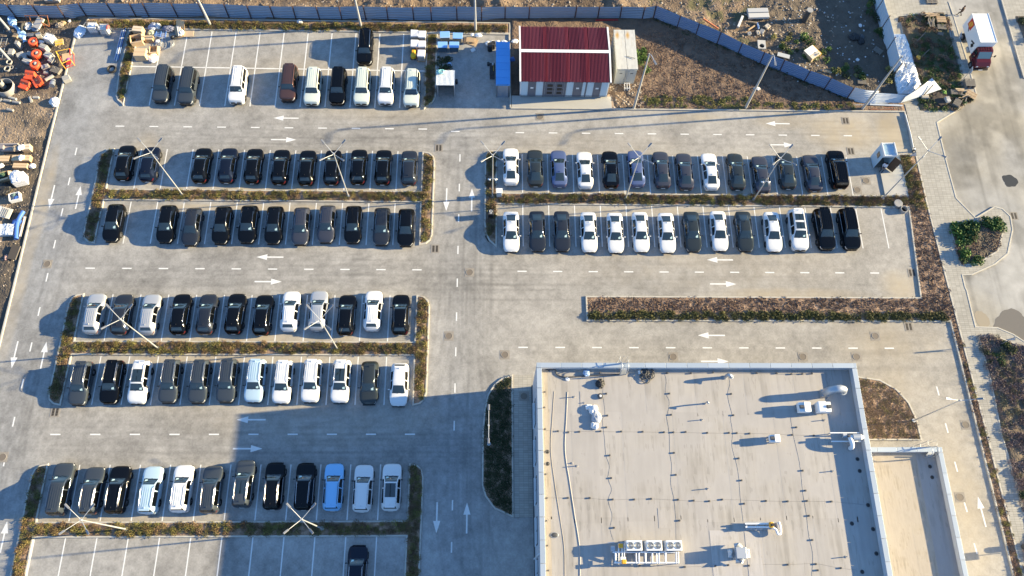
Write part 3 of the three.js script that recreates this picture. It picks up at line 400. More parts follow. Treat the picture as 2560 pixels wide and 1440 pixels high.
// every row: where it stands, which way the cars face (+1 towards the viewer), then each car's outline in the survey photograph, kind, paint, fittings
const zR = [ZO(640, 0), ZO(0, 0)], A0 = [0, 0], A1 = [640, 0], B0 = [0, 320], B1 = [640, 320], C0 = [0, 680], C1 = [640, 680], D0 = [0, 1040], D1 = [640, 1040], E0 = [1280, 320], E1 = [1920, 320];
const CARROWS = [
  ['in the back row near the fence', 1, 'cars in the back row', [[A0, 1360, 577, 1560, 928, 'boxy', 'grey', 'gcm'], [A0, 1590, 600, 1785, 945, 'boxy', 'grey', 'gcm'], [A0, 2045, 587, 2230, 938, 'boxy', 'white', 'gcn'], [A1, 208, 570, 378, 915, 'boxy', 'brown', 'gcm'], [A1, 428, 600, 590, 950, 'boxy', 'cream', 'gcm'], [A1, 652, 598, 820, 945, 'boxy', 'black', 'gcm'], [A1, 875, 600, 1035, 950, 'boxy', 'cream', 'gcm'], [A1, 1088, 597, 1255, 950, 'boxy', 'white', 'gcmn'], [A1, 1320, 615, 1480, 965, 'boxy', 'cream', 'gcm']]],
  ['above the upper left hedge', -1, 'cars in the row above the upper left hedge', [[B0, 1010, 138, 1225, 455, 'crossover', 'black', 'n'], [B0, 1235, 150, 1445, 470, 'crossover', 'midnight', ''], [B0, 1715, 162, 1905, 480, 'crossover', 'black', 'n'], [B0, 1950, 162, 2140, 480, 'crossover', 'midnight', 'n'], [B0, 2185, 168, 2370, 485, 'crossover', 'black', 'n'], [B1, 128, 175, 305, 495, 'crossover', 'black', 'n'], [B1, 365, 183, 545, 500, 'crossover', 'black', 'n'], [B1, 605, 180, 765, 497, 'crossover', 'black', 'n'], [B1, 843, 175, 998, 492, 'crossover', 'black', 'n'], [B1, 1063, 180, 1222, 495, 'crossover', 'black', 'n'], [B1, 1303, 187, 1450, 500, 'crossover', 'charcoal', 'n']]],
  ['below the upper left hedge', 1, 'cars in the row below the upper left hedge', [[B0, 910, 663, 1120, 1015, 'crossover', 'black', 'n'], [B0, 1390, 670, 1600, 1028, 'crossover', 'black', 'n'], [B0, 1620, 695, 1825, 1053, 'crossover', 'charcoal', ''], [B0, 1895, 683, 2090, 1035, 'crossover', 'black', ''], [B0, 2130, 675, 2330, 1028, 'crossover', 'black', 'n'], [B1, -175, 675, 20, 1028, 'crossover', 'black', 'n'], [B1, 68, 683, 250, 1035, 'crossover', 'black', 'n'], [B1, 315, 692, 490, 1045, 'crossover', 'purple', 'gn'], [B1, 548, 672, 720, 1028, 'crossover', 'purple', 'gn'], [B1, 793, 675, 950, 1033, 'crossover', 'black', 'n'], [B1, 1050, 695, 1210, 1048, 'crossover', 'charcoal', 'gn'], [B1, 1268, 705, 1430, 1057, 'crossover', 'black', '']]],
  ['above the middle left hedge', -1, 'cars in the row above the middle left hedge', [[C0, 720, 183, 960, 545, 'crossover', 'silver', 'gn'], [C0, 975, 190, 1205, 550, 'crossover', 'charcoal', ''], [C0, 1232, 190, 1450, 550, 'crossover', 'silver', 'gn'], [C0, 1510, 188, 1725, 548, 'crossover', 'black', 'n'], [C0, 1758, 190, 1955, 547, 'crossover', 'charcoal', 'gn'], [C0, 2010, 183, 2215, 545, 'crossover', 'black', 'n'], [C1, -40, 195, 155, 557, 'crossover', 'black', 'n'], [C1, 212, 163, 398, 522, 'crossover', 'white', 'gn'], [C1, 470, 158, 643, 515, 'crossover', 'silver', 'gn'], [C1, 725, 195, 897, 557, 'crossover', 'black', 'n'], [C1, 963, 158, 1138, 517, 'crossover', 'white', 'gn'], [C1, 1218, 195, 1380, 550, 'crossover', 'black', 'n']]],
  ['below the middle left hedge', 1, 'cars in the row below the middle left hedge', [[C0, 597, 795, 840, 1185, 'suv', 'grey', 'rgmn'], [C0, 890, 785, 1110, 1172, 'suv', 'black', 'rmn'], [C0, 1135, 788, 1365, 1175, 'suv', 'white', 'rsmn'], [C0, 1423, 782, 1625, 1165, 'suv', 'grey', 'rgmn'], [C0, 1683, 782, 1895, 1168, 'suv', 'grey', 'rgmn'], [C0, 1937, 778, 2145, 1160, 'suv', 'grey', 'rgmn'], [C1, -115, 780, 92, 1158, 'suv', 'ice', 'rgmn'], [C1, 135, 790, 340, 1170, 'suv', 'white', 'rgmn'], [C1, 405, 780, 588, 1160, 'suv', 'white', 'rgmn'], [C1, 668, 785, 855, 1165, 'suv', 'white', 'rsmn'], [C1, 925, 790, 1110, 1185, 'crossover', 'green', 'n'], [C1, 1195, 803, 1380, 1205, 'crossover', 'white', '']]],
  ['above the bottom left hedge', -1, 'cars in the row above the bottom left hedge', [[D0, 393, 423, 680, 883, 'large', 'grey', 'gn'], [D0, 697, 460, 945, 878, 'suv', 'grey', 'rgmn'], [D0, 930, 450, 1175, 868, 'suv', 'black', 'rmn'], [D0, 1218, 455, 1480, 870, 'suv', 'ice', 'rgmn'], [D0, 1505, 440, 1755, 858, 'suv', 'white', 'rgmn'], [D0, 1790, 450, 2000, 865, 'suv', 'grey', 'rgm'], [D0, 2075, 400, 2300, 812, 'suv', 'grey', 'rsmn'], [D1, 55, 420, 260, 830, 'suv', 'black', 'rm'], [D1, 335, 425, 535, 832, 'suv', 'black', 'rmn'], [D1, 598, 430, 790, 840, 'suv', 'sky', 'rmnk'], [D1, 868, 442, 1055, 852, 'suv', 'white', 'rmn'], [D1, 1125, 430, 1310, 842, 'suv', 'white', 'rsmn']]],
  ['above the right hedge', -1, 'cars in the row above the right hedge', [[E0, -88, 172, 68, 486, 'sedan', 'white', ''], [E0, 142, 187, 278, 500, 'sedan', 'green', ''], [E0, 355, 190, 493, 507, 'sedan', 'blue', 'n'], [E0, 578, 203, 737, 520, 'sedan', 'white', ''], [E0, 808, 197, 970, 515, 'sedan', 'black', 'n'], [E0, 1048, 190, 1195, 507, 'sedan', 'blue', 'n'], [E0, 1272, 200, 1430, 517, 'sedan', 'purple', 'n'], [E0, 1478, 217, 1640, 533, 'sedan', 'purple', 'n'], [E0, 1708, 215, 1868, 535, 'sedan', 'white', 'n'], [E0, 1943, 217, 2105, 533, 'sedan', 'green', 'n'], [E1, -144, 247, 29, 557, 'sedan', 'purple', 'n'], [E1, 90, 210, 255, 523, 'sedan', 'green', 'n'], [E1, 315, 232, 497, 545, 'sedan', 'purple', ''], [E1, 540, 185, 725, 535, 'large', 'black', 'rgkn']]],
  ['below the right hedge', 1, 'cars in the row below the right hedge', [[E0, -83, 730, 68, 1108, 'sedan', 'white', 'n'], [E0, 155, 730, 302, 1098, 'sedan', 'charcoal', 'n'], [E0, 378, 730, 523, 1098, 'sedan', 'charcoal', 'n'], [E0, 617, 738, 770, 1108, 'sedan', 'white', 'n'], [E0, 857, 745, 1007, 1113, 'sedan', 'white', 'n'], [E0, 1078, 737, 1243, 1107, 'sedan', 'white', 'n'], [E0, 1315, 745, 1477, 1113, 'sedan', 'white', 'n'], [E0, 1538, 735, 1715, 1100, 'sedan', 'green', 'n'], [E0, 1778, 728, 1957, 1097, 'sedan', 'white', ''], [E0, 2002, 733, 2190, 1098, 'sedan', 'green', ''], [E1, -30, 735, 127, 1105, 'sedan', 'white', ''], [E1, 175, 715, 375, 1100, 'large', 'white', 'rdn'], [E1, 405, 722, 620, 1075, 'large', 'black', 'rgk'], [E1, 637, 725, 835, 1072, 'large', 'black', 'rgk']]],
];
const SPECIAL = { 'in the back row near the fence3': 'only dark brown boxy off-roader in the car park, in the back row', 'in the back row near the fence5': 'only black boxy off-roader in the front line of the back row', 'above the bottom left hedge9': 'bright blue estate SUV between a black and a white one in the shade', 'below the right hedge11': 'white large SUV with two dark roof windows below the right hedge', 'above the right hedge13': 'black large SUV with ribbed roof beside the small guard booth', 'below the middle left hedge11': 'white crossover with its bonnet in the building shade, right end of its row', 'above the right hedge2': 'blue saloon car third from left above the right hedge, between green-grey and white', 'above the bottom left hedge6': 'grey estate SUV with black sunroof at the edge of the building shade' };
for (const [where, face, group, list] of CARROWS) list.forEach(([o, x0, y0, x1, y1, kind, col, opt], i) => {
  const [x, z] = G(o[0] + (x0 + x1) / 7.2, o[1] + (y0 + y1) / 7.2, 0.85);
  const feat = opt.includes('s') ? ' with sunroof' : '';
  parkCar(kind, col, opt, x, z, (face > 0 ? 0 : PI) + rr(-0.012, 0.012), SPECIAL[where + i] ?? `${COLOURS[col]} ${NOUN[kind]}${feat}, ${ORD[i]} ${where}`, group);
});
{ let [x, z] = G(640 + 980 / 3.6, (255 + 585) / 7.2, 0.85); parkCar('boxy', 'black', 'gcmr', x, z, 0.01, 'black boxy off-roader standing alone behind the back row, beside the wrapped pallets'); }
{ const [x, z] = G(640 + 905 / 3.6, 1040 + 1310 / 3.6 + 22, 0.85); parkCar('suv', 'midnight', 'rn', x, z, PI, 'dark blue estate SUV alone in the empty row at the bottom edge'); }
// ---------- the flat-roofed building, lower right ----------
const ROOF = 6.7, PAR = 7.3, zb3 = ZO(1280, 680), zb7 = ZO(1280, 1040);
const MEMB = colorTex(1024, 1024, (i, j) => { const x = i / 1024 * 16, z = j / 1024 * 16; const st = fbm(x * 3, z * 0.25, 5, 4, 4), bl = fbm(x * 0.5, z * 0.5, 15, 4, 8), f = fbm(x * 4, z * 1.25, 25, 3, 20), sp = fbm(x * 8, z * 1.5, 35, 2, 24); let t = 0.37 * (0.84 + 0.16 * bl + 0.13 * (st - 0.5) + 0.1 * (f - 0.5)); const d = max(0, st * 0.6 + bl * 0.5 - 0.62) * 1.2; t *= 1 - d; if (sp > 0.76 && bl > 0.5) t *= 0.86; const y = max(0, bl - 0.5) * 0.5; return [t * 1.01, t * (0.94 - y * 0.08), t * (0.875 - y * 0.3)]; });
const mMemb = [1, 0.965, 1.035, 0.99].map((k) => new THREE.MeshStandardMaterial({ map: rep(MEMB, 16), color: C(k, k, k), roughness: 0.75 }));
const mMembW = new THREE.MeshStandardMaterial({ map: rep(MEMB, 9), color: C(1.14, 1.15, 1.18), roughness: 0.7 }), mMembY = new THREE.MeshStandardMaterial({ map: rep(MEMB, 7), color: C(1.05, 0.98, 0.86), roughness: 0.8 });
const mPanel = [std(0.37, 0.42, 0.47, 0.42, 0.2), std(0.35, 0.4, 0.45, 0.42, 0.2), std(0.39, 0.44, 0.49, 0.42, 0.2)], mWall = std(0.5, 0.51, 0.53, 0.55), mWinDark = new THREE.MeshPhysicalMaterial({ color: C(0.012, 0.015, 0.02), roughness: 0.08, clearcoat: 1 });
const mGalv = std(0.42, 0.44, 0.46, 0.45, 0.6), mWhite = std(0.72, 0.72, 0.71, 0.5), mBlackP = std(0.014, 0.014, 0.015, 0.6), mYellow = std(0.75, 0.36, 0.02, 0.5), mDarkG = std(0.06, 0.062, 0.066, 0.6);
const uvXZ = (g) => { const P = g.attributes.position, U = g.attributes.uv; for (let i = 0; i < P.count; i++) U.setXY(i, P.getX(i), -P.getZ(i)); return g; };
{
  const b = thing('flat_roofed_building', 'large flat-roofed building with cream roof and grey metal parapet at lower right', 'building'), Z1 = 22;
  const W = 3.65, N = -17.8, E = 29.28, t = 0.33;
  const ww = part(b, 'wall', bx(t, PAR, Z1 - N, W + t / 2, PAR / 2, (N + Z1) / 2), mWall); part(b, 'wall', bx(E - W - 2 * t, PAR, t, (W + E) / 2, PAR / 2, N + t / 2), mWall);
  part(b, 'wall', bx(t, PAR, Z1 - N, E - t / 2, PAR / 2, (N + Z1) / 2), mWall); part(b, 'wall', bx(E - W - 2 * t, PAR, t, (W + E) / 2, PAR / 2, Z1 - t / 2), mWall);
  const deck = part(b, 'roof', bx(E - W - 2 * t, 0.3, Z1 - N - 2 * t, (W + E) / 2, ROOF - 0.16, (N + Z1) / 2), mMemb[0]);
  // welded membrane lengths, each lapped over the next
  const xs = [W + t, 4.55, 6.3, 8.3, 10.3, 12.3, 14.3, 16.3, 18.3, 20.3, 22.3, 24.3, 26.2, 27.7, E - t], cut = [-17.45, -14.2, -6.1, -0.5, 8, 21.6];
  for (let i = 0; i < xs.length - 1; i++) for (let k = 0; k < cut.length - 1; k++) { const a = cut[k] + (k ? ((i * 37) % 5) * 0.12 : 0), c = cut[k + 1] + (k < 4 ? ((i * 37) % 5) * 0.12 : 0), odd = (i + k) & 1; part(deck, 'roof_sheet', uvXZ(bx(xs[i + 1] - xs[i] + 0.05, 0.006 + 0.004 * odd, c - a + 0.05, (xs[i] + xs[i + 1]) / 2 + (i === xs.length - 2 ? -0.03 : i ? 0 : 0.028), ROOF + 0.001 * odd, (a + c) / 2 + (k ? 0 : 0.03))), i === 0 ? mMembY : mMemb[(i * 5 + k * 3) % 4]); }
  for (const [p, q, r] of [[zb7(1775, 1030, ROOF), zb7(2080, 1460, ROOF), 0], [zb7(2090, 1040, ROOF), zb7(2270, 1460, ROOF), 1], [zb7(1310, 830, ROOF), zb7(1450, 1010, ROOF), 2], [zb3(610, 1075, ROOF), zb3(800, 1300, ROOF), 3]]) part(deck, 'roof_patch', uvXZ(bx(q[0] - p[0], 0.008, q[1] - p[1], (p[0] + q[0]) / 2, ROOF + 0.012 + r * 0.001, (p[1] + q[1]) / 2)), r < 2 ? mMembW : mMemb[2]);
  const cop = (x, z, w, d, i) => part(b, 'coping_panel', rbx(w, 0.07, d, 0.012, x, PAR + 0.035 + (i % 3) * 0.002, z), mPanel[(i * 7) % 3]);
  const n1 = 15, L1 = E - W - 0.44; for (let i = 0; i < n1; i++) cop(W + 0.22 + L1 * (i + 0.5) / n1, N + 0.17, L1 / n1 - 0.03, 0.4, i);
  for (const x of [W + 0.17, E - 0.17]) { cop(x, N + 0.17, 0.41, 0.41, 1); for (let i = 0; i < 16; i++) cop(x, N + 0.4 + 1.63 * (i + 0.5), 0.4, 1.6, i + 2); }
  for (let i = 0; i < 8; i++) { const z = -14.6 + i * 3.1, w = part(b, 'window', bx(0.05, 1.9, 2.1, W - 0.005, 3.6, z), mDarkG); part(w, 'pane', bx(0.02, 1.72, 0.93, W - 0.035, 3.6, z - 0.5), mWinDark); part(w, 'pane', bx(0.02, 1.72, 0.93, W - 0.035, 3.6, z + 0.5), mWinDark); part(w, 'sill', bx(0.16, 0.05, 2.2, W - 0.07, 2.62, z), mWhite); }
  part(b, 'plinth', bx(0.1, 0.5, Z1 - N, W - 0.045, 0.25, (N + Z1) / 2), mDarkG); part(b, 'downpipe', bar([W - 0.08, 0.2, -3.4], [W - 0.08, 7.1, -3.4], 0.06), mWhite);
  part(b, 'roof_seam', tube([zb3(380, 1075, ROOF), zb3(365, 1300, ROOF), zb7(350, 300, ROOF), zb7(385, 600, ROOF), zb7(430, 900, ROOF), zb7(470, 1190, ROOF), zb7(475, 1440, ROOF)].map((p) => [p[0], ROOF + 0.012, p[1]]), 0.022, 4, 40), std(0.3, 0.27, 0.23)); part(b, 'roof_seam', tube([zb3(500, 1080, ROOF), zb3(490, 1300, ROOF), zb7(478, 310, ROOF), zb7(520, 600, ROOF), zb7(565, 900, ROOF), zb7(610, 1200, ROOF), zb7(612, 1440, ROOF)].map((p) => [p[0], ROOF + 0.012, p[1]]), 0.035, 4, 40), mMembW);
}
{
  const b = thing('annex_building', 'lower narrow annex with cream roof on the right side of the flat-roofed building', 'building'), R2 = 4.45, P2 = 5, W = 29.3, E = 36.2, N = -11.5, Z1 = 22, t = 0.3;
  part(b, 'wall', bx(E - W, P2, t, (W + E) / 2, P2 / 2, N + t / 2), mWall); part(b, 'wall', bx(t, P2, Z1 - N - t, E - t / 2, P2 / 2, (N + t + Z1) / 2), mWall); part(b, 'wall', bx(E - W - t, P2, t, (W + E - t) / 2, P2 / 2, Z1 - t / 2), mWall);
  const deck = part(b, 'roof', bx(E - W - t, 0.3, Z1 - N - 2 * t, (W + E - t) / 2, R2 - 0.16, (N + Z1) / 2), mMembY); const xs = [W, 31.1, 32.9, 34.3, E - t];
  for (let i = 0; i < 4; i++) for (let k = 0; k < 4; k++) part(deck, 'roof_sheet', uvXZ(bx(xs[i + 1] - xs[i] + (i < 3 ? 0.04 : -0.01), 0.007 + 0.004 * ((i + k) & 1), 5.65, (xs[i] + xs[i + 1]) / 2, R2 + 0.001 * ((i + k) & 1), N + t + 2.85 + 5.6 * k)), i === 3 ? mMemb[1] : mMembY);
  for (let i = 0; i < 4; i++) part(b, 'coping_panel', rbx(1.58, 0.06, 0.38, 0.012, W + 0.83 + 1.61 * i, P2 + 0.03, N + 0.16), mPanel[(i * 5) % 3]); part(b, 'coping_panel', rbx(0.4, 0.06, 0.4, 0.012, E - 0.17, P2 + 0.03, N + 0.17), mPanel[1]);
  for (let i = 0; i < 14; i++) part(b, 'coping_panel', rbx(0.38, 0.06, 1.6, 0.012, E - 0.16, P2 + 0.03, N + 0.4 + 1.63 * (i + 0.5)), mPanel[(i * 7 + 1) % 3]);
}
// roof-edge ladders with safety hoops
function hoopLadder(x, y, z, label) {
  const l = thing('roof_ladder', label, 'ladder', x, z, 0, y); for (const s of [-0.25, 0.25]) { part(l, 'stringer', tube([[s, -5, -0.22], [s, 0.2, -0.22], [s, 0.85, -0.05], [s, 0.8, 0.4], [s, 0.1, 0.52], [s, -0.5, 0.52]], 0.035, 6, 30), mGalv); }
  for (let i = 0; i < 14; i++) part(l, 'rung', bar([-0.25, -0.1 - i * 0.33, -0.22], [0.25, -0.1 - i * 0.33, -0.22], 0.018), mGalv); for (let i = 0; i < 5; i++) part(l, 'tread', bx(0.5, 0.03, 0.12, 0, 0.15 - i * 0.17, 0.25 + i * 0.06), mGalv);
  for (let i = 0; i < 3; i++) part(l, 'safety_hoop', put(new THREE.TorusGeometry(0.36, 0.018, 5, 18, PI * 1.25), 0, 0.6 - i * 1.2, -0.42, PI / 2, 0, 0).rotateY(0), mGalv); for (const s of [-0.3, 0, 0.3]) part(l, 'cage_bar', bar([s, 0.7, -0.7 - (s ? -0.08 : 0)], [s, -3.2, -0.7 - (s ? -0.08 : 0)], 0.014), mGalv);
}
{ const p = zb3(1003, 850, PAR); hoopLadder(p[0], PAR, p[1], 'galvanised hooped ladder over the upper parapet of the flat-roofed building'); const q = z8b(1455, 305, 5); hoopLadder(q[0], 5, q[1], 'galvanised hooped ladder at the corner of the annex roof'); }
// lightning-protection wires on small holders
const mWire = std(0.2, 0.2, 0.205, 0.5, 0.3);
function wire(label, pts, hold) {
  const w = thing('lightning_wire', label, 'wire'); part(w, 'wire', tube(pts.map((p) => [p[0], ROOF + 0.012, p[1]]), 0.006, 4, pts.length * 7), mWire);
  for (const p of hold) part(w, 'wire_holder', rbx(0.13, 0.11, 0.13, 0.02, p[0], ROOF + 0.06, p[1]), mDarkG);
}
const f3 = (l) => l.map(([x, y]) => zb3(x, y, ROOF + 0.1)), f7 = (l) => l.map(([x, y]) => zb7(x, y, ROOF + 0.1)), f8 = (l) => l.map(([x, y]) => z8b(x, y, ROOF + 0.1)), f4 = (l) => l.map(([x, y]) => z4b(x, y, ROOF + 0.1));
wire('wavy lightning wire running down the roof, leftmost of four', [...f3([[800, 885], [830, 960], [820, 1080], [838, 1290]]), ...f7([[820, 20], [835, 190], [850, 353], [880, 450], [868, 560], [900, 660], [870, 750], [905, 900], [885, 1010], [915, 1120]])], [...f3([[850, 1093], [860, 1290]]), ...f7([[850, 100], [880, 353], [895, 557], [908, 750], [920, 1005]])]);
wire('wavy lightning wire running down the roof, second from left', [...f3([[1360, 880], [1390, 960], [1385, 1090], [1418, 1160], [1398, 1290]]), ...f7([[1395, 0], [1418, 140], [1425, 330], [1442, 450], [1433, 600], [1462, 750], [1478, 930], [1480, 1110]])], [...f3([[1395, 908], [1418, 1092], [1435, 1283]]), ...f7([[1455, 145], [1460, 330], [1476, 528], [1498, 752], [1510, 940]])]);
wire('wavy lightning wire running down the roof, third from left', [...f3([[1945, 905], [1965, 1000], [1945, 1100], [1985, 1300]]), ...f7([[1972, 0], [1990, 150], [1983, 260], [2035, 480], [2062, 760], [2087, 960]])], [...f3([[1975, 1095], [1995, 1287]]), ...f7([[2025, 152], [2042, 380], [2068, 578], [2092, 788]])]);
wire('wavy lightning wire running down the roof beside the shaded strip', f8([[205, 0], [235, 180], [290, 430], [320, 700], [350, 880], [375, 1080], [408, 1240], [400, 1440]]), f8([[258, 100], [315, 490], [340, 670], [372, 897], [402, 1115], [452, 1388]]));
wire('lightning wire crossing the upper part of the roof', [...f7([[295, 130], [700, 138], [1200, 142], [1700, 150], [2290, 158]]), ...f8([[200, 168], [420, 175]])], [...f7([[415, 135], [508, 145], [608, 140], [798, 135], [985, 138], [1178, 140], [1370, 144], [1565, 142], [1760, 150], [1955, 150], [2140, 156]]), ...f8([[222, 168], [415, 175]])]);
wire('lightning wire crossing the middle of the roof', [...f7([[300, 735], [700, 740], [860, 752], [1250, 745], [1460, 755], [1760, 768], [1890, 752], [2290, 763]]), ...f8([[170, 767], [560, 769], [700, 780], [900, 802]])], [...f7([[505, 736], [702, 737], [1102, 750], [1255, 744], [1638, 760], [1778, 765], [1895, 751], [2290, 763]]), ...f8([[180, 767], [355, 763], [575, 769]])]);
wire('lightning wire crossing the roof at the bottom edge', [...f7([[860, 1360], [1340, 1350], [1550, 1358], [1820, 1348], [2125, 1347]]), ...f8([[0, 1335], [180, 1337], [440, 1330], [645, 1368], [800, 1385]])], [...f7([[1150, 1350], [1558, 1358], [1832, 1350], [1948, 1342], [2135, 1346]]), ...f8([[182, 1337], [435, 1332], [660, 1368]])]);
{ const e = thing('lightning_wire', 'lightning rod holders set along the upper parapet of the roof', 'wire'); const pts = [...f3([[330, 885], [790, 905], [1400, 908], [1612, 910], [1812, 903], [2205, 908]]), ...f4([[80, 910], [212, 917], [312, 915], [398, 912]])]; for (const p of pts) part(e, 'wire_holder', rbx(0.14, 0.13, 0.13, 0.02, p[0], ROOF + 0.07, p[1]), mDarkG); part(e, 'wire', tube(pts.map((p) => [p[0], ROOF + 0.12, p[1]]), 0.014, 4, 60), mWire);
  const w = thing('lightning_wire', 'lightning rod holders set along the left parapet of the roof', 'wire'), q = [...f3([[290, 1078], [285, 1217], [292, 1413]]), ...f7([[292, 118], [298, 318], [298, 523], [308, 738], [303, 943], [312, 1166], [320, 1390]])]; for (const p of q) part(w, 'wire_holder', rbx(0.12, 0.11, 0.12, 0.02, p[0] + 0.05, ROOF + 0.06, p[1]), mDarkG); part(w, 'wire', tube(q.map((p) => [p[0] + 0.05, ROOF + 0.1, p[1]]), 0.014, 4, 60), mWire); }
// roof vents, ducts and air conditioning
const pipeLab = ['next to the long pale seam strip at upper left', 'above the middle of the roof, right of the second wire', 'right of centre, between second and third wire', 'at the left beside the pale seam', 'beside the left seam, just above the tall one', 'below the twin fan units near the shaded strip', 'near the shaded strip at mid height', 'at the shaded strip near the bottom edge', 'left of centre in the upper roof, near the bags'];
[[zb3(560, 1125, ROOF), 0.34], [zb7(1710, 35, ROOF), 0.34], [zb7(1760, 655, ROOF), 0.36], [zb7(585, 450, ROOF), 0.32], [zb7(543, 425, ROOF), 0.12], [z8b(505, 38, ROOF), 0.3], [z8b(580, 497, ROOF), 0.3], [z8b(702, 1268, ROOF), 0.33], [zb3(650, 1178, ROOF), 0.13]].forEach(([p, h], i) => { const g = thing('vent_pipe', 'thin grey vent pipe, ' + pipeLab[i], 'vent pipe', p[0], p[1], 0, ROOF, 'vent pipes on the roof'); part(g, 'pipe', cyl(0.035, 0.035, h, 8, 0, h / 2, 0), mGalv); part(g, 'flange', cyl(0.09, 0.1, 0.03, 10, 0, 0.02, 0), mMemb[1]); });
function gooseneck(p, r, h, ry, label) { const g = thing('gooseneck_vent', label, 'vent', p[0], p[1], ry, ROOF); const l = r * 2.2; part(g, 'duct', tube([[0, 0, 0], [0, h * 0.7, 0], [0, h, 0.05], [0, h + l * 0.5, l * 0.45], [0, h + l * 0.3, l], [0, h - l * 0.15, l * 1.15]], r, 12, 26), mGalv); part(g, 'collar', cyl(r * 1.3, r * 1.4, 0.06, 14, 0, 0.04, 0), mGalv); part(g, 'cap', rbx(r * 2.6, 0.05, r * 2.4, 0.01, 0, h - l * 0.15, l * 1.2), mGalv); }
gooseneck(zb3(1738, 1185, ROOF), 0.06, 0.75, 0.4, 'slender gooseneck vent with hooked top in the upper half of the roof');
gooseneck(zb3(1915, 950, ROOF), 0.13, 0.75, 1.2, 'grey gooseneck vent near the upper parapet, right of centre');
{ const p = z4b(575, 1090, ROOF), g = thing('roof_duct', 'big curved sheet-metal air duct standing at the edge of the shaded roof strip', 'air duct', p[0], p[1], 0, ROOF); part(g, 'duct', tube([[-0.75, 0.0, 0.1], [-0.75, 0.7, 0.1], [-0.55, 1.2, 0.05], [0.0, 1.4, 0], [0.45, 1.15, 0], [0.55, 0.75, 0]], 0.3, 14, 30), mGalv); part(g, 'duct_base', bx(0.6, 0.5, 0.6, -0.75, 0.25, 0.1), mGalv); part(g, 'cowl', cyl(0.36, 0.31, 0.2, 16, 0.55, 0.68, 0), mGalv); }
function fanUnit(p, w, h, d, ry, label) {
  const g = thing('air_conditioner', label, 'air conditioner', p[0], p[1], ry, ROOF); part(g, 'casing', rbx(w, h * 0.72, d, 0.03, 0, 0.25 + h * 0.36, 0), mWhite); for (const x of [-1, 1]) for (const z of [-1, 1]) part(g, 'foot', bx(0.06, 0.25, 0.06, x * (w / 2 - 0.08), 0.125, z * (d / 2 - 0.08)), mGalv);
  part(g, 'hood', rbx(w * 0.55, 0.16, d * 1.06, 0.03, w * 0.18, 0.25 + h * 0.75, 0, 0, 0, -0.08), mWhite); part(g, 'motor', cyl(0.14, 0.14, 0.3, 12, -w * 0.3, 0.25 + h * 0.8, 0, 0, 0, PI / 2), mDarkG); for (const z of [-0.5, 0, 0.5]) part(g, 'rail', bx(w * 1.15, 0.05, 0.05, 0, 0.12, z * d * 0.8), mGalv);
}
fanUnit(z4b(300, 1235, ROOF), 0.95, 0.75, 0.75, 0, 'white roof air handler on rails, left of a pair near the big curved duct'); fanUnit(z4b(470, 1235, ROOF), 1.05, 0.85, 0.8, PI, 'white roof air handler with flat hood, right of a pair near the big curved duct'); fanUnit(z8b(40, 215, ROOF), 0.8, 0.55, 0.55, 0, 'small white roof air handler standing alone in the upper right of the roof');
const FANLAB = ['left one of three white twin-fan condensers in a row on the roof', 'middle one of three white twin-fan condensers in a row on the roof', 'right one of three white twin-fan condensers in a row on the roof'];
[[1102, 1165], [1282, 1165], [1461, 1165]].forEach(([x, y], i) => {
  const p = zb7(x, y, ROOF + 1.15), g = thing('condenser_unit', FANLAB[i], 'air conditioner', p[0], p[1], 0, ROOF, 'twin-fan condensers on the roof'); part(g, 'casing', rbx(1.14, 1.0, 0.72, 0.03, 0, 0.62, 0), mWhite); for (const s of [-0.27, 0.27]) { const f = part(g, 'fan_grille', put(new THREE.TorusGeometry(0.24, 0.025, 6, 24), s, 1.13, 0, PI / 2), mGalv); part(f, 'fan_disc', cyl(0.235, 0.235, 0.02, 24, s, 1.125, 0), mDarkG); for (let k = 0; k < 3; k++) part(f, 'grille_ring', put(new THREE.TorusGeometry(0.06 + k * 0.06, 0.012, 4, 18), s, 1.145, 0, PI / 2), mGalv); part(f, 'fan_hub', cyl(0.05, 0.05, 0.04, 10, s, 1.15, 0), mGalv); for (let k = 0; k < 4; k++) part(f, 'grille_spoke', bx(0.46, 0.015, 0.02, s, 1.14, 0, 0, k * PI / 4), mGalv); }
  for (const s of [-0.5, 0.5]) part(g, 'support', bx(0.08, 0.14, 0.8, s, 0.07, 0), mDarkG); part(g, 'louvre', bx(1.0, 0.7, 0.02, 0, 0.62, 0.37), mDarkG);
});
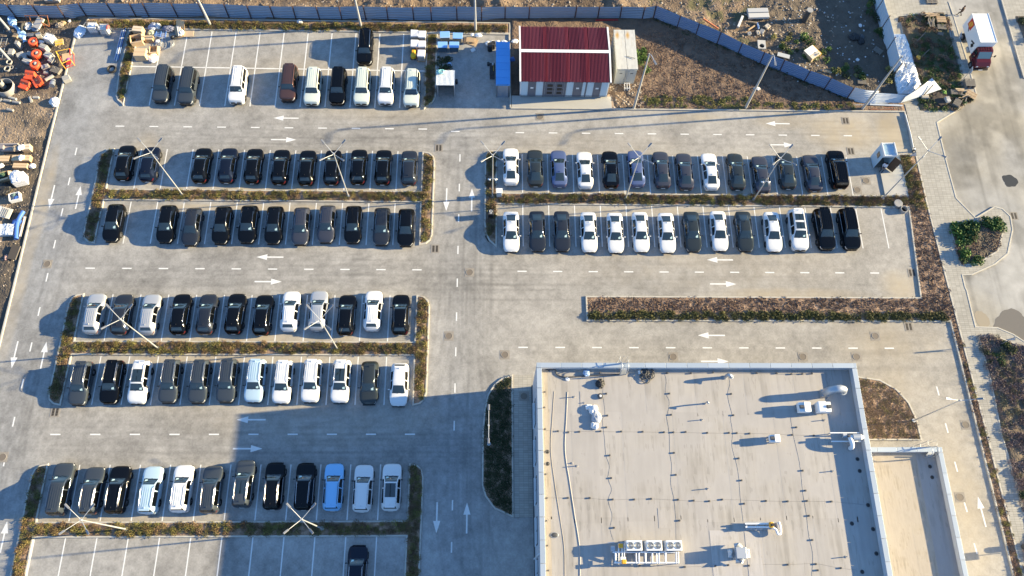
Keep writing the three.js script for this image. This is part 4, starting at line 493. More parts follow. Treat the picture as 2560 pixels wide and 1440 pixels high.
{ // pipe rack in front of the condensers
  const o = zb7(1200, 1270, ROOF + 0.5), g = thing('pipe_rack', 'rack of white insulated pipes in front of the three condensers', 'pipes', o[0], o[1], 0, ROOF), at = (x, y, h) => { const p = zb7(x, y, ROOF + h); return [p[0] - o[0], h, p[1] - o[1]]; };
  for (const [a, b] of [[[905, 1225], [1505, 1225]], [[920, 1320], [1490, 1320]]]) part(g, 'header_pipe', bar(at(...a, 0.6), at(...b, 0.6), 0.06, 0.06, 8), mWhite); for (const x of [930, 1115, 1140, 1200, 1260, 1300, 1320, 1380, 1475, 1495]) part(g, 'cross_pipe', bar(at(x, 1225, 0.62), at(x + 3, 1325, 0.62), x % 3 ? 0.05 : 0.075, 0.05, 8), mWhite);
  for (const x of [905, 1100, 1300, 1500]) for (const y of [1225, 1325]) { const p = at(x, y, 0.6); part(g, 'post', bar(p, [p[0], 0, p[2]], 0.03), mGalv); } for (const x of [960, 990, 1010]) part(g, 'riser_pipe', tube([at(x, 1150, 0.5), at(x, 1180, 0.75), at(x, 1240, 0.65), at(x, 1300, 0.35)], 0.045, 8), mWhite); part(g, 'fan_drum', cyl(0.22, 0.22, 0.3, 14, ...at(905, 1195, 0.5), 0, 0, PI / 2), mGalv);
  for (const [x, y] of [[978, 1168], [1008, 1312]]) part(g, 'valve_motor', rbx(0.32, 0.26, 0.3, 0.05, ...at(x, y, 0.85)), mYellow); part(g, 'panel', rbx(0.4, 0.05, 0.35, 0.02, ...at(1000, 1290, 0.7)), mWhite); for (const x of [890, 1000]) part(g, 'bracket', bx(0.5, 0.05, 0.05, ...at(x, 1138, 0.6)), mGalv);
}
{ // four-way vent cap
  const o = zb7(2045, 1235, ROOF + 0.5), g = thing('roof_vent_cap', 'square roof vent with four splayed metal hoods near the bottom edge', 'vent', o[0], o[1], 0, ROOF); part(g, 'shaft', rbx(0.8, 1.0, 0.8, 0.02, 0, 0.5, 0), mGalv); part(g, 'top_plate', rbx(0.72, 0.04, 0.78, 0.01, 0, 1.03, 0), mGalv);
  for (let k = 0; k < 4; k++) { const h = new THREE.ConeGeometry(0.34, 0.42, 4, 1).rotateY(PI / 4).scale(1.25, 1, 0.8); part(g, 'hood', put(h, cos(k * PI / 2) * 0.62, 0.62, sin(k * PI / 2) * 0.62, 0.45 * sin(k * PI / 2), k % 2 ? 0 : PI / 2, 0), k === 0 ? mWhite : mGalv); }
}
{ // long pipe run with yellow drive
  const a = z8b(-205, 985, ROOF + 0.45), b = z8b(105, 985, ROOF + 0.45), g = thing('pipe_run', 'white twin pipe on a low frame with yellow valve drive, right part of the roof', 'pipes', (a[0] + b[0]) / 2, a[1], 0, ROOF), l = (b[0] - a[0]) / 2;
  for (const z of [-0.12, 0.12]) part(g, 'pipe', bar([-l, 0.45, z], [l * 0.6, 0.45, z], 0.07, 0.07, 8), mWhite); part(g, 'elbow', tube([[l * 0.55, 0.45, 0.15], [l * 0.75, 0.45, 0.3], [l * 0.85, 0.4, 0.6], [l * 1.0, 0.35, 0.6], [l * 1.05, 0.35, 0.1], [l, 0.35, -0.25]], 0.09, 8, 24), mWhite); part(g, 'valve_drive', rbx(0.3, 0.34, 0.42, 0.08, l * 0.48, 0.6, -0.02), mYellow); part(g, 'drive_motor', cyl(0.12, 0.12, 0.3, 12, l * 0.48, 0.85, 0), mBlackP); for (const x of [-0.9, -0.3, 0.3, 0.9]) part(g, 'stand', bx(0.06, 0.42, 0.4, x * l, 0.21, 0), mGalv); for (const z of [-0.25, 0.25]) part(g, 'frame_rail', bx(l * 1.9, 0.05, 0.05, 0, 0.28, z), mGalv);
}
{ // duct on a steel frame over the shaded strip
  const o = z8b(695, 190, ROOF + 0.5), g = thing('duct_frame', 'ventilation duct and fan on a white steel frame against the right parapet', 'air duct', o[0], o[1], 0, ROOF); for (const z of [-0.33, 0.33]) part(g, 'beam', bx(2.3, 0.1, 0.08, 0, 0.5, z), mWhite); for (const x of [-1.1, 0.2, 1.1]) for (const z of [-0.33, 0.33]) part(g, 'leg', bx(0.06, 0.5, 0.06, x, 0.25, z), mGalv); part(g, 'fan_drum', cyl(0.26, 0.26, 0.6, 16, 0.75, 0.75, 0.05, 0, 0, PI / 2), mGalv); part(g, 'fan_cone', cyl(0.14, 0.26, 0.25, 16, 1.15, 0.75, 0.05, 0, 0, -PI / 2), mWhite); part(g, 'elbow', tube([[0.45, 0.75, 0.05], [0.25, 0.78, 0.1], [0.35, 0.75, 0.5], [0.42, 0.5, 0.75], [0.42, 0.1, 0.8]], 0.17, 10, 22), mWhite); part(g, 'damper', bx(0.3, 0.25, 0.3, -0.1, 0.66, -0.1), mGalv); part(g, 'motor', cyl(0.09, 0.09, 0.2, 10, 0.1, 0.95, 0), mDarkG);
}
// things left lying on the roof
const mPlastic = std(0.62, 0.62, 0.62, 0.6), mTarp = std(0.3, 0.42, 0.6, 0.6);
function crumple(r, s, sy = 0.6, d = 4) { const g = mergeVertices(new THREE.IcosahedronGeometry(r, d).deleteAttribute('normal').deleteAttribute('uv')), P = g.attributes.position, ex = 0.8 + 0.5 * hash(s, 1, 9), ez = 0.75 + 0.5 * hash(s, 2, 9); for (let i = 0; i < P.count; i++) { const x = P.getX(i) / r, y = P.getY(i) / r, z = P.getZ(i) / r, q = fbm(x * 1.3 + s * 1.7, z * 1.3 + y + s, s, 3), w = 1 - abs(fbm(x * 2.6 + y * 1.5 + s, z * 2.6 - y * 1.2 + s * 3, s + 9, 4) - 0.5) * 4, k = 0.45 + 0.8 * q + 0.28 * w; P.setXYZ(i, x * r * k * ex, max(-r * 0.3, y * r * k * sy) + r * 0.3, z * r * k * ez); } g.computeVertexNormals(); const n = g.toNonIndexed(); n.computeVertexNormals(); return n; }
const bagAt = (p, r, s, m, label, name = 'rubbish_bag', cat = 'bag') => { const o = solo(name, crumple(r, s), m, label, cat); o.position.set(p[0], p[2] ?? ROOF, p[1]); return o; };
bagAt(zb3(790, 1010, ROOF), 0.42, 3, mBlackP, 'crumpled black bag lying in the upper left of the roof'); bagAt(zb3(735, 1240, ROOF), 0.36, 5, mPlastic, 'pale bundle of foil and cable, topmost of the heap on the roof', 'waste_bundle', 'waste'); bagAt(zb3(755, 1310, ROOF), 0.4, 8, std(0.35, 0.37, 0.4, 0.5), 'grey bundle in the middle of the heap on the roof', 'waste_bundle', 'waste'); bagAt(zb3(745, 1385, ROOF), 0.36, 11, mPlastic, 'white crumpled foil at the bottom of the heap on the roof', 'waste_bundle', 'waste'); bagAt(zb3(690, 1215, ROOF), 0.22, 14, mWhite, 'small round white bucket-like bundle left of the heap on the roof', 'waste_bundle', 'waste'); bagAt(zb3(668, 912, ROOF), 0.3, 17, mTarp, 'blue folded tarpaulin near the upper parapet of the roof', 'tarpaulin', 'tarpaulin'); bagAt(zb3(1155, 900, ROOF), 0.2, 18, mWhite, 'small white bag beside the dark cable coil on the roof'); bagAt(zb3(500, 962, ROOF), 0.13, 24, mWhite, 'little white block near the hose on the roof', 'block', 'block');
{ const p = zb3(795, 1120, ROOF), g = thing('cable_drum', 'small grey cable roll standing above the heap on the roof', 'cable drum', p[0], p[1], 0.4, ROOF); part(g, 'roll', put(new THREE.TorusGeometry(0.16, 0.08, 8, 18), 0, 0.12, 0, PI / 2), mDarkG); part(g, 'core', cyl(0.1, 0.1, 0.2, 12, 0, 0.12, 0), mPlastic); }
{ const p = zb3(1215, 930, ROOF), c = []; for (let i = 0; i < 9; i++) c.push(put(new THREE.TorusGeometry(0.22 + 0.12 * R(), 0.035, 5, 22), rr(-0.3, 0.3), 0.06 + 0.05 * i * 0.5, rr(-0.35, 0.35), PI / 2 + rr(-0.3, 0.3), rr(0, 3))); const o = solo('cable_coil', c, mDarkG, 'tangle of dark cable coils against the upper parapet of the roof', 'cable'); o.position.set(p[0], ROOF, p[1]); o.userData.kind = undefined; delete o.userData.kind; }
solo('hose', tube([[300, 880], [395, 885], [400, 920], [450, 945], [560, 945], [690, 935], [820, 930], [960, 925]].map(([x, y]) => { const p = zb3(x, y, ROOF); return [p[0], ROOF + 0.06, p[1]]; }), 0.05, 6, 60), mDarkG, 'dark grey hose lying along the upper parapet of the roof', 'hose');
{ const g = thing('drain_cover', 'grey domed roof drain at the lower left of the roof', 'drain', ...zb7(383, 1072, ROOF), 0, ROOF); part(g, 'dome', new THREE.SphereGeometry(0.28, 16, 6, 0, PI * 2, 0, PI / 2).scale(1, 0.35, 0.7), mDarkG); part(g, 'rim', put(new THREE.TorusGeometry(0.27, 0.03, 5, 20).scale(1, 0.7, 1), 0, 0.02, 0, PI / 2), mGalv); }
[[zb7(318, 322, ROOF)], [zb7(320, 430, ROOF)], [z8b(805, 388, ROOF)], [z8b(825, 495, ROOF)], [z8b(755, 968, ROOF)], [z8b(945, 1018, ROOF)], [z8b(975, 1238, ROOF)], [z8b(848, 1403, ROOF)], [z8b(900, 802, ROOF)]].forEach(([p], i) => { const g = thing('roof_drain', ['black roof drain beside the left parapet, upper of two', 'black roof drain beside the left parapet, lower of two', 'black drain in the shaded strip just below the duct frame', 'second black drain below the duct frame in the shaded strip', 'black drain in the middle of the shaded strip', 'black drain close to the right parapet, lower half of the shaded strip', 'black drain near the bottom of the right parapet', 'black drain at the bottom edge of the shaded strip', 'black drain at the end of the wire in the shaded strip'][i], 'drain', p[0], p[1], 0, ROOF); part(g, 'dome', new THREE.SphereGeometry(0.11, 12, 6, 0, PI * 2, 0, PI / 2), mBlackP); part(g, 'flange', cyl(0.15, 0.16, 0.02, 14, 0, 0.02, 0), mDarkG); });
[[z8b(1457, 455, 4.45)], [z8b(1477, 552, 4.45)]].forEach(([p], i) => { const g = thing('roof_drain', ['upper black drain on the annex roof', 'lower black drain on the annex roof'][i], 'drain', p[0], p[1], 0, 4.45); part(g, 'dome', new THREE.SphereGeometry(0.12, 12, 6, 0, PI * 2, 0, PI / 2), mBlackP); part(g, 'flange', cyl(0.15, 0.16, 0.02, 14, 0, 0.02, 0), mDarkG); });

// ---------- lamp posts ----------
const mPole = std(0.42, 0.43, 0.44, 0.45, 0.3), mHeadG = std(0.2, 0.21, 0.23, 0.4, 0.3), mLens = std(0.3, 0.32, 0.35, 0.1), mConcPole = std(0.36, 0.35, 0.33, 0.9);
function lampPost(x, z, label, h = 7.75, arms = [45, 135, 225, 315], group = 'street lamps of the car park') {
  const g = thing('street_lamp', label, 'street lamp', x, z, 0, 0, group); part(g, 'pole', cyl(0.036, 0.068, h, 10, 0, h / 2, 0), mPole); part(g, 'base_flange', cyl(0.17, 0.17, 0.06, 12, 0, 0.13, 0), mPole); part(g, 'pole_cap', cyl(0.075, 0.075, 0.28, 10, 0, h - 0.05, 0), mPole);
  for (const a of arms) { const c = cos(a * PI / 180), s = sin(a * PI / 180); const arm = part(g, 'arm', bar([0, h - 0.08, 0], [c * 1.05, h + 0.42, s * 1.05], 0.028, 0.024), mPole); const hd = rbx(0.46, 0.06, 0.16, 0.03); hd.rotateZ(0.35); hd.rotateY(-a * PI / 180); hd.translate(c * 1.28, h + 0.53, s * 1.28); const head = part(arm, 'lamp_head', hd, mHeadG); }
  return g;
}
[[-29.6, -36.6, 'left lamp in the upper left hedge, four arms'], [-13.8, -36.6, 'right lamp in the upper left hedge, four arms'], [-29.5, -21.25, 'left lamp in the middle left hedge, four arms'], [-13.7, -21.25, 'right lamp in the middle left hedge, four arms'], [-29.6, -5.85, 'left lamp in the bottom left hedge, four arms in the sun'], [-13.75, -5.85, 'right lamp in the bottom left hedge, four arms, foot in the building shade'], [0.08, -36.6, 'lamp at the left end of the right hedge, four arms and two cameras'], [13.0, -36.55, 'middle lamp in the right hedge, above a blue saloon'], [25.55, -36.55, 'lamp in the right half of the right hedge, four arms and a camera'], [38.3, -36.75, 'tall lamp by the guard booth, rightmost in the right hedge']].forEach(([x, z, l], i) => {
  const g = lampPost(x, z, 'white ' + l, i === 9 ? 8.9 : 7.75);
  if (i === 6 || i === 8) for (const s of [-1, 1]) { part(g, 'camera_bracket', bar([0, 3.6, 0], [s * 0.22, 3.7, 0.05], 0.03), mWhite); part(g, 'security_camera', rbx(0.26, 0.12, 0.12, 0.04, s * 0.32, 3.68, 0.12, 0, s * 0.6, -s * 0.2), mWhite); }
});
lampPost(...G(2283, 1052), 'two-armed street lamp on the quarter-round bed right of the building', 7.5, [180, 0]); lampPost(...G(1222, 1110), 'two-armed street lamp in the shaded rounded bed', 7.6, [90, 270]);
[[1584, 271, 8.65, 'grey mast beside the pale container', 75], [1863, 271, 8.6, 'grey mast in the middle of the brown earth strip', 95], [2154.7, 273.6, 8.55, 'grey mast in front of the collapsed fence', 95], [526, 63, 8.6, 'white mast in the fence-foot shrubs right of the cardboard heap', 95], [903, 68, 8.6, 'white mast behind the lone black off-roader', 90], [1189, 78, 8.6, 'white mast above the work yard', 90], [27, 80, 8.6, 'white mast at the far left, upper of two', 300], [25, 151, 8.6, 'white mast at the far left, lower of two', 300]].forEach(([px, py, h, l, a]) => { const [x, z] = G(px, py), g = thing('street_lamp', 'tall single-armed ' + l, 'street lamp', x, z, 0, 0, 'tall masts round the site'); part(g, 'pole', cyl(0.065, 0.14, h, 12, 0, h / 2, 0), px > 1300 ? mConcPole : mPole); const c = cos(a * PI / 180), s = sin(a * PI / 180), arm = part(g, 'arm', tube([[0, h - 0.3, 0], [c * 0.3, h + 0.2, s * 0.3], [c * 1.1, h + 0.35, s * 1.1]], 0.04, 6), mPole), hd = rbx(0.55, 0.08, 0.2, 0.03); hd.rotateZ(0.15); hd.rotateY(-a * PI / 180); hd.translate(c * 1.35, h + 0.4, s * 1.35); part(arm, 'lamp_head', hd, mHeadG); });
// ---------- roads and pavements on the right ----------
struct('road', sheet([[42.5, -80], [80, -80], [80, 6], [43.4, 6], [42.5, -47]], 0.012), mRoad, 'worn pale concrete road and its junction on the right');
const isle = POLY.cornerIsle;
struct('pavement', sheet([[42.66, -47.9], [44.1, -47.5], [44.1, -47.03], z4(1690, 1000), z4(1515, 1105), [45.5, -41.2], [45.6, -36.9], [47.08, -34.72], [49.24, -35.95], [49.98, -35.77], [50.53, -34.86], [50.4, -33.42], [49.3, -30.93], [47.81, -29.85], [45.41, -28.77], [44.4, -28.7], [44.4, -27.35], z4b(1780, 170), z4b(1830, 380), z4b(1860, 500), z4b(2060, 510), z4b(2200, 570), z4b(2304, 640), z4b(2400, 720), z4b(2400, 800), z4b(2304, 710), z4b(2200, 640), z4b(2070, 590), z4b(1890, 580), z4b(1920, 700), z4b(1980, 900), z4b(2090, 1440), z8b(2200, 520), z8b(2304, 800), z8b(2420, 1200), [46.5, 4], [43.82, 4], [43.37, -13.77], [42.94, -27.35], [42.69, -36.1]], 0.1, [isle]), mSlab, 'grey slab pavement beside the long right-hand bed');
struct('pavement', sheet([z4(1010, -60), z4(1600, -60), z4(1640, 130), z4(1170, 152), z4(1150, 310), z4(1230, 320), z4(1300, 520), z4(1375, 760), z4(1350, 900), z4(1225, 925), z4(1160, 850), z4(1080, 480), z4(1040, 200)], 0.09), mSlab, 'slab pavement at the upper right beside the second fence');
struct('pavement', sheet([z4(1604, 100), z4(1663, 150), z4(1800, 600), z4(1868, 850), z4(1690, 996), z4(1640, 960), z4(1742, 830), z4(1735, 690)], 0.1), mSlab, 'narrow slab pavement along the road past the truck');
struct('pavement', sheet([z4(2090, -40), z4(2700, -40), z4(2700, 800), z4(2304, 705)], 0.1, [[z4(2222, 150), z4(2560, 150), z4(2620, 460), z4(2310, 395)]]), mSlab, 'slab pavement on the far side of the road at upper right');
const kerbs = (pts, l, c = false) => struct('kerb', wallStrip(pts, 0.13, -0.05, 0.125, c), mKerb, l);
kerbs([z4(1515, 1105), [45.55, -41.2], [45.65, -36.85], [47.1, -34.66], [49.24, -35.9], [49.98, -35.7], [50.6, -34.86], [50.45, -33.42], [49.35, -30.9], [47.85, -29.8], [45.41, -28.72], [44.45, -28.65], [44.45, -27.35], z4b(1783, 170), z4b(1833, 380), z4b(1862, 497), z4b(2060, 505), z4b(2202, 565), z4b(2304, 632)], 'pale kerb winding along the right-hand pavement and its green corner'); kerbs([z4(1515, 1105), z4(1690, 1000), z4(1872, 860), z4(1800, 598), z4(1665, 148), z4(1620, 20)], 'pale kerb along the road beside the parked truck'); kerbs([z4(2085, -40), z4(2300, 705)], 'pale kerb on the far side of the road at upper right'); kerbs(isle, 'kerb round the green corner bed on the right', true); kerbs([z4b(1893, 585), z4b(1925, 700), z4b(1985, 900), z4b(2092, 1440), z8b(2202, 520), z8b(2306, 800), z8b(2420, 1200)], 'kerb between the right-hand pavement and the shrub bed'); kerbs([z4b(1890, 582), z4b(2070, 592), z4b(2200, 642), z4b(2304, 712)], 'kerb below the curved path at the right edge');
const mMud = std(0.17, 0.15, 0.12, 0.16), mWet = std(0.045, 0.043, 0.036, 0.3), blob = (p, rx, rz, s, n = 40) => { const o = []; for (let i = 0; i < n; i++) { const a = i / n * 2 * PI, k = 0.6 + 0.8 * fbm(cos(a) * 1.3 + s, sin(a) * 1.3 + s, s, 3); o.push([p[0] + cos(a) * rx * k, p[1] + sin(a) * rz * k]); } return o; };
struct('puddle', sheet(blob(z4b(2230, 490), 2.0, 1.6, 3), 0.018), mMud, 'muddy brown puddle on the road at the right edge'); struct('puddle', sheet(blob(z4b(1930, 425), 0.7, 0.8, 8), 0.018), std(0.24, 0.2, 0.145, 0.5), 'small drying mud patch beside the right pavement'); struct('puddle', sheet(blob(z8(2175, 480), 0.7, 0.7, 12), 0.018), mWet, 'dark wet patch on the road at the right');
// covers and gratings let into the paving
const mCast = std(0.15, 0.125, 0.1, 0.8), mSlot = std(0.015, 0.014, 0.013, 0.9), mRing = std(0.24, 0.215, 0.185, 0.9);
[[1097, 370, 'right of the upper left hedge end'], [1088, 622, 'below the right end of the upper left bed'], [1222, 595, 'in the shade left of the right-hand rows'], [2114, 302, 'near the collapsed fence at upper right'], [2127, 378, 'left of the guard booth'], [2280, 682, 'in the right corner of the lower drive'], [2272, 817, 'below the right end of the brown planting strip'], [138, 1030, 'below the middle left bed'], [2535, 540, 'beside the green corner bed on the road']].forEach(([x, y, l], i) => { const p = G(x, y), g = thing('drain_grating', 'slotted drain grating ' + l, 'drain', p[0], p[1], i === 2 ? 0.5 : 0); part(g, 'frame', bx(0.78, 0.012, 0.88, 0, 0.008, 0), mRing); for (const k of [-1, 1]) { const b = part(g, 'grate', bx(0.2, 0.012, 0.66, k * 0.16, 0.012, 0), mSlot); for (let j = -2; j <= 2; j++) part(b, 'grate_bar', bx(0.2, 0.014, 0.03, k * 0.16, 0.014, j * 0.13), mCast); } });
[[118, 660, 'at the left edge below the upper left bed'], [1174, 681, 'in the crossing of the drives'], [1262, 887, 'left of the flat-roofed building corner'], [1122, 840, 'right of the middle left bed'], [1683, 892, 'above the flat-roofed building'], [2188, 840, 'below the brown planting strip, left of the grating'], [2007, 892, 'above the right part of the flat-roofed building'], [2141, 892, 'at the upper right corner of the flat-roofed building'], [1350, 292, 'in front of the red-roofed building'], [2143, 475, 'left of the booth by the hedge'], [6, 1143, 'at the very left edge, lower half'], [1310, 991, 'in the shaded path by the building'], [2414, 1062, 'on the right drive beside the hedge'], [2400, 1243, 'on the right drive beside the annex'], [2165, 452, 'between the last car and the booth']].forEach(([x, y, l], i) => { const p = G(x, y), h = i === 11 ? 0.06 : 0, g = thing('manhole_cover', 'rusty manhole cover ' + l, 'manhole cover', p[0], p[1], 0, h); part(g, 'surround', bx(0.86, 0.01, 0.86, 0, 0.007, 0), mRing); const c = part(g, 'lid', cyl(0.3, 0.31, 0.02, 24, 0, 0.01, 0), mCast); part(c, 'lid_rim', put(new THREE.TorusGeometry(0.31, 0.022, 5, 28), 0, 0.014, 0, PI / 2), mRing); });

// ---------- low planting ----------
function leafCluster(seed, n, rad, hgt, leaf, twigs, twigH, flat = 0.6) {
  const r = mulberry(seed), P = [], tri = (a, b, c) => P.push(...a, ...b, ...c), V = new THREE.Vector3();
  for (let i = 0; i < n; i++) {
    const a = r() * 2 * PI, q = sqrt(r()) * rad, y = hgt * (0.12 + 0.88 * Math.pow(r(), 0.8)) * (1 - 0.45 * (q / rad) ** 2), x = q * cos(a), z = q * sin(a), d = new THREE.Vector3(r() - 0.5, (r() - 0.35) * flat, r() - 0.5).normalize(), s = V.clone().set(r() - 0.5, r() - 0.5, r() - 0.5).cross(d).normalize(), l = leaf * (0.7 + 0.7 * r()), w = l * 0.34;
    const b = [x, y, z], t = [x + d.x * l, y + d.y * l, z + d.z * l], m1 = [x + d.x * l * 0.5 + s.x * w, y + d.y * l * 0.5 + s.y * w, z + d.z * l * 0.5 + s.z * w], m2 = [x + d.x * l * 0.5 - s.x * w, y + d.y * l * 0.5 - s.y * w, z + d.z * l * 0.5 - s.z * w]; tri(b, m1, t); tri(b, t, m2);
  }
  for (let i = 0; i < twigs; i++) { const a = r() * 2 * PI, x = rad * 0.7 * cos(a) * r(), z = rad * 0.7 * sin(a) * r(), h = twigH * (0.6 + 0.4 * r()), lx = (r() - 0.5) * 0.25, lz = (r() - 0.5) * 0.25, w = 0.009; tri([x - w, 0, z], [x + w, 0, z], [x + lx, h, z + lz]); tri([x, 0, z - w], [x, 0, z + w], [x + lx, h, z + lz]); }
  const g = new THREE.BufferGeometry(); g.setAttribute('position', new THREE.Float32BufferAttribute(P, 3)); g.computeVertexNormals(); return g;
}
const LEAFM = new THREE.MeshStandardMaterial({ color: 0xffffff, roughness: 0.85, side: THREE.DoubleSide });
const SHRUB = leafCluster(5, 70, 0.24, 0.15, 0.075, 5, 0.5), SHRUB2 = leafCluster(6, 70, 0.24, 0.17, 0.085, 3, 0.38), TUFT = leafCluster(7, 24, 0.22, 0.035, 0.085, 0, 0, 0.45), GRASS = leafCluster(8, 30, 0.22, 0.05, 0.08, 0, 0, 0.7), SCRUB = leafCluster(10, 110, 0.36, 0.24, 0.1, 5, 0.4), BUSH = leafCluster(9, 110, 0.4, 0.5, 0.17, 4, 0.7);
const GREENS = [[0.22, 0.2, 0.055], [0.17, 0.155, 0.045], [0.125, 0.115, 0.036], [0.2, 0.15, 0.055], [0.13, 0.09, 0.045], [0.17, 0.11, 0.06], [0.21, 0.14, 0.085]], BROWNS = [[0.2, 0.125, 0.085], [0.16, 0.1, 0.067], [0.25, 0.165, 0.11], [0.12, 0.075, 0.055]], LUSH = [[0.05, 0.1, 0.02], [0.07, 0.13, 0.025], [0.04, 0.075, 0.018]], DEEP = [[0.045, 0.06, 0.022], [0.03, 0.045, 0.016], [0.06, 0.065, 0.026]], PURPLE = [[0.2, 0.15, 0.14], [0.16, 0.115, 0.11], [0.25, 0.19, 0.165], [0.14, 0.13, 0.08]];
function scatter(name, label, geo, polys, dens, cols, y = 0.08, o = {}) {
  const r = mulberry(name.length * 31 + label.length * 7 + polys[0].length), M4 = [], K = []; let i = 0;
  for (const poly of polys) { let x0 = 1e9, x1 = -1e9, z0 = 1e9, z1 = -1e9; for (const [x, z] of poly) { x0 = min(x0, x); x1 = max(x1, x); z0 = min(z0, z); z1 = max(z1, z); } const n = (x1 - x0) * (z1 - z0) * dens; for (let k = 0; k < n; k++) { const x = x0 + r() * (x1 - x0), z = z0 + r() * (z1 - z0); if (!inPoly(x, z, poly)) continue; if (o.gap && fbm(x * 1.3, z * 1.3, 33, 2) < o.gap) continue; if (o.not && inPoly(x, z, o.not)) continue; const s = (o.s ?? 1) * (0.65 + 0.7 * r()), yy = o.terrain ? terrain(x, z)[0] - 0.02 : y; M4.push(new THREE.Matrix4().compose(new THREE.Vector3(x, yy, z), new THREE.Quaternion().setFromEuler(new THREE.Euler(0, r() * 6.28, 0)), new THREE.Vector3(s, s * (0.8 + 0.45 * r()), s))); const c = cols[floor(r() * cols.length)], v = 0.75 + 0.5 * r(); K.push([c[0] * v, c[1] * v, c[2] * v]); } }
  const m = new THREE.InstancedMesh(geo, LEAFM, M4.length); M4.forEach((q, j) => { m.setMatrixAt(j, q); m.setColorAt(j, C(...K[j])); }); shade(m); m.name = numbered(name); m.userData = { kind: 'stuff', label, category: 'plants' }; scene.add(m); return m;
}
const inset = (p, d) => offset(p, d, true), IN = (p) => { const a = inset(p, 0.14), c = inset(p, -0.14), area = (q) => abs(q.reduce((s, v, i) => s + v[0] * q[(i + 1) % q.length][1] - v[1] * q[(i + 1) % q.length][0], 0)); return area(a) < area(c) ? a : c; };
const rect = (x0, x1, z0, z1) => [[x0, z0], [x1, z0], [x1, z1], [x0, z1]];
scatter('low_shrubs', 'low yellow-green shrubs filling the upper left planting bed', SHRUB, [IN(BED.a)], 13, GREENS);
scatter('low_shrubs', 'low yellow-green shrubs filling the middle left planting bed', SHRUB, [IN(BED.b)], 15, GREENS);
scatter('low_shrubs', 'low shrubs in the bottom left planting bed, partly in building shade', SHRUB, [IN(BED.c)], 15, GREENS);
scatter('low_shrubs', 'yellow-green shrubs along the foot of the sheet-metal fence', SHRUB, [rect(-42.5, 1.6, -57.1, -56.3)], 20, GREENS);
scatter('low_shrubs', 'shrubs in the two short beds at the ends of the back row', SHRUB, [IN(BED.nw), IN(BED.ne)], 17, GREENS);
scatter('bushes', 'dark green bushes between the blue-lidded bins and the striped canopy', BUSH, [rect(-5.7, -4.4, -53.0, -51.2)], 7, DEEP, 0, { s: 0.6 });
scatter('low_shrubs', 'shrubs in the hedge between the two right-hand rows of cars', SHRUB, [rect(0.55, 40.8, -36.92, -35.98), rect(-0.5, 0.35, -41.4, -32.4)], 17, [...GREENS, BROWNS[1]]);
scatter('low_shrubs', 'yellowish shrubs in the right-hand bed below the guard booth', SHRUB, [rect(41, 42.5, -41.6, -35.6)], 15, [...GREENS, BROWNS[0], BROWNS[2]]);
scatter('dry_ground_cover', 'brown dry ground cover of the long right-hand planting bed', TUFT, [[[40.85, -35.6], [42.55, -35.6], [42.8, -27.3], [43.25, -13.8], [43.65, 2], [43, 2], [42.65, -13.8], [42.4, -24.2], [40.2, -24.2], [40.2, -26.2]], rect(8.85, 42.2, -26.2, -24.75)], 15, BROWNS);
scatter('low_shrubs', 'dark green shrubs along the lower kerb of the brown planting strip', SHRUB2, [rect(8.9, 42.1, -24.75, -24.1)], 17, [[0.075, 0.08, 0.022], [0.05, 0.058, 0.018], [0.1, 0.09, 0.03]]);
scatter('low_shrubs', 'thin yellow-green plants along the right-hand bed beside the drive', SHRUB, [[[42.7, -22], [43.05, -22], [43.3, -13.8], [43.7, 2], [43.1, 2], [42.72, -13.8]]], 5, [GREENS[0], GREENS[2], BROWNS[2]], 0.08, { s: 0.8 });
scatter('grass', 'dark grass in the shaded rounded bed by the building', GRASS, [IN(BED.s)], 40, DEEP); scatter('dry_grass', 'brown dry grass of the quarter-round bed', GRASS, [IN(BED.e)], 20, [[0.26, 0.18, 0.115], [0.21, 0.145, 0.092], [0.3, 0.21, 0.135], [0.2, 0.17, 0.07]]);
scatter('dry_ground_cover', 'brown tufts on the earth triangle behind the upper kerb', TUFT, [[[14.8, -47], [37, -47], [37, -48.5], [28, -52.5], [20, -56.5], [17, -57.6], [15.2, -55], [15, -50]]], 9, BROWNS, 0, { terrain: 1 });
scatter('weeds', 'green weeds along the upper kerb of the right half', SHRUB2, [rect(15.5, 27, -48.3, -47), rect(27, 37.5, -47.7, -47)], 7, [GREENS[0], [0.13, 0.15, 0.04], GREENS[1]], 0, { terrain: 1, s: 0.85 }); scatter('weeds', 'weeds round the back of the pale container', BUSH, [rect(14.8, 16.2, -54, -51)], 4, LUSH, 0, { terrain: 1, s: 0.7 });
scatter('weeds', 'green weeds along the fence of the building site', GRASS, [[...FENCE.filter((p) => p[0] > 17), ...FENCE.filter((p) => p[0] > 17).map(([x, z]) => [x + 0.25, z + 0.55]).reverse()], rect(-47, -43, -57.3, -56.8)], 9, DEEP, 0, { terrain: 1, s: 1.3 });
scatter('weeds', 'scattered green weeds on the building site behind the fence', BUSH, [[z4(0, 330), z4(110, 440), z4(440, 560), z4(600, 700), z4(760, 780), z4(900, 700), z4(380, 320), z4(150, 300)], [z4(880, 0), z4(950, 0), z4(1060, 400), z4(1120, 740), z4(1080, 740), z4(1000, 400), z4(900, 150)]], 1.6, [...LUSH, GREENS[0], DEEP[0]], 0, { terrain: 1, s: 0.8 });
scatter('weeds', 'weeds and rough grass on the verge between the two pavements', SHRUB2, [POLY.verge], 7, [...LUSH, ...BROWNS, DEEP[0], DEEP[1]], 0, { terrain: 1, gap: 0.4 });
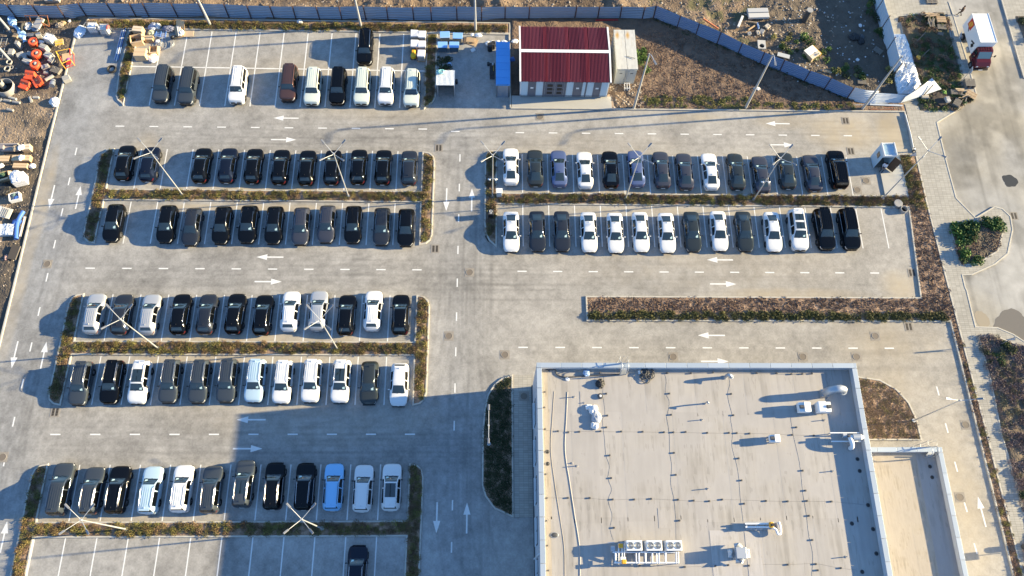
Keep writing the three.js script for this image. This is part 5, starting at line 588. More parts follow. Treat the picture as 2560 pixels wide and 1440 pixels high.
scatter('bushes', 'lush green bushes in the corner bed on the right', BUSH, [[z8(1645, 890), z8(1690, 1040), z8(1850, 1010), z8(1900, 880), z8(1800, 860)], [z8(1900, 870), z8(2085, 800), z8(2100, 930), z8(1980, 900)], [z8(1720, 1120), z8(1770, 1120), z8(1790, 1190), z8(1740, 1200)], [z8(1820, 1170), z8(1880, 1170), z8(1890, 1225), z8(1830, 1230)]], 7, LUSH, 0, { terrain: 1, s: 0.9 });
scatter('dry_ground_cover', 'brown dry plants in the corner bed on the right', TUFT, [POLY.cornerIsle], 14, [...BROWNS, [0.13, 0.12, 0.09]], 0, { terrain: 1 });
scatter('scrub', 'purple-brown leafless scrub in the bed at the right edge', SCRUB, [POLY.seBed], 7, PURPLE, 0, { terrain: 1, gap: 0.36, s: 0.8 }); scatter('bushes', 'green bushes at the top of the right-edge shrub bed', BUSH, [[z4b(1900, 600), z4b(2060, 600), z4b(2200, 720), z4b(2150, 850), z4b(1990, 830), z4b(1920, 720)], [z8b(2250, 690), z8b(2304, 690), z8b(2330, 800), z8b(2290, 800)]], 2.2, [...DEEP, LUSH[2], GREENS[1]], 0, { terrain: 1, s: 0.7 }); scatter('weeds', 'green weeds in the far bed at the upper right corner', BUSH, [[z4(2225, 155), z4(2500, 155), z4(2560, 450), z4(2310, 390)]], 3, [...DEEP, LUSH[0]], 0, { terrain: 1, s: 0.7 });
// stones and rubble of the building site
{ const rk = (() => { const g = mergeVertices(new THREE.IcosahedronGeometry(0.12, 1).deleteAttribute('normal').deleteAttribute('uv')), P = g.attributes.position; for (let i = 0; i < P.count; i++) { const k = 0.7 + 0.6 * hash(i, 3, 5); P.setXYZ(i, P.getX(i) * k, P.getY(i) * k * 0.7, P.getZ(i) * k); } const n = g.toNonIndexed(); n.computeVertexNormals(); return n; })();
  const rub = (label, polys, dens, cols, s = 1) => { const m = scatter('rubble', label, rk, polys, dens, cols, 0, { terrain: 1, s }); m.userData.category = 'stones'; };
  const ST = [[0.3, 0.24, 0.18], [0.36, 0.31, 0.25], [0.2, 0.15, 0.11], [0.26, 0.2, 0.15]];
  rub('stones and clods on the building site behind the fence', [[...FENCE.slice(0, 38).map(([x, z]) => [x, z - 0.6]), [40, -66], [-56, -66]]], 5, [...ST, [0.14, 0.1, 0.075], [0.17, 0.12, 0.085]], 0.75); rub('pale rubble in the left yard', [rect(-55, -43.7, -57, -26)], 9, [...ST, [0.36, 0.3, 0.26], [0.1, 0.08, 0.07]], 0.42); rub('rubble beside the pale container', [rect(11.6, 15.5, -50, -47)], 9, ST, 0.9); rub('bits of debris on the dark site ground at upper right', [rect(31, 42, -62, -50)], 1.5, [[0.45, 0.45, 0.45], [0.25, 0.22, 0.18]], 0.7); }

// ---------- sheet-metal fences ----------
const mSheet = new THREE.MeshStandardMaterial({ color: C(0.27, 0.32, 0.39), metalness: 0.5, roughness: 0.42, side: THREE.DoubleSide }), mSheetL = new THREE.MeshStandardMaterial({ color: C(0.5, 0.53, 0.56), metalness: 0.3, roughness: 0.42, side: THREE.DoubleSide }), mRust = std(0.07, 0.032, 0.024, 0.85), mSheetSky = new THREE.MeshStandardMaterial({ color: C(0.18, 0.25, 0.38), metalness: 0.5, roughness: 0.42, side: THREE.DoubleSide });  // bluer copy for the angled fence run: sky reflection put into the colour
function corr(A, B, Cc, D, ribs, amp = 0.022, sag = 0, seg = 4) { // corrugated sheet between four corners, ribs running from A to B
  const n = ribs * 4, P = [], I = [], a = new THREE.Vector3(...A), b = new THREE.Vector3(...B), c = new THREE.Vector3(...Cc), d = new THREE.Vector3(...D), nm = b.clone().sub(a).cross(d.clone().sub(a)).normalize(), q = new THREE.Vector3(), e = new THREE.Vector3();
  for (let j = 0; j <= n; j++) for (let i = 0; i <= seg; i++) { const u = i / seg, v = j / n; q.lerpVectors(a, b, u); e.lerpVectors(d, c, u); q.lerp(e, v); q.addScaledVector(nm, [amp, amp, -amp, -amp][j % 4] + sag * sin(u * PI) * (0.4 + 0.6 * v)); P.push(q.x, q.y, q.z); }
  for (let j = 0; j < n; j++) for (let i = 0; i < seg; i++) { const k = j * (seg + 1) + i; I.push(k, k + 1, k + seg + 1, k + 1, k + seg + 2, k + seg + 1); }
  const g = new THREE.BufferGeometry(); g.setAttribute('position', new THREE.Float32BufferAttribute(P, 3)); g.setIndex(I); const m = g.toNonIndexed(); m.computeVertexNormals(); return m;
}
function fence(label, pts, h, mats, lean = 0.06) {
  const f = thing('sheet_metal_fence', label, 'fence'), r = mulberry(pts.length), tops = pts.map(([x, z]) => [x + (r() - 0.5) * lean * 2, z - lean * r() * 2, h * (0.96 + 0.07 * r())]);
  for (let i = 0; i < pts.length - 1; i++) { const [x0, z0] = pts[i], [x1, z1] = pts[i + 1], t0 = tops[i], t1 = tops[i + 1]; part(f, 'fence_panel', corr([x0, -0.12, z0], [x1, -0.12, z1], [t1[0], t1[2], t1[1]], [t0[0], t0[2], t0[1]], 8, 0.026, (r() - 0.5) * 0.1), mats(x0)); }
  pts.forEach(([x, z], i) => { const t = tops[i]; part(f, 'fence_post', bar([x, -0.1, z + 0.06], [t[0], t[2] + 0.16, t[1] + 0.06], 0.055, 0.05, 5), mRust); });
}
fence('long grey-blue sheet-metal site fence along the top of the car park', FENCE, 1.85, (x) => x > 16.5 ? mSheetSky : mSheet); fence('second sheet-metal fence standing at right angles at the upper right', FENCE5, 1.9, () => mSheetL);
{ const f = thing('sheet_metal_fence', 'collapsed pale fence sheets at the end of the site fence', 'fence'), v = (p, h) => [p[0], h, p[1]]; const q = (a, b, c, d, ha, hb, hc, hd, m, s = 0) => part(f, 'fence_panel', corr(v(z4(...a, ha), ha), v(z4(...b, hb), hb), v(z4(...c, hc), hc), v(z4(...d, hd), hd), 8, 0.02, s), m);
  q([705, 890], [960, 950], [1000, 815], [785, 785], 0.05, 0.1, 1.2, 1.75, mSheetL, 0.15); q([910, 945], [1200, 925], [1255, 855], [985, 835], 0.1, 0.1, 0.9, 1.1, mSheetL, -0.12); q([1195, 925], [1560, 800], [1475, 700], [1240, 868], 0.2, 0.35, 1.3, 0.9, mSheetL, 0.1); part(f, 'fence_post', bar(v(z4(1405, 855, 0.4), 0.4), v(z4(1490, 760, 1.1), 1.1), 0.05, 0.05, 5), mRust); for (const [x, y, xx, yy] of [[750, 945, 1180, 940], [920, 985, 1180, 985], [940, 975, 1130, 965]]) part(f, 'fallen_rail', bar(v(z4(x, y, 0.15), 0.15), v(z4(xx, yy, 0.15), 0.15), 0.045, 0.045, 5), y < 950 ? mGalv : std(0.3, 0.12, 0.06, 0.8)); part(f, 'bent_edge', bx(3.4, 0.03, 0.16, 40.6, 0.24, -47.55, 0, -0.03), mSheetL); }
{ // silver foil over the pavement
  const L = [[1085, 310], [1092, 400], [1075, 480], [1095, 560], [1120, 660], [1150, 760], [1165, 850]], Rr = [[1228, 315], [1262, 410], [1300, 520], [1318, 600], [1345, 680], [1372, 765], [1280, 850]], P = [], I = [], W = 34, H = 80, at = (T, v) => { const k = min(5.999, v * 6), i = floor(k), t = k - i; return [T[i][0] + (T[i + 1][0] - T[i][0]) * t, T[i][1] + (T[i + 1][1] - T[i][1]) * t]; };
  for (let j = 0; j <= H; j++) for (let i = 0; i <= W; i++) { const u = i / W, v = j / H, a = at(L, v), b = at(Rr, v), p = z4(a[0] + (b[0] - a[0]) * u, a[1] + (b[1] - a[1]) * u), e = min(u, 1 - u, v * 2, (1 - v) * 2) * 5, n = abs(fbm(p[0] * 1.6 + p[1] * 0.8, p[1] * 0.9, 7, 4) - 0.5) * 2; P.push(p[0] + 0.1 * (hash(i, j, 1) - 0.5), 0.13 + min(1, e) * (0.08 + 1.0 * n * (v > 0.45 ? 1 : 0.5) + 0.55 * abs(fbm(p[0] * 4.5, p[1] * 3, 17, 3) - 0.5)), p[1]); }
  for (let j = 0; j < H; j++) for (let i = 0; i < W; i++) { const k = j * (W + 1) + i; I.push(k, k + W + 1, k + 1, k + 1, k + W + 1, k + W + 2); }
  const g = new THREE.BufferGeometry(); g.setAttribute('position', new THREE.Float32BufferAttribute(P, 3)); g.setIndex(I); const m = g.toNonIndexed(); m.computeVertexNormals(); solo('foil_sheet', m, new THREE.MeshStandardMaterial({ color: C(0.7, 0.71, 0.72), metalness: 0.25, roughness: 0.35, side: THREE.DoubleSide }), 'long crumpled silver-white foil sheet covering the pavement at upper right', 'tarpaulin'); }
// ---------- sheds and shelters at the top ----------
const mRed = [std(0.16, 0.028, 0.042, 0.4, 0.15), std(0.135, 0.02, 0.032, 0.4, 0.15), std(0.18, 0.036, 0.05, 0.4, 0.15)], mRedD = std(0.13, 0.006, 0.014, 0.5, 0.1), mLightP = std(0.42, 0.55, 0.63, 0.5), mGreyP = std(0.105, 0.12, 0.15, 0.55), mBluePl = std(0.07, 0.28, 0.62, 0.5), mCard = [std(0.5, 0.35, 0.2, 0.9), std(0.44, 0.3, 0.17, 0.9), std(0.55, 0.4, 0.25, 0.9)], mWood = [std(0.42, 0.3, 0.18, 0.9), std(0.35, 0.25, 0.16, 0.9), std(0.5, 0.37, 0.23, 0.9)], mWoodG = std(0.19, 0.17, 0.145, 0.95), mOrange = std(0.62, 0.085, 0.028, 0.6), mBlueT = std(0.05, 0.14, 0.42, 0.6), mBlueL = std(0.2, 0.4, 0.72, 0.55), mConcG = std(0.3, 0.29, 0.275, 0.95), mYel = std(0.72, 0.44, 0.05, 0.6), mSkin = std(0.35, 0.2, 0.14, 0.6);
{
  const b = thing('transformer_house', 'small building with ribbed dark red roof and grey panelled front at the top', 'building', 7.25, -51.2), hw = 4.45, hd = 3.05, H = 3.05;
  for (const [w, d, x, z] of [[hw * 2, 0.15, 0, hd], [hw * 2, 0.15, 0, -hd], [0.15, hd * 2 - 0.16, hw - 0.075, 0], [0.15, hd * 2 - 0.16, -hw + 0.075, 0]]) part(b, 'wall', bx(w, H - 0.3, d, x, (H + 0.3) / 2, z - Math.sign(z) * 0.075), mWhite); part(b, 'plinth', bx(hw * 2 - 0.2, 0.3, hd * 2 - 0.2, 0, 0.15, 0), mBlackP);  // plinth is black: shade of the gap under the walls put into its colour
  let x = -hw + 0.1; const F = hd + 0.02; for (const [w, k] of [[0.7, 0], [0.85, 1], [0.72, 0], [0.2, 2], [1.05, 3], [0.95, 3], [0.25, 2], [0.7, 0], [0.95, 1], [0.32, 0], [0.16, 2], [0.68, 0], [0.8, 1], [0.7, 0]]) {
    const s = 8.7 / 9.03, ww = w * s - 0.03, c = x + w * s / 2; if (k === 0) part(b, 'wall_panel', bx(ww, 2.45, 0.05, c, 1.6, F), mLightP); else if (k === 2) part(b, 'frame', bx(ww, 2.6, 0.07, c, 1.6, F), mGreyP);
    else { const d = part(b, 'door', bx(ww, 2.5, 0.06, c, 1.6, F), mGreyP); part(d, 'handle', bx(0.04, 0.14, 0.05, c + ww * 0.38, 1.5, F + 0.05), mBlackP); if (k === 1) part(d, 'warning_sign', bx(0.3, 0.22, 0.02, c, 1.75, F + 0.045), mWhite); else for (let i = 0; i < 3; i++) part(d, 'louvre', bx(ww * 0.55, 0.36, 0.03, c, 0.95 + i * 0.6, F + 0.045), mBlackP); }
    x += w * s;
  }
  part(b, 'eaves_rail', bx(hw * 2 + 0.05, 0.05, 0.06, 0, 0.5, hd + 0.05), mGreyP);
  const rx = 4.42, rz = 3.38, rise = 0.42; for (const s of [1, -1]) for (let i = 0; i < 9; i++) { const x0 = -rx + 2 * rx * i / 9 + 0.01, x1 = -rx + 2 * rx * (i + 1) / 9 - 0.002; part(b, 'roof_sheet', corr([x0, H + 0.05, s * rz], [x0, H + 0.05 + rise, 0.02 * s], [x1, H + 0.05 + rise, 0.02 * s], [x1, H + 0.05, s * rz], 7, 0.05, 0, 2), mRed[(i * 5 + (s > 0)) % 3]); }
  for (const xx of [-1.95, 0.25, 2.2]) for (const s of [1, -1]) part(b, 'roof_lap', corr([xx - 0.19, H + 0.075, s * rz], [xx - 0.19, H + 0.075 + rise, 0.02 * s], [xx + 0.19, H + 0.075 + rise, 0.02 * s], [xx + 0.19, H + 0.075, s * rz], 3, 0.03, 0, 2), mRedD);
  for (const s of [1, -1]) { part(b, 'ridge_cap', bx(rx * 2 + 0.1, 0.04, 0.18, 0, H + 0.1 + rise, s * 0.08, s * 0.12), mWhite); for (const e of [1, -1]) part(b, 'verge_trim', bx(0.16, 0.12, hypot(rz, rise) + 0.02, e * (rx + 0.06), H + 0.07 + rise / 2, s * rz / 2, s * 0.124), mWhite); }
}
{ const b = thing('storage_container', 'pale grey steel container with rust stains beside the red-roofed building', 'container', 13.55, -52.3, 0.01), t = colorTex(256, 512, (i, j) => { const f = fbm(i / 40, j / 40, 5, 4), r = max(0, 1 - hypot((i - 70) / 70, (j - 440) / 70)) * f * 1.8 + max(0, fbm(i / 18, j / 60, 9, 3) - 0.66) * 1.5, v = 0.46 * (0.85 + 0.3 * f); return [v + (0.42 - v) * min(1, r), v * 0.99 + (0.26 - v) * min(1, r), v * 0.92 + (0.12 - v) * min(1, r)]; }), mR = new THREE.MeshStandardMaterial({ map: t, roughness: 0.7 }), mC = std(0.42, 0.43, 0.4, 0.6);
  part(b, 'body', bx(2.05, 2.45, 4.8, 0, 1.3, 0), mC); for (const s of [-1, 1]) { part(b, 'roof_panel', rbx(1.02, 0.06, 4.9, 0.015, s * 0.53, 2.57, 0), mR); const d = part(b, 'door', bx(0.96, 2.2, 0.05, s * 0.5, 1.3, 2.42), mC); part(d, 'lock_bar', bar([s * 0.12, 0.3, 2.47], [s * 0.12, 2.3, 2.47], 0.025), mGalv); part(d, 'door_plate', bx(0.3, 0.08, 0.02, s * 0.55, 1.9, 2.455), mDarkG); } for (const x of [-1.05, 1.05]) part(b, 'edge_rail', bx(0.07, 0.09, 4.95, x, 2.55, 0), mC); for (const z of [-2.1, 2.1]) part(b, 'skid', bx(2, 0.12, 0.2, 0, 0.06, z), mDarkG); part(b, 'roof_bracket', bar([0.0, 2.65, 0.9], [0.85, 2.68, 1.2], 0.025), mDarkG); }
{ const b = thing('work_shelter', 'long open shelter with a bright blue panel roof in the work yard', 'shelter', 1.08, -50.6), H = 2.35; for (let i = 0; i < 6; i++) part(b, 'roof_panel', rbx(1.42, 0.05, 0.86, 0.012, 0, H - 0.03 * (i % 2) * 0.2, -2.2 + i * 0.87), i % 2 ? mBluePl : std(0.08, 0.295, 0.64, 0.5)); for (const x of [-0.6, 0.6]) for (const z of [-2.4, 0, 2.4]) part(b, 'post', bx(0.08, H - 0.05, 0.08, x, H / 2 - 0.03, z), mGalv); part(b, 'end_wall', bx(1.24, 1.9, 0.04, 0, 0.95, 2.42), mSheet); part(b, 'back_wall', bx(0.04, 1.9, 4.8, 0.64, 0.95, 0), mSheet); part(b, 'fascia', bx(1.44, 0.1, 0.04, 0, H - 0.08, 2.62), mBluePl); part(b, 'workbench', bx(0.6, 0.06, 3, -0.2, 0.85, 0.2), mWood[1]); }
{ const b = thing('canopy', 'open canopy with white ribbed roof on thin posts in the work yard', 'shelter', -4.66, -48.9), H = 2.1; part(b, 'roof_sheet', corr([-0.92, H + 0.12, -0.85], [-0.92, H, 0.88], [0.92, H, 0.88], [0.92, H + 0.12, -0.85], 15, 0.035, 0, 2), std(0.72, 0.74, 0.74, 0.4)); for (const x of [-0.85, 0.85]) { part(b, 'post', bx(0.06, H, 0.06, x, H / 2, 0.72), mGalv); part(b, 'side_wall', bx(0.03, H - 0.1, 1.5, x, H / 2, -0.05), mSheetL); } part(b, 'back_wall', bx(1.7, H, 0.03, 0, H / 2, -0.78), mSheet); part(b, 'workbench', bx(1.1, 0.06, 0.5, 0, 0.8, -0.4), mWoodG); const hose = solo('hose_coil', [put(new THREE.TorusGeometry(0.2, 0.045, 6, 20), -0.2, 0, 0, PI / 2), put(new THREE.TorusGeometry(0.2, 0.045, 6, 20), 0.2, 0.03, 0, PI / 2), put(new THREE.TorusGeometry(0.24, 0.04, 6, 20), 0.05, 0.07, 0.04, PI / 2)], std(0.3, 0.62, 0.6, 0.5), 'pale teal hose coil at the back edge of the white canopy roof', 'hose'); hose.position.set(-5.15, H + 0.2, -49.5); }
function crossPallet(name, label, p, w, h, d, ry, mat, lift = 0) { const g = thing(name, label, 'pallet', p[0], p[1], ry, lift); for (let i = 0; i < 7; i++) part(g, 'slat', bx(w, 0.025, d / 7 * 0.66, 0, h, -d / 2 + d * (i + 0.5) / 7), Array.isArray(mat) ? mat[i % 3] : mat); for (const x of [-1, 0, 1]) part(g, 'bearer', bx(0.09, h - 0.03, d, x * (w / 2 - 0.05), (h - 0.02) / 2, 0), Array.isArray(mat) ? mat[1] : mat); return g; }
const zw = ZO(1080, 60, 7.2), zq = ZO(1000, 60, 12);
[[1345, 300, 'back left'], [1730, 330, 'back right'], [1275, 600, 'front left'], [1625, 600, 'front right']].forEach(([x, y, l], i) => { const p = zq(x, y + 40, 0.8), g = thing('waste_bin', `blue-lidded waste container, ${l} of four in the work yard`, 'bin', p[0], p[1], [0.05, -0.02, 0.02, 0][i]); part(g, 'body', rbx(0.92, 0.75, 0.6, 0.04, 0, 0.48, 0), i < 2 ? std(0.3, 0.26, 0.2, 0.8) : std(0.05, 0.09, 0.13, 0.6)); part(g, 'lid', rbx(1.02, 0.07, 0.72, 0.02, 0, 0.9, 0, i === 0 ? 0.25 : 0.08), mBlueL); part(g, 'rim', bx(0.98, 0.05, 0.66, 0, 0.84, 0), mLightP); for (const a of [-0.4, 0.4]) part(g, 'castor', cyl(0.07, 0.07, 0.05, 10, a, 0.07, 0.22, 0, 0, PI / 2), mBlackP); });
{ const p = zw(690, 310), g = thing('cardboard_heap', 'flattened tan cardboard heap beside the blue-lidded bins', 'cardboard', p[0], p[1]); for (let i = 0; i < 5; i++) part(g, 'cardboard_sheet', bx(1.3 - i * 0.12, 0.03, 0.85 - i * 0.06, rr(-0.15, 0.15), 0.06 + i * 0.07, rr(-0.15, 0.1), 0.06, rr(-0.4, 0.4), 0.05), mCard[i % 3]); bagAt([...zw(725, 250), 0.4], 0.22, 31, mWhite, 'white foam scrap left on the flattened cardboard', 'foam_scrap', 'waste'); bagAt([...zw(835, 255), 0.35], 0.3, 33, mWhite, 'larger white foam scrap, right side of the flattened cardboard', 'foam_scrap', 'waste'); bagAt([...zw(740, 480), 0.02], 0.28, 36, mPlastic, 'grey-white scrap in front of the flattened cardboard', 'scrap', 'waste');
  [[1010, 340], [1090, 330], [1180, 325], [1300, 330]].forEach(([x, y], i) => bagAt([...zw(x, y, 0.3), 0.1], 0.3, 40 + i, mWhite, ['white plastic bag, leftmost of four behind the blue shelter', 'white plastic bag, second of four behind the blue shelter', 'white plastic bag, third of four behind the blue shelter', 'white plastic bag, rightmost of four behind the blue shelter'][i])); bagAt([...zw(1490, 330), 0], 0.34, 47, mWhite, 'white plastic scrap between the blue shelter and the red-roofed building', 'plastic_scrap', 'waste'); bagAt([...zw(310, 745), 0], 0.24, 50, mTarp, 'pale blue plastic bag behind the white canopy'); bagAt([...zw(1450, 650), 0], 0.3, 51, mBlueT, 'dark blue bag between the blue shelter and the red-roofed building'); }
[[1045, 470, 'black oil drum at the upper end of the blue shelter', 0.28, 0.9], [1100, 430, 'second black oil drum against the blue shelter', 0.26, 0.8], [1015, 740, 'small black bucket standing left of the blue shelter', 0.14, 0.35], [440, 1065, 'grey bucket beside the white canopy post', 0.15, 0.5]].forEach(([x, y, l, r, h]) => { const p = zw(x, y), g = thing(r > 0.2 ? 'oil_drum' : 'bucket', l, r > 0.2 ? 'drum' : 'bucket', p[0], p[1]); part(g, 'body', cyl(r, r * 0.96, h, 16, 0, h / 2, 0), mBlackP); part(g, 'rim', put(new THREE.TorusGeometry(r, 0.02, 5, 18), 0, h, 0, PI / 2), mDarkG); });
{ const p = zw(1085, 900), g = thing('tool_bench', 'dark workbench with tools along the blue shelter', 'workbench', p[0], p[1]); part(g, 'top', bx(0.55, 0.06, 1.5, 0, 0.8, 0), mBlackP); for (const z of [-0.65, 0.65]) part(g, 'trestle', bx(0.5, 0.77, 0.06, 0, 0.39, z), mDarkG); part(g, 'vice', rbx(0.18, 0.2, 0.25, 0.03, 0.05, 0.93, -0.5), mGalv); part(g, 'rule', bx(0.04, 0.02, 0.7, 0.12, 0.85, -0.1), mYel); }
// wrapped pallets and yellow roller
[[435, 300, 'back left'], [665, 330, 'back right'], [435, 600, 'middle left'], [660, 620, 'middle right'], [640, 900, 'front right']].forEach(([x, y, l], i) => { const p = zq(x, y, 0.8), g = thing('wrapped_pallet', `pallet of goods in white-grey plastic wrap, ${l} of the group`, 'pallet', p[0], p[1], rr(-0.06, 0.06)); part(g, 'pallet_base', bx(0.78, 0.12, 0.8, 0, 0.07, 0), mWood[1]); part(g, 'goods', rbx(0.72, 0.72, 0.74, 0.04, 0, 0.5, 0), mConcG); const w = new RoundedBoxGeometry(0.8, 0.2, 0.86, 4, 0.05), P = w.attributes.position; for (let k = 0; k < P.count; k++) { const a = P.getX(k), c = P.getZ(k); P.setY(k, P.getY(k) + 0.14 * (fbm(a * 5 + i * 9, c * 5, 7, 3) - 0.5)); } w.translate(0, 0.88, 0); w.computeVertexNormals(); part(g, 'plastic_wrap', w, std(0.62, 0.61, 0.62, 0.4)); });
{ const p = zq(410, 1000), g = thing('plate_roller', 'small yellow compactor machine in front of the wrapped pallets', 'machine', p[0], p[1] - 0.1); part(g, 'base_plate', rbx(0.62, 0.12, 0.95, 0.04, 0, 0.12, 0), mDarkG); part(g, 'engine_cover', rbx(0.42, 0.4, 0.46, 0.12, 0, 0.42, -0.28), mYellow); part(g, 'drum', cyl(0.27, 0.27, 0.34, 18, 0, 0.4, 0.24), std(0.7, 0.45, 0.01, 0.5)); part(g, 'drum_cap', cyl(0.08, 0.1, 0.05, 12, 0, 0.6, 0.24), mYellow); for (const s of [-0.2, 0.2]) part(g, 'handle', tube([[s, 0.4, -0.45], [s, 0.8, -0.62], [s, 0.95, -0.6]], 0.02, 5), mBlackP); }
// ---------- guard booth and its guard ----------
function personMesh(J, bones, parts) { // one continuous body: smooth union of tapered limbs, meshed on a fine grid, then dyed by region
  const lo = [1e9, 1e9, 1e9], hi = [-1e9, -1e9, -1e9]; for (const k in J) for (let i = 0; i < 3; i++) { lo[i] = min(lo[i], J[k][i] - 0.2); hi[i] = max(hi[i], J[k][i] + 0.2); }
  const D = (x, y, z) => { let s = 0; for (const [a, b, ra, rb] of bones) { const A = J[a], B = J[b], bax = B[0] - A[0], bay = B[1] - A[1], baz = B[2] - A[2], px = x - A[0], py = y - A[1], pz = z - A[2], h = max(0, min(1, (px * bax + py * bay + pz * baz) / (bax * bax + bay * bay + baz * baz + 1e-9))), d = hypot(px - bax * h, py - bay * h, pz - baz * h) - (ra + (rb - ra) * h); s += exp(-d * 45); } return -Math.log(s + 1e-30) / 45; };
  const st = 0.034, n = [0, 1, 2].map((i) => Math.ceil((hi[i] - lo[i]) / st)), V = [], F = new Float32Array((n[0] + 1) * (n[1] + 1) * (n[2] + 1)), id = (i, j, k) => i + (n[0] + 1) * (j + (n[1] + 1) * k);
  for (let k = 0; k <= n[2]; k++) for (let j = 0; j <= n[1]; j++) for (let i = 0; i <= n[0]; i++) F[id(i, j, k)] = D(lo[0] + i * st, lo[1] + j * st, lo[2] + k * st);
  const corner = [[0, 0, 0], [1, 0, 0], [0, 1, 0], [1, 1, 0], [0, 0, 1], [1, 0, 1], [0, 1, 1], [1, 1, 1]], tets = [[0, 1, 3, 7], [0, 3, 2, 7], [0, 2, 6, 7], [0, 6, 4, 7], [0, 4, 5, 7], [0, 5, 1, 7]];
  const mix = (p, q) => { const t = p[3] / (p[3] - q[3]); return [p[0] + (q[0] - p[0]) * t, p[1] + (q[1] - p[1]) * t, p[2] + (q[2] - p[2]) * t]; };
  for (let k = 0; k < n[2]; k++) for (let j = 0; j < n[1]; j++) for (let i = 0; i < n[0]; i++) { const c = corner.map(([a, b, d]) => [lo[0] + (i + a) * st, lo[1] + (j + b) * st, lo[2] + (k + d) * st, F[id(i + a, j + b, k + d)]]); if (c.every((q) => q[3] > 0) || c.every((q) => q[3] <= 0)) continue; for (const t of tets) { const a = t.map((q) => c[q]), I = a.filter((q) => q[3] <= 0), O = a.filter((q) => q[3] > 0); if (I.length === 1) V.push(...O.map((o) => mix(I[0], o))); else if (I.length === 3) V.push(...I.map((o) => mix(o, O[0]))); else if (I.length === 2) { const p = mix(I[0], O[0]), q = mix(I[0], O[1]), r = mix(I[1], O[0]), s = mix(I[1], O[1]); V.push(p, q, r, q, s, r); } } }
  const P = new Float32Array(V.flat()), N = new Float32Array(P.length), K = new Float32Array(P.length), e = 0.004; for (let i = 0; i < P.length; i += 3) { const x = P[i], y = P[i + 1], z = P[i + 2], q = new THREE.Vector3(D(x + e, y, z) - D(x - e, y, z), D(x, y + e, z) - D(x, y - e, z), D(x, y, z + e) - D(x, y, z - e)).normalize(); N.set([q.x, q.y, q.z], i); K.set(parts(x, y, z), i); }
  for (let i = 0; i < P.length; i += 9) { const a = [P[i + 3] - P[i], P[i + 4] - P[i + 1], P[i + 5] - P[i + 2]], b = [P[i + 6] - P[i], P[i + 7] - P[i + 1], P[i + 8] - P[i + 2]], f = (a[1] * b[2] - a[2] * b[1]) * N[i] + (a[2] * b[0] - a[0] * b[2]) * N[i + 1] + (a[0] * b[1] - a[1] * b[0]) * N[i + 2]; if (f < 0) for (const q of [P, N, K]) for (let c = 0; c < 3; c++) { const t = q[i + 3 + c]; q[i + 3 + c] = q[i + 6 + c]; q[i + 6 + c] = t; } }
  const g = new THREE.BufferGeometry(); g.setAttribute('position', new THREE.BufferAttribute(P, 3)); g.setAttribute('normal', new THREE.BufferAttribute(N, 3)); g.setAttribute('color', new THREE.BufferAttribute(K, 3)); return g;
}
const mBody = new THREE.MeshStandardMaterial({ color: 0xffffff, vertexColors: true, roughness: 0.85 });
const BONES = [['hip', 'chest', 0.15, 0.17], ['chest', 'neck', 0.15, 0.06], ['neck', 'head', 0.055, 0.095], ['head', 'crown', 0.1, 0.085], ['head', 'nose', 0.05, 0.015], ...['l', 'r'].flatMap((s) => [['chest', s + 'sh', 0.12, 0.075], [s + 'sh', s + 'el', 0.06, 0.048], [s + 'el', s + 'wr', 0.046, 0.034], [s + 'wr', s + 'ha', 0.034, 0.03], ...[0, 1, 2, 3, 4].map((f) => [s + 'ha', s + 'f' + f, 0.016, 0.009]), ['hip', s + 'hj', 0.13, 0.1], [s + 'hj', s + 'kn', 0.095, 0.062], [s + 'kn', s + 'an', 0.06, 0.042], [s + 'an', s + 'to', 0.045, 0.034]])];
function hands(J) { for (const s of ['l', 'r']) { const w = J[s + 'wr'], e = J[s + 'el'], d = [0, 1, 2].map((i) => w[i] - e[i]), l = hypot(...d), u = d.map((v) => v / l); J[s + 'ha'] = w.map((v, i) => v + u[i] * 0.07); for (let f = 0; f < 5; f++) { const sp = (f - 2) * 0.014, ln = [0.045, 0.085, 0.095, 0.088, 0.07][f]; J[s + 'f' + f] = J[s + 'ha'].map((v, i) => v + u[i] * ln + [sp, 0, f ? 0 : 0.035][i]); } } return J; }
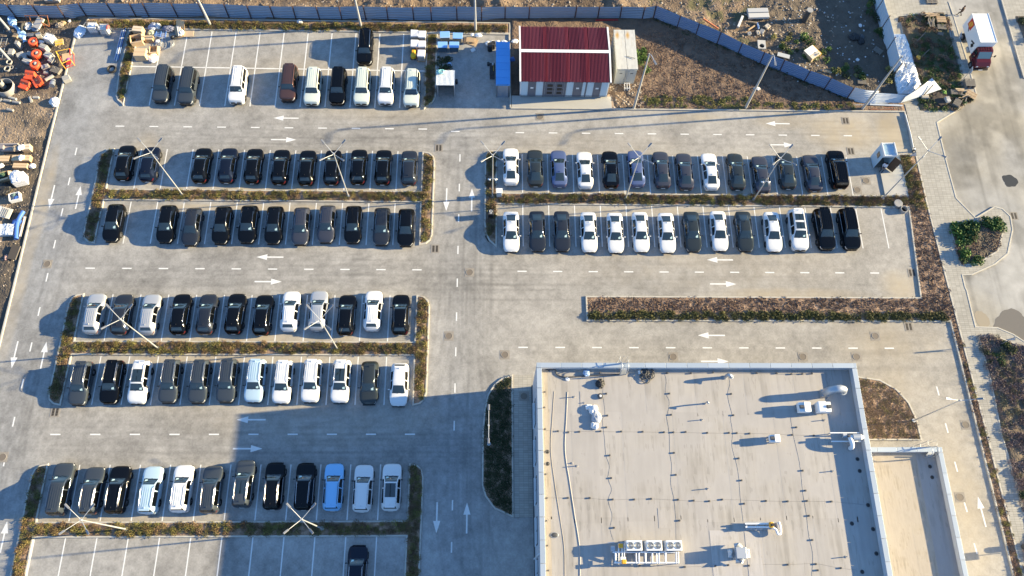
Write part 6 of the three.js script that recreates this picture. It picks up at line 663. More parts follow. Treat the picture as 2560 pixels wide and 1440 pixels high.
{
  const b = thing('guard_booth', 'small white-blue guard booth with ribbed roof and open brown door', 'booth', 38.6, -40.85, 0.03, 0.12), W = 0.62, D = 0.66, H = 2.2; part(b, 'wall', bx(0.05, H, D * 2, -W, H / 2, 0), mLightP); part(b, 'wall', bx(0.05, H, D * 2, W, H / 2, 0), mLightP); part(b, 'wall', bx(W * 2 - 0.06, H, 0.05, 0, H / 2, -D + 0.026), mLightP); part(b, 'floor', bx(W * 2 - 0.06, 0.06, D * 2 - 0.1, 0, 0.03, 0), mWoodG); part(b, 'lintel', bx(W * 2 - 0.06, 0.25, 0.05, 0, H - 0.13, D - 0.03), mLightP);
  const w = part(b, 'window', bx(0.03, 0.62, 0.5, -W - 0.03, 1.45, 0.05), mDarkG); part(w, 'pane', bx(0.02, 0.54, 0.42, -W - 0.045, 1.45, 0.05), mWinDark); part(w, 'frame', bx(0.04, 0.04, 0.56, -W - 0.04, 1.13, 0.05), mWhite);
  part(b, 'roof_sheet', corr([-W, H + 0.06, -D], [-W, H + 0.06, D], [W, H + 0.06, D], [W, H + 0.06, -D], 14, 0.02, 0, 1), mLightP); for (const s of [-1, 1]) { part(b, 'parapet', bx(0.06, 0.3, D * 2 + 0.1, s * W, H + 0.13, 0), mWhite); part(b, 'parapet', bx(W * 2 - 0.08, 0.24 , 0.06, 0, H + (s > 0 ? 0.03 : 0.13), s * D), mWhite); }
  const d = part(b, 'door', bx(0.05, 1.95, 0.78, 0, 0, 0), std(0.06, 0.035, 0.022, 0.6)); d.position.set(W + 0.28, 1.03, D + 0.28); d.rotation.y = 0.75; part(d, 'handle', bar([-0.06, 0, 0.25], [-0.06, 0, 0.36], 0.02), mGalv); part(b, 'desk', bx(W * 1.6, 0.05, 0.4, 0, 0.75, -0.4), mWoodG);
  const c = thing('chair', 'plain dark chair in the doorway of the guard booth', 'chair', 38.85, -40.1, -0.5, 0.12); part(c, 'seat', rbx(0.4, 0.05, 0.4, 0.02, 0, 0.4, 0), mBlackP); part(c, 'backrest', rbx(0.4, 0.4, 0.04, 0.02, 0, 0.65, -0.19), mBlackP); for (const x of [-0.17, 0.17]) for (const z of [-0.17, 0.17]) part(c, 'leg', bar([x, 0, z], [x, 0.39, z], 0.016), mDarkG);
  const J = hands({ hip: [0, 0.6, 0], chest: [0, 1.0, 0.05], neck: [0, 1.22, 0.07], head: [0, 1.33, 0.1], crown: [0, 1.41, 0.09], nose: [0, 1.31, 0.2], lsh: [0.19, 1.13, 0.05], lel: [0.24, 0.87, 0.12], lwr: [0.14, 0.72, 0.33], rsh: [-0.19, 1.13, 0.05], rel: [-0.25, 0.87, 0.1], rwr: [-0.14, 0.72, 0.33], lhj: [0.09, 0.56, 0.04], lkn: [0.14, 0.56, 0.44], lan: [0.14, 0.12, 0.46], lto: [0.15, 0.05, 0.62], rhj: [-0.09, 0.56, 0.04], rkn: [-0.13, 0.56, 0.44], ran: [-0.12, 0.12, 0.4], rto: [-0.13, 0.05, 0.57] });
  const g = personMesh(J, BONES, (x, y, z) => y > 1.37 || (y > 1.29 && z < 0.07) ? [0.012, 0.01, 0.01] : y > 1.2 || (abs(x) < 0.22 && z > 0.3 && y > 0.63) ? [0.38, 0.22, 0.15] : y > 0.68 ? [0.7, 0.7, 0.74] : y < 0.1 ? [0.02, 0.02, 0.02] : [0.025, 0.027, 0.035]);
  const p = solo('person', g, mBody, 'seated person in a white shirt and dark trousers in the booth doorway', 'person'); p.scale.setScalar(0.84); p.position.set(38.85, 0.1, -40.08); p.rotation.y = -0.5;
}
{ const [x, z] = G(2396, 39), J = hands({ hip: [0, 0.92, 0], chest: [0, 1.3, 0.04], neck: [0, 1.5, 0.06], head: [0, 1.62, 0.08], crown: [0, 1.7, 0.07], nose: [0, 1.6, 0.18], lsh: [0.2, 1.42, 0.04], lel: [0.26, 1.15, 0.06], lwr: [0.2, 1.08, 0.3], rsh: [-0.2, 1.42, 0.04], rel: [-0.27, 1.14, -0.08], rwr: [-0.27, 0.92, 0.06], lhj: [0.1, 0.88, 0], lkn: [0.11, 0.5, 0.18], lan: [0.11, 0.09, 0.22], lto: [0.11, 0.05, 0.38], rhj: [-0.1, 0.88, 0], rkn: [-0.11, 0.48, 0.0], ran: [-0.11, 0.12, -0.28], rto: [-0.11, 0.05, -0.12] });
  const g = personMesh(J, BONES, (x, y, z) => y > 1.66 || (y > 1.58 && z < 0.04) ? [0.012, 0.01, 0.009] : y > 1.5 || (abs(x) > 0.12 && y > 0.82 && y < 1.12 && (z > 0.24 || x < -0.2 && y < 0.93)) ? [0.35, 0.2, 0.14] : y > 0.9 ? [0.06, 0.032, 0.022] : y < 0.1 ? [0.02, 0.018, 0.016] : [0.03, 0.022, 0.02]);
  const p = solo('person', g, mBody, 'person in dark brown clothes walking on the road behind the truck', 'person'); p.scale.setScalar(0.84); p.position.set(x, 0.02, z); p.rotation.y = -2.2; }
// ---------- truck ----------
{
  const t = thing('box_truck', 'parked truck with dark red cab and white box body on the right road', 'truck', 51.22, -55.0, 0.015), mR2 = paint(0.075, 0.01, 0.014), mBox = std(0.74, 0.74, 0.73, 0.45);
  part(t, 'cargo_box', rbx(1.75, 1.85, 3.75, 0.03, 0, 1.85, -0.45), mBox); part(t, 'roof_edge', bx(1.8, 0.05, 0.08, 0, 2.79, 1.4), mWhite); for (const s of [-1, 1]) { part(t, 'roof_trim', bx(0.06, 0.05, 3.76, s * 0.87, 2.79, -0.45), mWhite); part(t, 'chassis_rail', bx(0.12, 0.16, 5.2, s * 0.4, 0.72, 0.1), mBlackP); }
  const em = part(t, 'side_emblem', bx(0.02, 0.9, 0.92, -0.885, 2.25, -1.35), std(0.5, 0.02, 0.02, 0.5)); for (let i = 0; i < 3; i++) part(em, 'emblem_bar', bx(0.02, 0.13, 0.5, -0.897, 2.02 + i * 0.22, -1.35 + (i - 1) * 0.08), mYel); part(t, 'side_marking', bx(0.015, 0.45, 0.35, -0.883, 1.5, 0.75, 0.5), mBlackP); part(t, 'side_marking', bx(0.015, 0.16, 0.7, -0.883, 1.75, 0.55, -0.4), mBlackP); part(t, 'side_marking', bx(0.015, 0.12, 0.7, -0.883, 1.75, -1.3, 0.6), mBlackP);
  const cab = new THREE.Shape([[1.45, 0.5], [2.95, 0.5], [3.0, 0.95], [2.75, 1.25], [2.35, 1.36], [1.98, 1.98], [1.85, 2.05], [1.45, 2.05]].map((p) => new THREE.Vector2(...p))), cg = new THREE.ExtrudeGeometry(cab, { depth: 1.42, bevelEnabled: true, bevelSize: 0.07, bevelThickness: 0.1, bevelSegments: 3 }); cg.rotateY(-PI / 2); cg.translate(0.71, 0, 0); part(t, 'cab', cg, mR2);
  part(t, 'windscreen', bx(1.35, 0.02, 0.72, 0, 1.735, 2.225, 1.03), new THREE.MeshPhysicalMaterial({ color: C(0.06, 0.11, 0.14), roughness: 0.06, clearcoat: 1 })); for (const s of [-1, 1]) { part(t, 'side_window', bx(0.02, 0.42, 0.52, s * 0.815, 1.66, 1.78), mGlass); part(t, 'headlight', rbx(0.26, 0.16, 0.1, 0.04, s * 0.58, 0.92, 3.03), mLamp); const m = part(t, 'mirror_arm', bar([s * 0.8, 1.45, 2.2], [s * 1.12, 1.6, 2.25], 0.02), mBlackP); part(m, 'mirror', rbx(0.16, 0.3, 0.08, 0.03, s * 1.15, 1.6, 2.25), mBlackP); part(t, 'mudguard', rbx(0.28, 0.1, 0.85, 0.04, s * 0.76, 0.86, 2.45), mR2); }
  for (let i = 0; i < 5; i++) part(t, 'roof_rib', bx(0.09, 0.04, 0.42, -0.52 + i * 0.26, 2.13, 1.72), mR2); part(t, 'bumper', rbx(1.6, 0.22, 0.16, 0.04, 0, 0.52, 3.07), mBlackP); part(t, 'number_plate', bx(0.45, 0.1, 0.02, 0, 0.52, 3.16), mPlate);
  const wg = new THREE.LatheGeometry([[0.2, -0.1], [0.35, -0.12], [0.38, -0.08], [0.38, 0.08], [0.35, 0.12], [0.2, 0.1]].map((p) => new THREE.Vector2(...p)), 20).rotateZ(PI / 2), hb = cyl(0.21, 0.21, 0.16, 14, 0, 0, 0, 0, 0, PI / 2); for (const s of [-1, 1]) for (const z of [2.4, -1.25]) { const w = part(t, 'wheel', wg, mTyre); w.position.set(s * 0.75, 0.38, z); part(w, 'rim', hb, mRim); } part(t, 'fuel_tank', rbx(0.4, 0.35, 0.7, 0.08, -0.7, 0.58, 0.6), mGalv);
}
// ---------- signs, cabinets and small street furniture ----------
function sign(x, z, h, kind, label, ry = 0, thk = 0.03) { const g = thing('road_sign', label, 'sign', x, z, ry); part(g, 'post', cyl(0.03, 0.03, h, 8, 0, h / 2, 0), mGalv); if (kind === 't') { const s = new THREE.Shape([[-0.42, 0], [0.42, 0], [0, 0.74]].map((p) => new THREE.Vector2(...p))); const pl = part(g, 'sign_plate', new THREE.ExtrudeGeometry(s, { depth: 0.02, bevelEnabled: false }).translate(0, h - 0.75, 0.035), std(0.55, 0.57, 0.6, 0.45)); const e = (a, b) => bar([a[0], a[1] + h - 0.75, 0.06], [b[0], b[1] + h - 0.75, 0.06], 0.025, 0.025, 4); for (const q of [[[-0.42, 0], [0.42, 0]], [[0.42, 0], [0, 0.74]], [[0, 0.74], [-0.42, 0]]]) part(pl, 'border', e(...q), std(0.25, 0.26, 0.28, 0.5)); } else { const pl = part(g, 'sign_plate', rbx(0.6, 0.42, 0.025, 0.01, 0, h - 0.25, 0.04), std(0.3, 0.36, 0.44, 0.5)); part(pl, 'back_rail', bx(0.5, 0.04, 0.03, 0, h - 0.25, 0.01), mGalv); } return g; }
{ const p = z4b(2085, 655), q = G(2288, 392); sign(p[0], p[1], 2.35, 't', 'triangular road sign on a grey post in the bed at the right edge', -0.05); sign(q[0] - 0.4, q[1], 1.0, 't', 'low triangular sign at the edge of the pavement beside the booth', 0.1); const a = z4(1630, 438), c = z4(1720, 750); sign(a[0], a[1], 2.4, 'r', 'grey post with flat sign on the verge left of the truck', 1.3); sign(c[0], c[1], 2.5, 'r', 'grey post with flat sign beside the pallets at the road', 1.3); }
{ const p = G(2560 - 12, 1340), g = sign(46.3, -4.1, 2.2, 'r', 'sign post casting its shadow on the drive right of the annex', 1.57); const f = thing('waste_bin', 'round litter bin standing in the right-hand bed near the bottom edge', 'bin', 44.2, -4.2); part(f, 'body', cyl(0.24, 0.2, 0.75, 14, 0, 0.45, 0), mDarkG); part(f, 'lid', cyl(0.2, 0.26, 0.1, 14, 0, 0.86, 0), mBlackP); }
{ const p = G(1248, 490), g = thing('electric_cabinet', 'white electrical cabinet at the left end of the right hedge', 'cabinet', p[0], p[1], 0, 0.1); part(g, 'body', rbx(0.5, 0.95, 0.42, 0.02, 0, 0.48, 0), std(0.6, 0.61, 0.62, 0.5)); part(g, 'cap', rbx(0.58, 0.06, 0.5, 0.02, 0, 0.98, 0), mWhite); part(g, 'door', bx(0.4, 0.75, 0.02, 0, 0.48, 0.22), std(0.5, 0.52, 0.54, 0.5)); part(g, 'plinth', bx(0.46, 0.1, 0.4, 0, 0.02, 0), mDarkG); }
{ const p = G(1227, 541), g = thing('recycling_bin', 'black wheeled bin with pale round emblem in the left arm of the right bed', 'bin', p[0], p[1], 0.02, 0.08); part(g, 'body', rbx(0.5, 0.7, 0.5, 0.04, 0, 0.4, 0), mBlackP); const l = part(g, 'lid', rbx(0.56, 0.07, 0.56, 0.03, 0, 0.8, 0, 0.1), mBlackP); part(l, 'emblem', put(new THREE.TorusGeometry(0.13, 0.02, 5, 24), 0, 0.86, -0.06, PI / 2 + 0.1), mPlastic); part(l, 'emblem_bar', bx(0.12, 0.015, 0.04, 0, 0.857, -0.06, 0.1), mPlastic); part(l, 'emblem_line', bx(0.24, 0.015, 0.035, 0, 0.835, 0.14, 0.1), mPlastic); for (const s of [-0.2, 0.2]) part(g, 'wheel', cyl(0.09, 0.09, 0.05, 12, s, 0.09, -0.22, 0, 0, PI / 2), mTyre); }
function concreteRing(p, r, h, w, label, m = mConcG, y = 0) { const g = thing('concrete_ring', label, 'concrete ring', p[0], p[1], 0, y); part(g, 'ring', new THREE.LatheGeometry([[r - w, 0], [r, 0], [r, h - 0.02], [r - 0.02, h], [r - w + 0.02, h], [r - w, h - 0.02], [r - w, 0]].map((q) => new THREE.Vector2(...q)), 32), m); part(g, 'bottom', cyl(r - w, r - w, 0.03, 24, 0, 0.03, 0), mSlot); return g; }
concreteRing(z8(1210, 745), 0.36, 0.42, 0.07, 'concrete well ring standing at the right end of the lower right row'); concreteRing(z8(1160, 690), 0.42, 0.3, 0.42, 'flat concrete well lid in the bed next to the concrete ring', mConcG, 0.05);
{ const a = z4(1228, 1040), b = z4(1300, 1330); const g = thing('drain_pipe', 'white plastic pipe lying along the right end of the upper drive', 'pipe', a[0], a[1]); part(g, 'pipe', tube([[0, 0.2, 0], [(b[0] - a[0]) * 0.5 + 0.05, 0.2, (b[1] - a[1]) * 0.5], [b[0] - a[0], 0.2, b[1] - a[1]]], 0.05, 6), mWhite); part(g, 'end_cap', cyl(0.08, 0.08, 0.1, 10, b[0] - a[0], 0.2, b[1] - a[1]), mPlastic); const f = thing('gate_post', 'short dark barrier post at the corner by the booth', 'post', ...z4(1300, 1365)); part(f, 'post', bx(0.12, 0.5, 0.12, 0, 0.25, 0), mDarkG); part(f, 'cap', bx(0.16, 0.06, 0.16, 0, 0.53, 0), mWhite); }
// ---------- boxes, tanks and scrap at the left end of the back row ----------
function carton(label, p, w, h, d, ry, o = {}) { // cardboard box, open ones with flaps
  const g = thing('cardboard_box', label, 'box', p[0], p[1], ry, o.y ?? 0), m = mCard[o.m ?? 0], t = 0.02; part(g, 'side', bx(w, h, t, 0, h / 2, d / 2), m); part(g, 'side', bx(w, h, t, 0, h / 2, -d / 2), m); part(g, 'side', bx(t, h, d - t - 0.004, w / 2 - t / 2, h / 2, 0), m); part(g, 'side', bx(t, h, d - t - 0.004, -w / 2 + t / 2, h / 2, 0), m); part(g, 'bottom', bx(w - 2 * t, t, d - t, 0, 0.02, 0), mCard[1]);
  if (o.open) { part(g, 'flap', bx(0.3, t, d * 0.9, w / 2 + 0.13, h - 0.05, 0, 0, 0, -0.5), mCard[2]); part(g, 'flap', bx(w * 0.9, t, 0.28, 0, h + 0.08, d / 2 + 0.1, -0.5), mCard[2]); } else { for (const s of [-1, 1]) part(g, 'lid_flap', bx(w - 0.01, t, d / 2 - 0.006, 0, h + t / 2, s * d / 4), o.pale ? std(0.56, 0.47, 0.36, 0.9) : mCard[2]); part(g, 'tape', bx(w * 0.98, 0.006, 0.07, 0, h + t + 0.004, 0), mCard[1]); } return g;
}
const zc = ZO(320, 40, 11.08);
carton('large closed cardboard box, topmost of the heap left of the back row', zc(300, 420, 0.5), 1.0, 0.9, 0.62, -0.1, { pale: 1 }); carton('open cardboard box with flaps in the middle of the heap', zc(260, 690, 0.3), 1.15, 0.75, 0.95, 0.25, { open: 1, m: 2 }); carton('small flat cardboard box right of the open one', zc(600, 650, 0.2), 0.85, 0.5, 0.5, 0, { m: 1 }); carton('closed cardboard box at the front of the heap', zc(360, 1060, 0.5), 1.18, 0.85, 0.95, 0, { m: 2 }); carton('upright cardboard box with open top beside the front one', zc(720, 960, 0.2), 0.8, 0.45, 0.8, 0.1, { open: 1 });
{ const p = zc(700, 1180), g = thing('plastic_sheet', 'white plastic film crumpled in front of the cardboard boxes', 'waste', p[0], p[1]); part(g, 'film', crumple(0.5, 61, 0.3), mWhite); part(g, 'strip', bx(1.0, 0.03, 0.08, 0.05, 0.25, -0.1, 0, 0.4), mCard[0]); }
{ const p = zc(1430, 470), g = thing('cardboard_box', 'large tan panel box lying open at the right of the scrap heap', 'box', p[0], p[1]); part(g, 'back_panel', bx(0.9, 0.03, 0.95, 0.12, 0.42, -0.72, 0.9, -0.25), mCard[0]); part(g, 'front_panel', bx(1.15, 0.04, 0.7, 0.95, 0.12, 0.22, 0.1, -0.05, 0.05), mCard[2]); part(g, 'tray', bx(0.75, 0.1, 1.6, -0.05, 0.14, -0.1, 0, 0.35), mCard[1]); for (let i = 0; i < 3; i++) part(g, 'tube_stock', bar([-0.35 + i * 0.16, 0.26, -0.9], [0.1 + i * 0.14, 0.26, 0.6], 0.05), mWhite); part(g, 'foam', crumple(0.24, 63, 0.6), mWhite).position.set(0.35, 0.15, 0.1); }
[[850, 310, 0.42, mPlastic, 'pale pink-white sack on top of the scrap heap', 71], [700, 330, 0.4, std(0.3, 0.33, 0.42, 0.6), 'grey-blue sack at the back of the scrap heap', 72], [1130, 390, 0.5, std(0.13, 0.14, 0.2, 0.7), 'dark blue-grey tarpaulin bundle in the scrap heap', 73], [670, 490, 0.36, std(0.36, 0.38, 0.27, 0.7), 'greenish sack at the left of the scrap heap', 74], [830, 720, 0.22, mPlastic, 'small white plastic bundle below the scrap heap', 75]].forEach(([x, y, r, m, l, s]) => bagAt([...zc(x, y), 0.05], r, s, m, l, 'sack', 'sack'));
{ const p = zc(930, 560), g = thing('steel_scrap', 'blue steel frames lying in the scrap heap behind the back row', 'scrap', p[0], p[1]); for (let i = 0; i < 5; i++) part(g, 'bar', bar([-0.65, 0.2 + 0.03 * i, -0.25 + i * 0.1], [0.6, 0.22, -0.2 + i * 0.16], 0.035), i % 2 ? mBlueT : mTarp); for (const x of [-0.5, 0, 0.5]) part(g, 'cross_bar', bar([x, 0.25, -0.4], [x, 0.25, 0.35], 0.04), mBlueT); const q = zc(1080, 790), w = thing('wire_coil', 'loose loops of grey wire in front of the scrap heap', 'wire', q[0], q[1]); for (let i = 0; i < 6; i++) part(w, 'wire_loop', put(new THREE.TorusGeometry(0.5 + 0.06 * i, 0.018, 4, 32, PI * (1.1 + 0.1 * i)), rr(-0.1, 0.1), 0.05 + 0.04 * i, rr(-0.1, 0.1), PI / 2 + rr(-0.1, 0.1), 0.3 * i), mGalv); const u = zc(1300, 640); const ty = thing('tyre', 'black tyre between the scrap heap and the panel box', 'tyre', u[0], u[1], 0, 0.0); part(ty, 'tread', put(new THREE.TorusGeometry(0.27, 0.11, 8, 22), 0, 0.28, 0, 1.1), mTyre); part(ty, 'rim', put(new THREE.TorusGeometry(0.17, 0.03, 6, 20), 0, 0.28, 0, 1.1), mGalv); }
const zy = ZO(0, 20, 6);
function ibc(label, p, ry, y = 0, tint = mWhite) { const g = thing('liquid_tank', label, 'tank', p[0], p[1], ry, y); part(g, 'tank', rbx(0.86, 0.78, 0.74, 0.06, 0, 0.55, 0), tint); part(g, 'pallet_base', bx(0.92, 0.12, 0.8, 0, 0.08, 0), mGalv); for (let i = 0; i < 5; i++) for (const z of [-0.4, 0.4]) part(g, 'cage_bar', bar([-0.4 + i * 0.2, 0.1, z], [-0.4 + i * 0.2, 0.98, z], 0.014, 0.014, 4), mGalv); for (const h of [0.3, 0.55, 0.8, 0.97]) for (const z of [-0.4, 0.4]) part(g, 'cage_rail', bar([-0.46, h, z], [0.46, h, z], 0.014, 0.014, 4), mGalv); for (const x of [-0.46, 0.46]) for (const h of [0.3, 0.55, 0.8, 0.97]) part(g, 'cage_rail', bar([x, h, -0.4], [x, h, 0.4], 0.014, 0.014, 4), mGalv); part(g, 'filler_cap', cyl(0.09, 0.09, 0.06, 12, 0, 0.97, 0), mPlastic); }
ibc('white caged liquid tank, left of two under the hedge', zy(1400, 300, 0.5), 0.03); ibc('white caged liquid tank, right of two under the hedge', zy(1575, 325, 0.5), -0.05, 0, std(0.66, 0.6, 0.55, 0.5)); bagAt([...zy(1615, 290, 1), 0.98], 0.2, 81, std(0.6, 0.12, 0.1, 0.6), 'red cloth lying on the right liquid tank', 'cloth', 'cloth'); bagAt([...zy(1215, 370), 0.0], 0.55, 83, std(0.62, 0.68, 0.75, 0.45), 'pale blue-white big bag at the corner of the lot', 'big_bag', 'bag'); ibc('white caged liquid tank standing in the yard heap', zy(755, 470, 0.5), -0.35);
{ const a = zy(1850, 330), b = zy(1750, 760), g = thing('pipe_bundle', 'bundle of long blue-white pipes lying along the short bed', 'pipes', a[0], a[1]); for (let i = 0; i < 6; i++) part(g, 'pipe', bar([-0.1 + i * 0.08, 0.08 + (i % 2) * 0.08, rr(-0.2, 0.2)], [b[0] - a[0] - 0.14 + i * 0.08, 0.08 + (i % 2) * 0.08, b[1] - a[1] + rr(-0.3, 0.5)], 0.045), i % 3 ? std(0.14, 0.22, 0.42, 0.4) : mWhite); const c = zy(1685, 935), t = thing('hose_coil', 'thick black coil of pipe lying beside the short bed', 'pipe coil', c[0], c[1]); for (let i = 0; i < 4; i++) part(t, 'coil', put(new THREE.TorusGeometry(0.36 + 0.05 * (i % 2), 0.05, 6, 26), rr(-0.04, 0.04), 0.07 + i * 0.07, rr(-0.04, 0.04), PI / 2), mBlackP); part(t, 'rubble_fill', crumple(0.28, 86, 0.4), mConcG); }
// ---------- yard heap, far left ----------
function barrier(label, p, ry, lying = 0) { const g = thing('road_barrier', label, 'barrier', p[0], p[1], ry, 0.1), s = new THREE.Shape([[-0.3, 0], [0.3, 0], [0.26, 0.15], [0.12, 0.35], [0.09, 0.8], [-0.09, 0.8], [-0.12, 0.35], [-0.26, 0.15]].map((q) => new THREE.Vector2(...q))), b = new THREE.ExtrudeGeometry(s, { depth: 0.9, bevelEnabled: true, bevelSize: 0.04, bevelThickness: 0.04, bevelSegments: 2 }); b.translate(0, 0, -0.45); if (lying) b.rotateZ(PI / 2).translate(0.4, 0.32, 0); part(g, 'body', b, mOrange); part(g, 'filler_cap', cyl(0.07, 0.07, 0.06, 10, 0, lying ? 0.62 : 0.86, 0), mDarkG); part(g, 'lug', rbx(0.16, 0.3, 0.12, 0.03, 0, 0.35, 0.52), mOrange); return g; }
barrier('orange plastic barrier in front, lower left of the yard heap', zy(405, 1200), 1.2, 1); barrier('orange plastic barrier lying above the front one in the yard heap', zy(480, 1060), 1.4, 1); barrier('orange plastic barrier with tapered end, right of the front one', zy(600, 1150), 0.6, 1);
{ const f = (label, p, ry) => { const g = thing('orange_bin', label, 'bin', p[0], p[1], ry, 0.1); part(g, 'shell', new THREE.LatheGeometry([[0.12, 0.03], [0.4, 0.03], [0.5, 0.2], [0.52, 0.5], [0.45, 0.62], [0.25, 0.6], [0.16, 0.45], [0.12, 0.1]].map((q) => new THREE.Vector2(...q)), 20), mOrange); part(g, 'hub', cyl(0.13, 0.16, 0.3, 12, 0, 0.42, 0), mDarkG); for (let i = 0; i < 6; i++) part(g, 'rib', bx(0.06, 0.42, 0.14, 0.5 * cos(i * PI / 3), 0.32, 0.5 * sin(i * PI / 3), 0, -i * PI / 3), mOrange); part(g, 'rubble', crumple(0.2, 90, 0.4), mConcG).position.set(0.1, 0.5, 0); }; f('round orange plastic drum, topmost in the yard heap', zy(540, 560), 0); f('round orange plastic drum below the topmost one', zy(585, 740), 0.6); f('round orange plastic drum standing over black rubble', zy(565, 900), 1); }
concreteRing(zy(120, 1230), 0.88, 0.75, 0.07, 'large concrete well ring at the left edge of the yard'); concreteRing(zy(65, 1190), 0.26, 0.9, 0.07, 'narrow concrete pipe standing inside the large well ring', mConcG, 0.05); concreteRing(zy(150, 825), 0.3, 0.22, 0.08, 'grey ring, upper of two small rings at the left edge'); concreteRing(zy(120, 925), 0.32, 0.22, 0.08, 'grey ring, lower left of two small rings'); concreteRing(zy(180, 905), 0.22, 0.18, 0.07, 'smallest grey ring beside the two small rings');
{ const blk = (label, x, y, w, h, d, ry, m = mConcG, lift = 0.02) => { const p = zy(x, y), g = thing('concrete_block', label, 'concrete block', p[0], p[1], ry, lift); part(g, 'block', rbx(w, h, d, 0.02, 0, h / 2, 0), m); part(g, 'edge_strip', bx(w * 0.92, 0.02, d * 0.3, 0, h + 0.012, 0), m); };
  [['stack of long pale kerb stones, top of the middle pile', 700, 640, 0.75, 0.75, 0.5, -0.4], ['pale kerb stones, lower part of the middle pile', 760, 745, 0.8, 0.55, 0.6, -0.45], ['pale stone at the foot of the middle pile', 790, 810, 0.5, 0.4, 0.5, -0.5], ['flat stones behind the round orange drums', 480, 430, 0.7, 0.35, 0.3, 0], ['dark grey block between tank and drums', 600, 430, 0.5, 0.4, 0.4, 0.4], ['upright pale block left of the blue film', 320, 600, 0.35, 0.9, 0.4, -0.2], ['grey slab left of the orange drums', 465, 710, 0.55, 0.35, 0.45, -0.2], ['tilted grey slab in the left of the heap', 320, 720, 0.7, 0.3, 0.5, 0.5], ['second grey slab leaning beside the tilted one', 390, 740, 0.4, 0.35, 0.6, 0.4], ['paving slabs at the left of the heap', 190, 690, 0.5, 0.4, 0.7, 0], ['bundle of pale kerb stones left of the lower drum', 430, 820, 0.85, 0.4, 0.5, -0.4], ['pale stone blocks right of the lower drum', 700, 910, 0.7, 0.42, 0.45, 0.35], ['grey block below the pale stones', 705, 985, 0.45, 0.25, 0.3, 0.1], ['long pale beam beside the metal bucket', 750, 1060, 0.9, 0.22, 0.25, 0.7], ['rough stone cubes at the corner of the heap', 1020, 1090, 0.7, 0.5, 0.6, 0.5], ['pale kerb stone on the gravel, left', 120, 1400, 0.75, 0.2, 0.22, -0.15], ['second pale kerb stone on the gravel', 200, 1365, 0.85, 0.2, 0.22, -0.3], ['third pale kerb stone on the gravel', 255, 1425, 0.8, 0.2, 0.22, -0.2], ['kerb stone standing askew on the gravel', 470, 1385, 0.65, 0.22, 0.25, -1.1], ['short kerb stone on the gravel right of the askew one', 550, 1355, 0.6, 0.2, 0.22, 0], ['lone kerb stone on the gravel below the heap', 165, 1540, 0.65, 0.2, 0.22, -0.2], ['stone fragment on the gravel at the edge', 5, 1400, 0.5, 0.2, 0.25, 0.4]].forEach(([l, x, y, w, h, d, r], i) => blk(l, x, y, w, h, d, r, i % 3 === 1 ? std(0.36, 0.35, 0.33, 0.95) : mConcG)); }
{ const p = zy(620, 280), g = thing('mattress', 'pale patterned mattress leaning in the yard heap', 'mattress', p[0], p[1], -0.45, 0.05); part(g, 'mattress', rbx(0.85, 0.16, 1.25, 0.06, 0, 0.5, 0, 0.25), std(0.5, 0.44, 0.38, 0.9)); part(g, 'edging', bx(0.87, 0.03, 0.03, 0, 0.36, 0.62, 0.25), std(0.35, 0.2, 0.14, 0.9)); bagAt([...zy(440, 290), 0.05], 0.42, 93, mPlastic, 'white big bag at the top of the yard heap', 'big_bag', 'bag'); bagAt([...zy(540, 330), 0.05], 0.36, 94, std(0.2, 0.24, 0.32, 0.7), 'dark blue sack beside the white big bag', 'sack', 'sack'); const q = zy(370, 330), t = thing('tyre', 'old grey tyre leaning in the yard heap', 'tyre', q[0], q[1], 0.4); part(t, 'tread', put(new THREE.TorusGeometry(0.36, 0.12, 8, 22), 0, 0.38, 0, 0.3, 1.1), std(0.05, 0.05, 0.048, 0.9)); part(t, 'rim', put(new THREE.TorusGeometry(0.24, 0.03, 6, 18), 0, 0.38, 0, 0.3, 1.1), mDarkG); bagAt([...zy(960, 235), 0.05], 0.25, 95, mCard[0], 'small tan bag near the fence by the yard heap', 'sack', 'sack'); bagAt([...zy(1050, 205), 0.05], 0.16, 96, mWhite, 'small white scrap near the fence', 'scrap', 'waste'); bagAt([...zy(830, 1420), 0.02], 0.4, 97, mPlastic, 'white crumpled plastic at the lot kerb below the yard heap', 'plastic_scrap', 'waste'); bagAt([...zy(640, 545), 0.3], 0.25, 98, mPlastic, 'pale rag right of the topmost orange drum', 'rag', 'waste'); bagAt([...zy(900, 270), 0.03], 0.35, 99, std(0.24, 0.2, 0.16, 0.9), 'brown rubbish bundle right of the rusty frame', 'rubbish', 'waste'); }
{ const pts = [[180, 170], [230, 280], [320, 370], [370, 460], [400, 540]].map(([x, y]) => zy(x, y)), P = [], I = [], W = 8, H = 30; for (let j = 0; j <= H; j++) for (let i = 0; i <= W; i++) { const v = j / H * 3.999, k = floor(v), t = v - k, x = pts[k][0] + (pts[k + 1][0] - pts[k][0]) * t, z = pts[k][1] + (pts[k + 1][1] - pts[k][1]) * t, u = i / W - 0.5, w = 0.5 + 0.25 * sin(j * 0.4); P.push(x + u * w, 0.35 + 0.5 * abs(fbm(x * 2 + u, z * 2, 8, 3) - 0.5) * 2 - u * u * 0.6, z - u * w * 0.6); } for (let j = 0; j < H; j++) for (let i = 0; i < W; i++) { const k = j * (W + 1) + i; I.push(k, k + W + 1, k + 1, k + 1, k + W + 1, k + W + 2); } const g = new THREE.BufferGeometry(); g.setAttribute('position', new THREE.Float32BufferAttribute(P, 3)); g.setIndex(I); const m = g.toNonIndexed(); m.computeVertexNormals(); solo('plastic_film', m, new THREE.MeshStandardMaterial({ color: C(0.3, 0.48, 0.68), roughness: 0.35, side: THREE.DoubleSide }), 'long strip of pale blue plastic film draped over the yard heap', 'film'); }
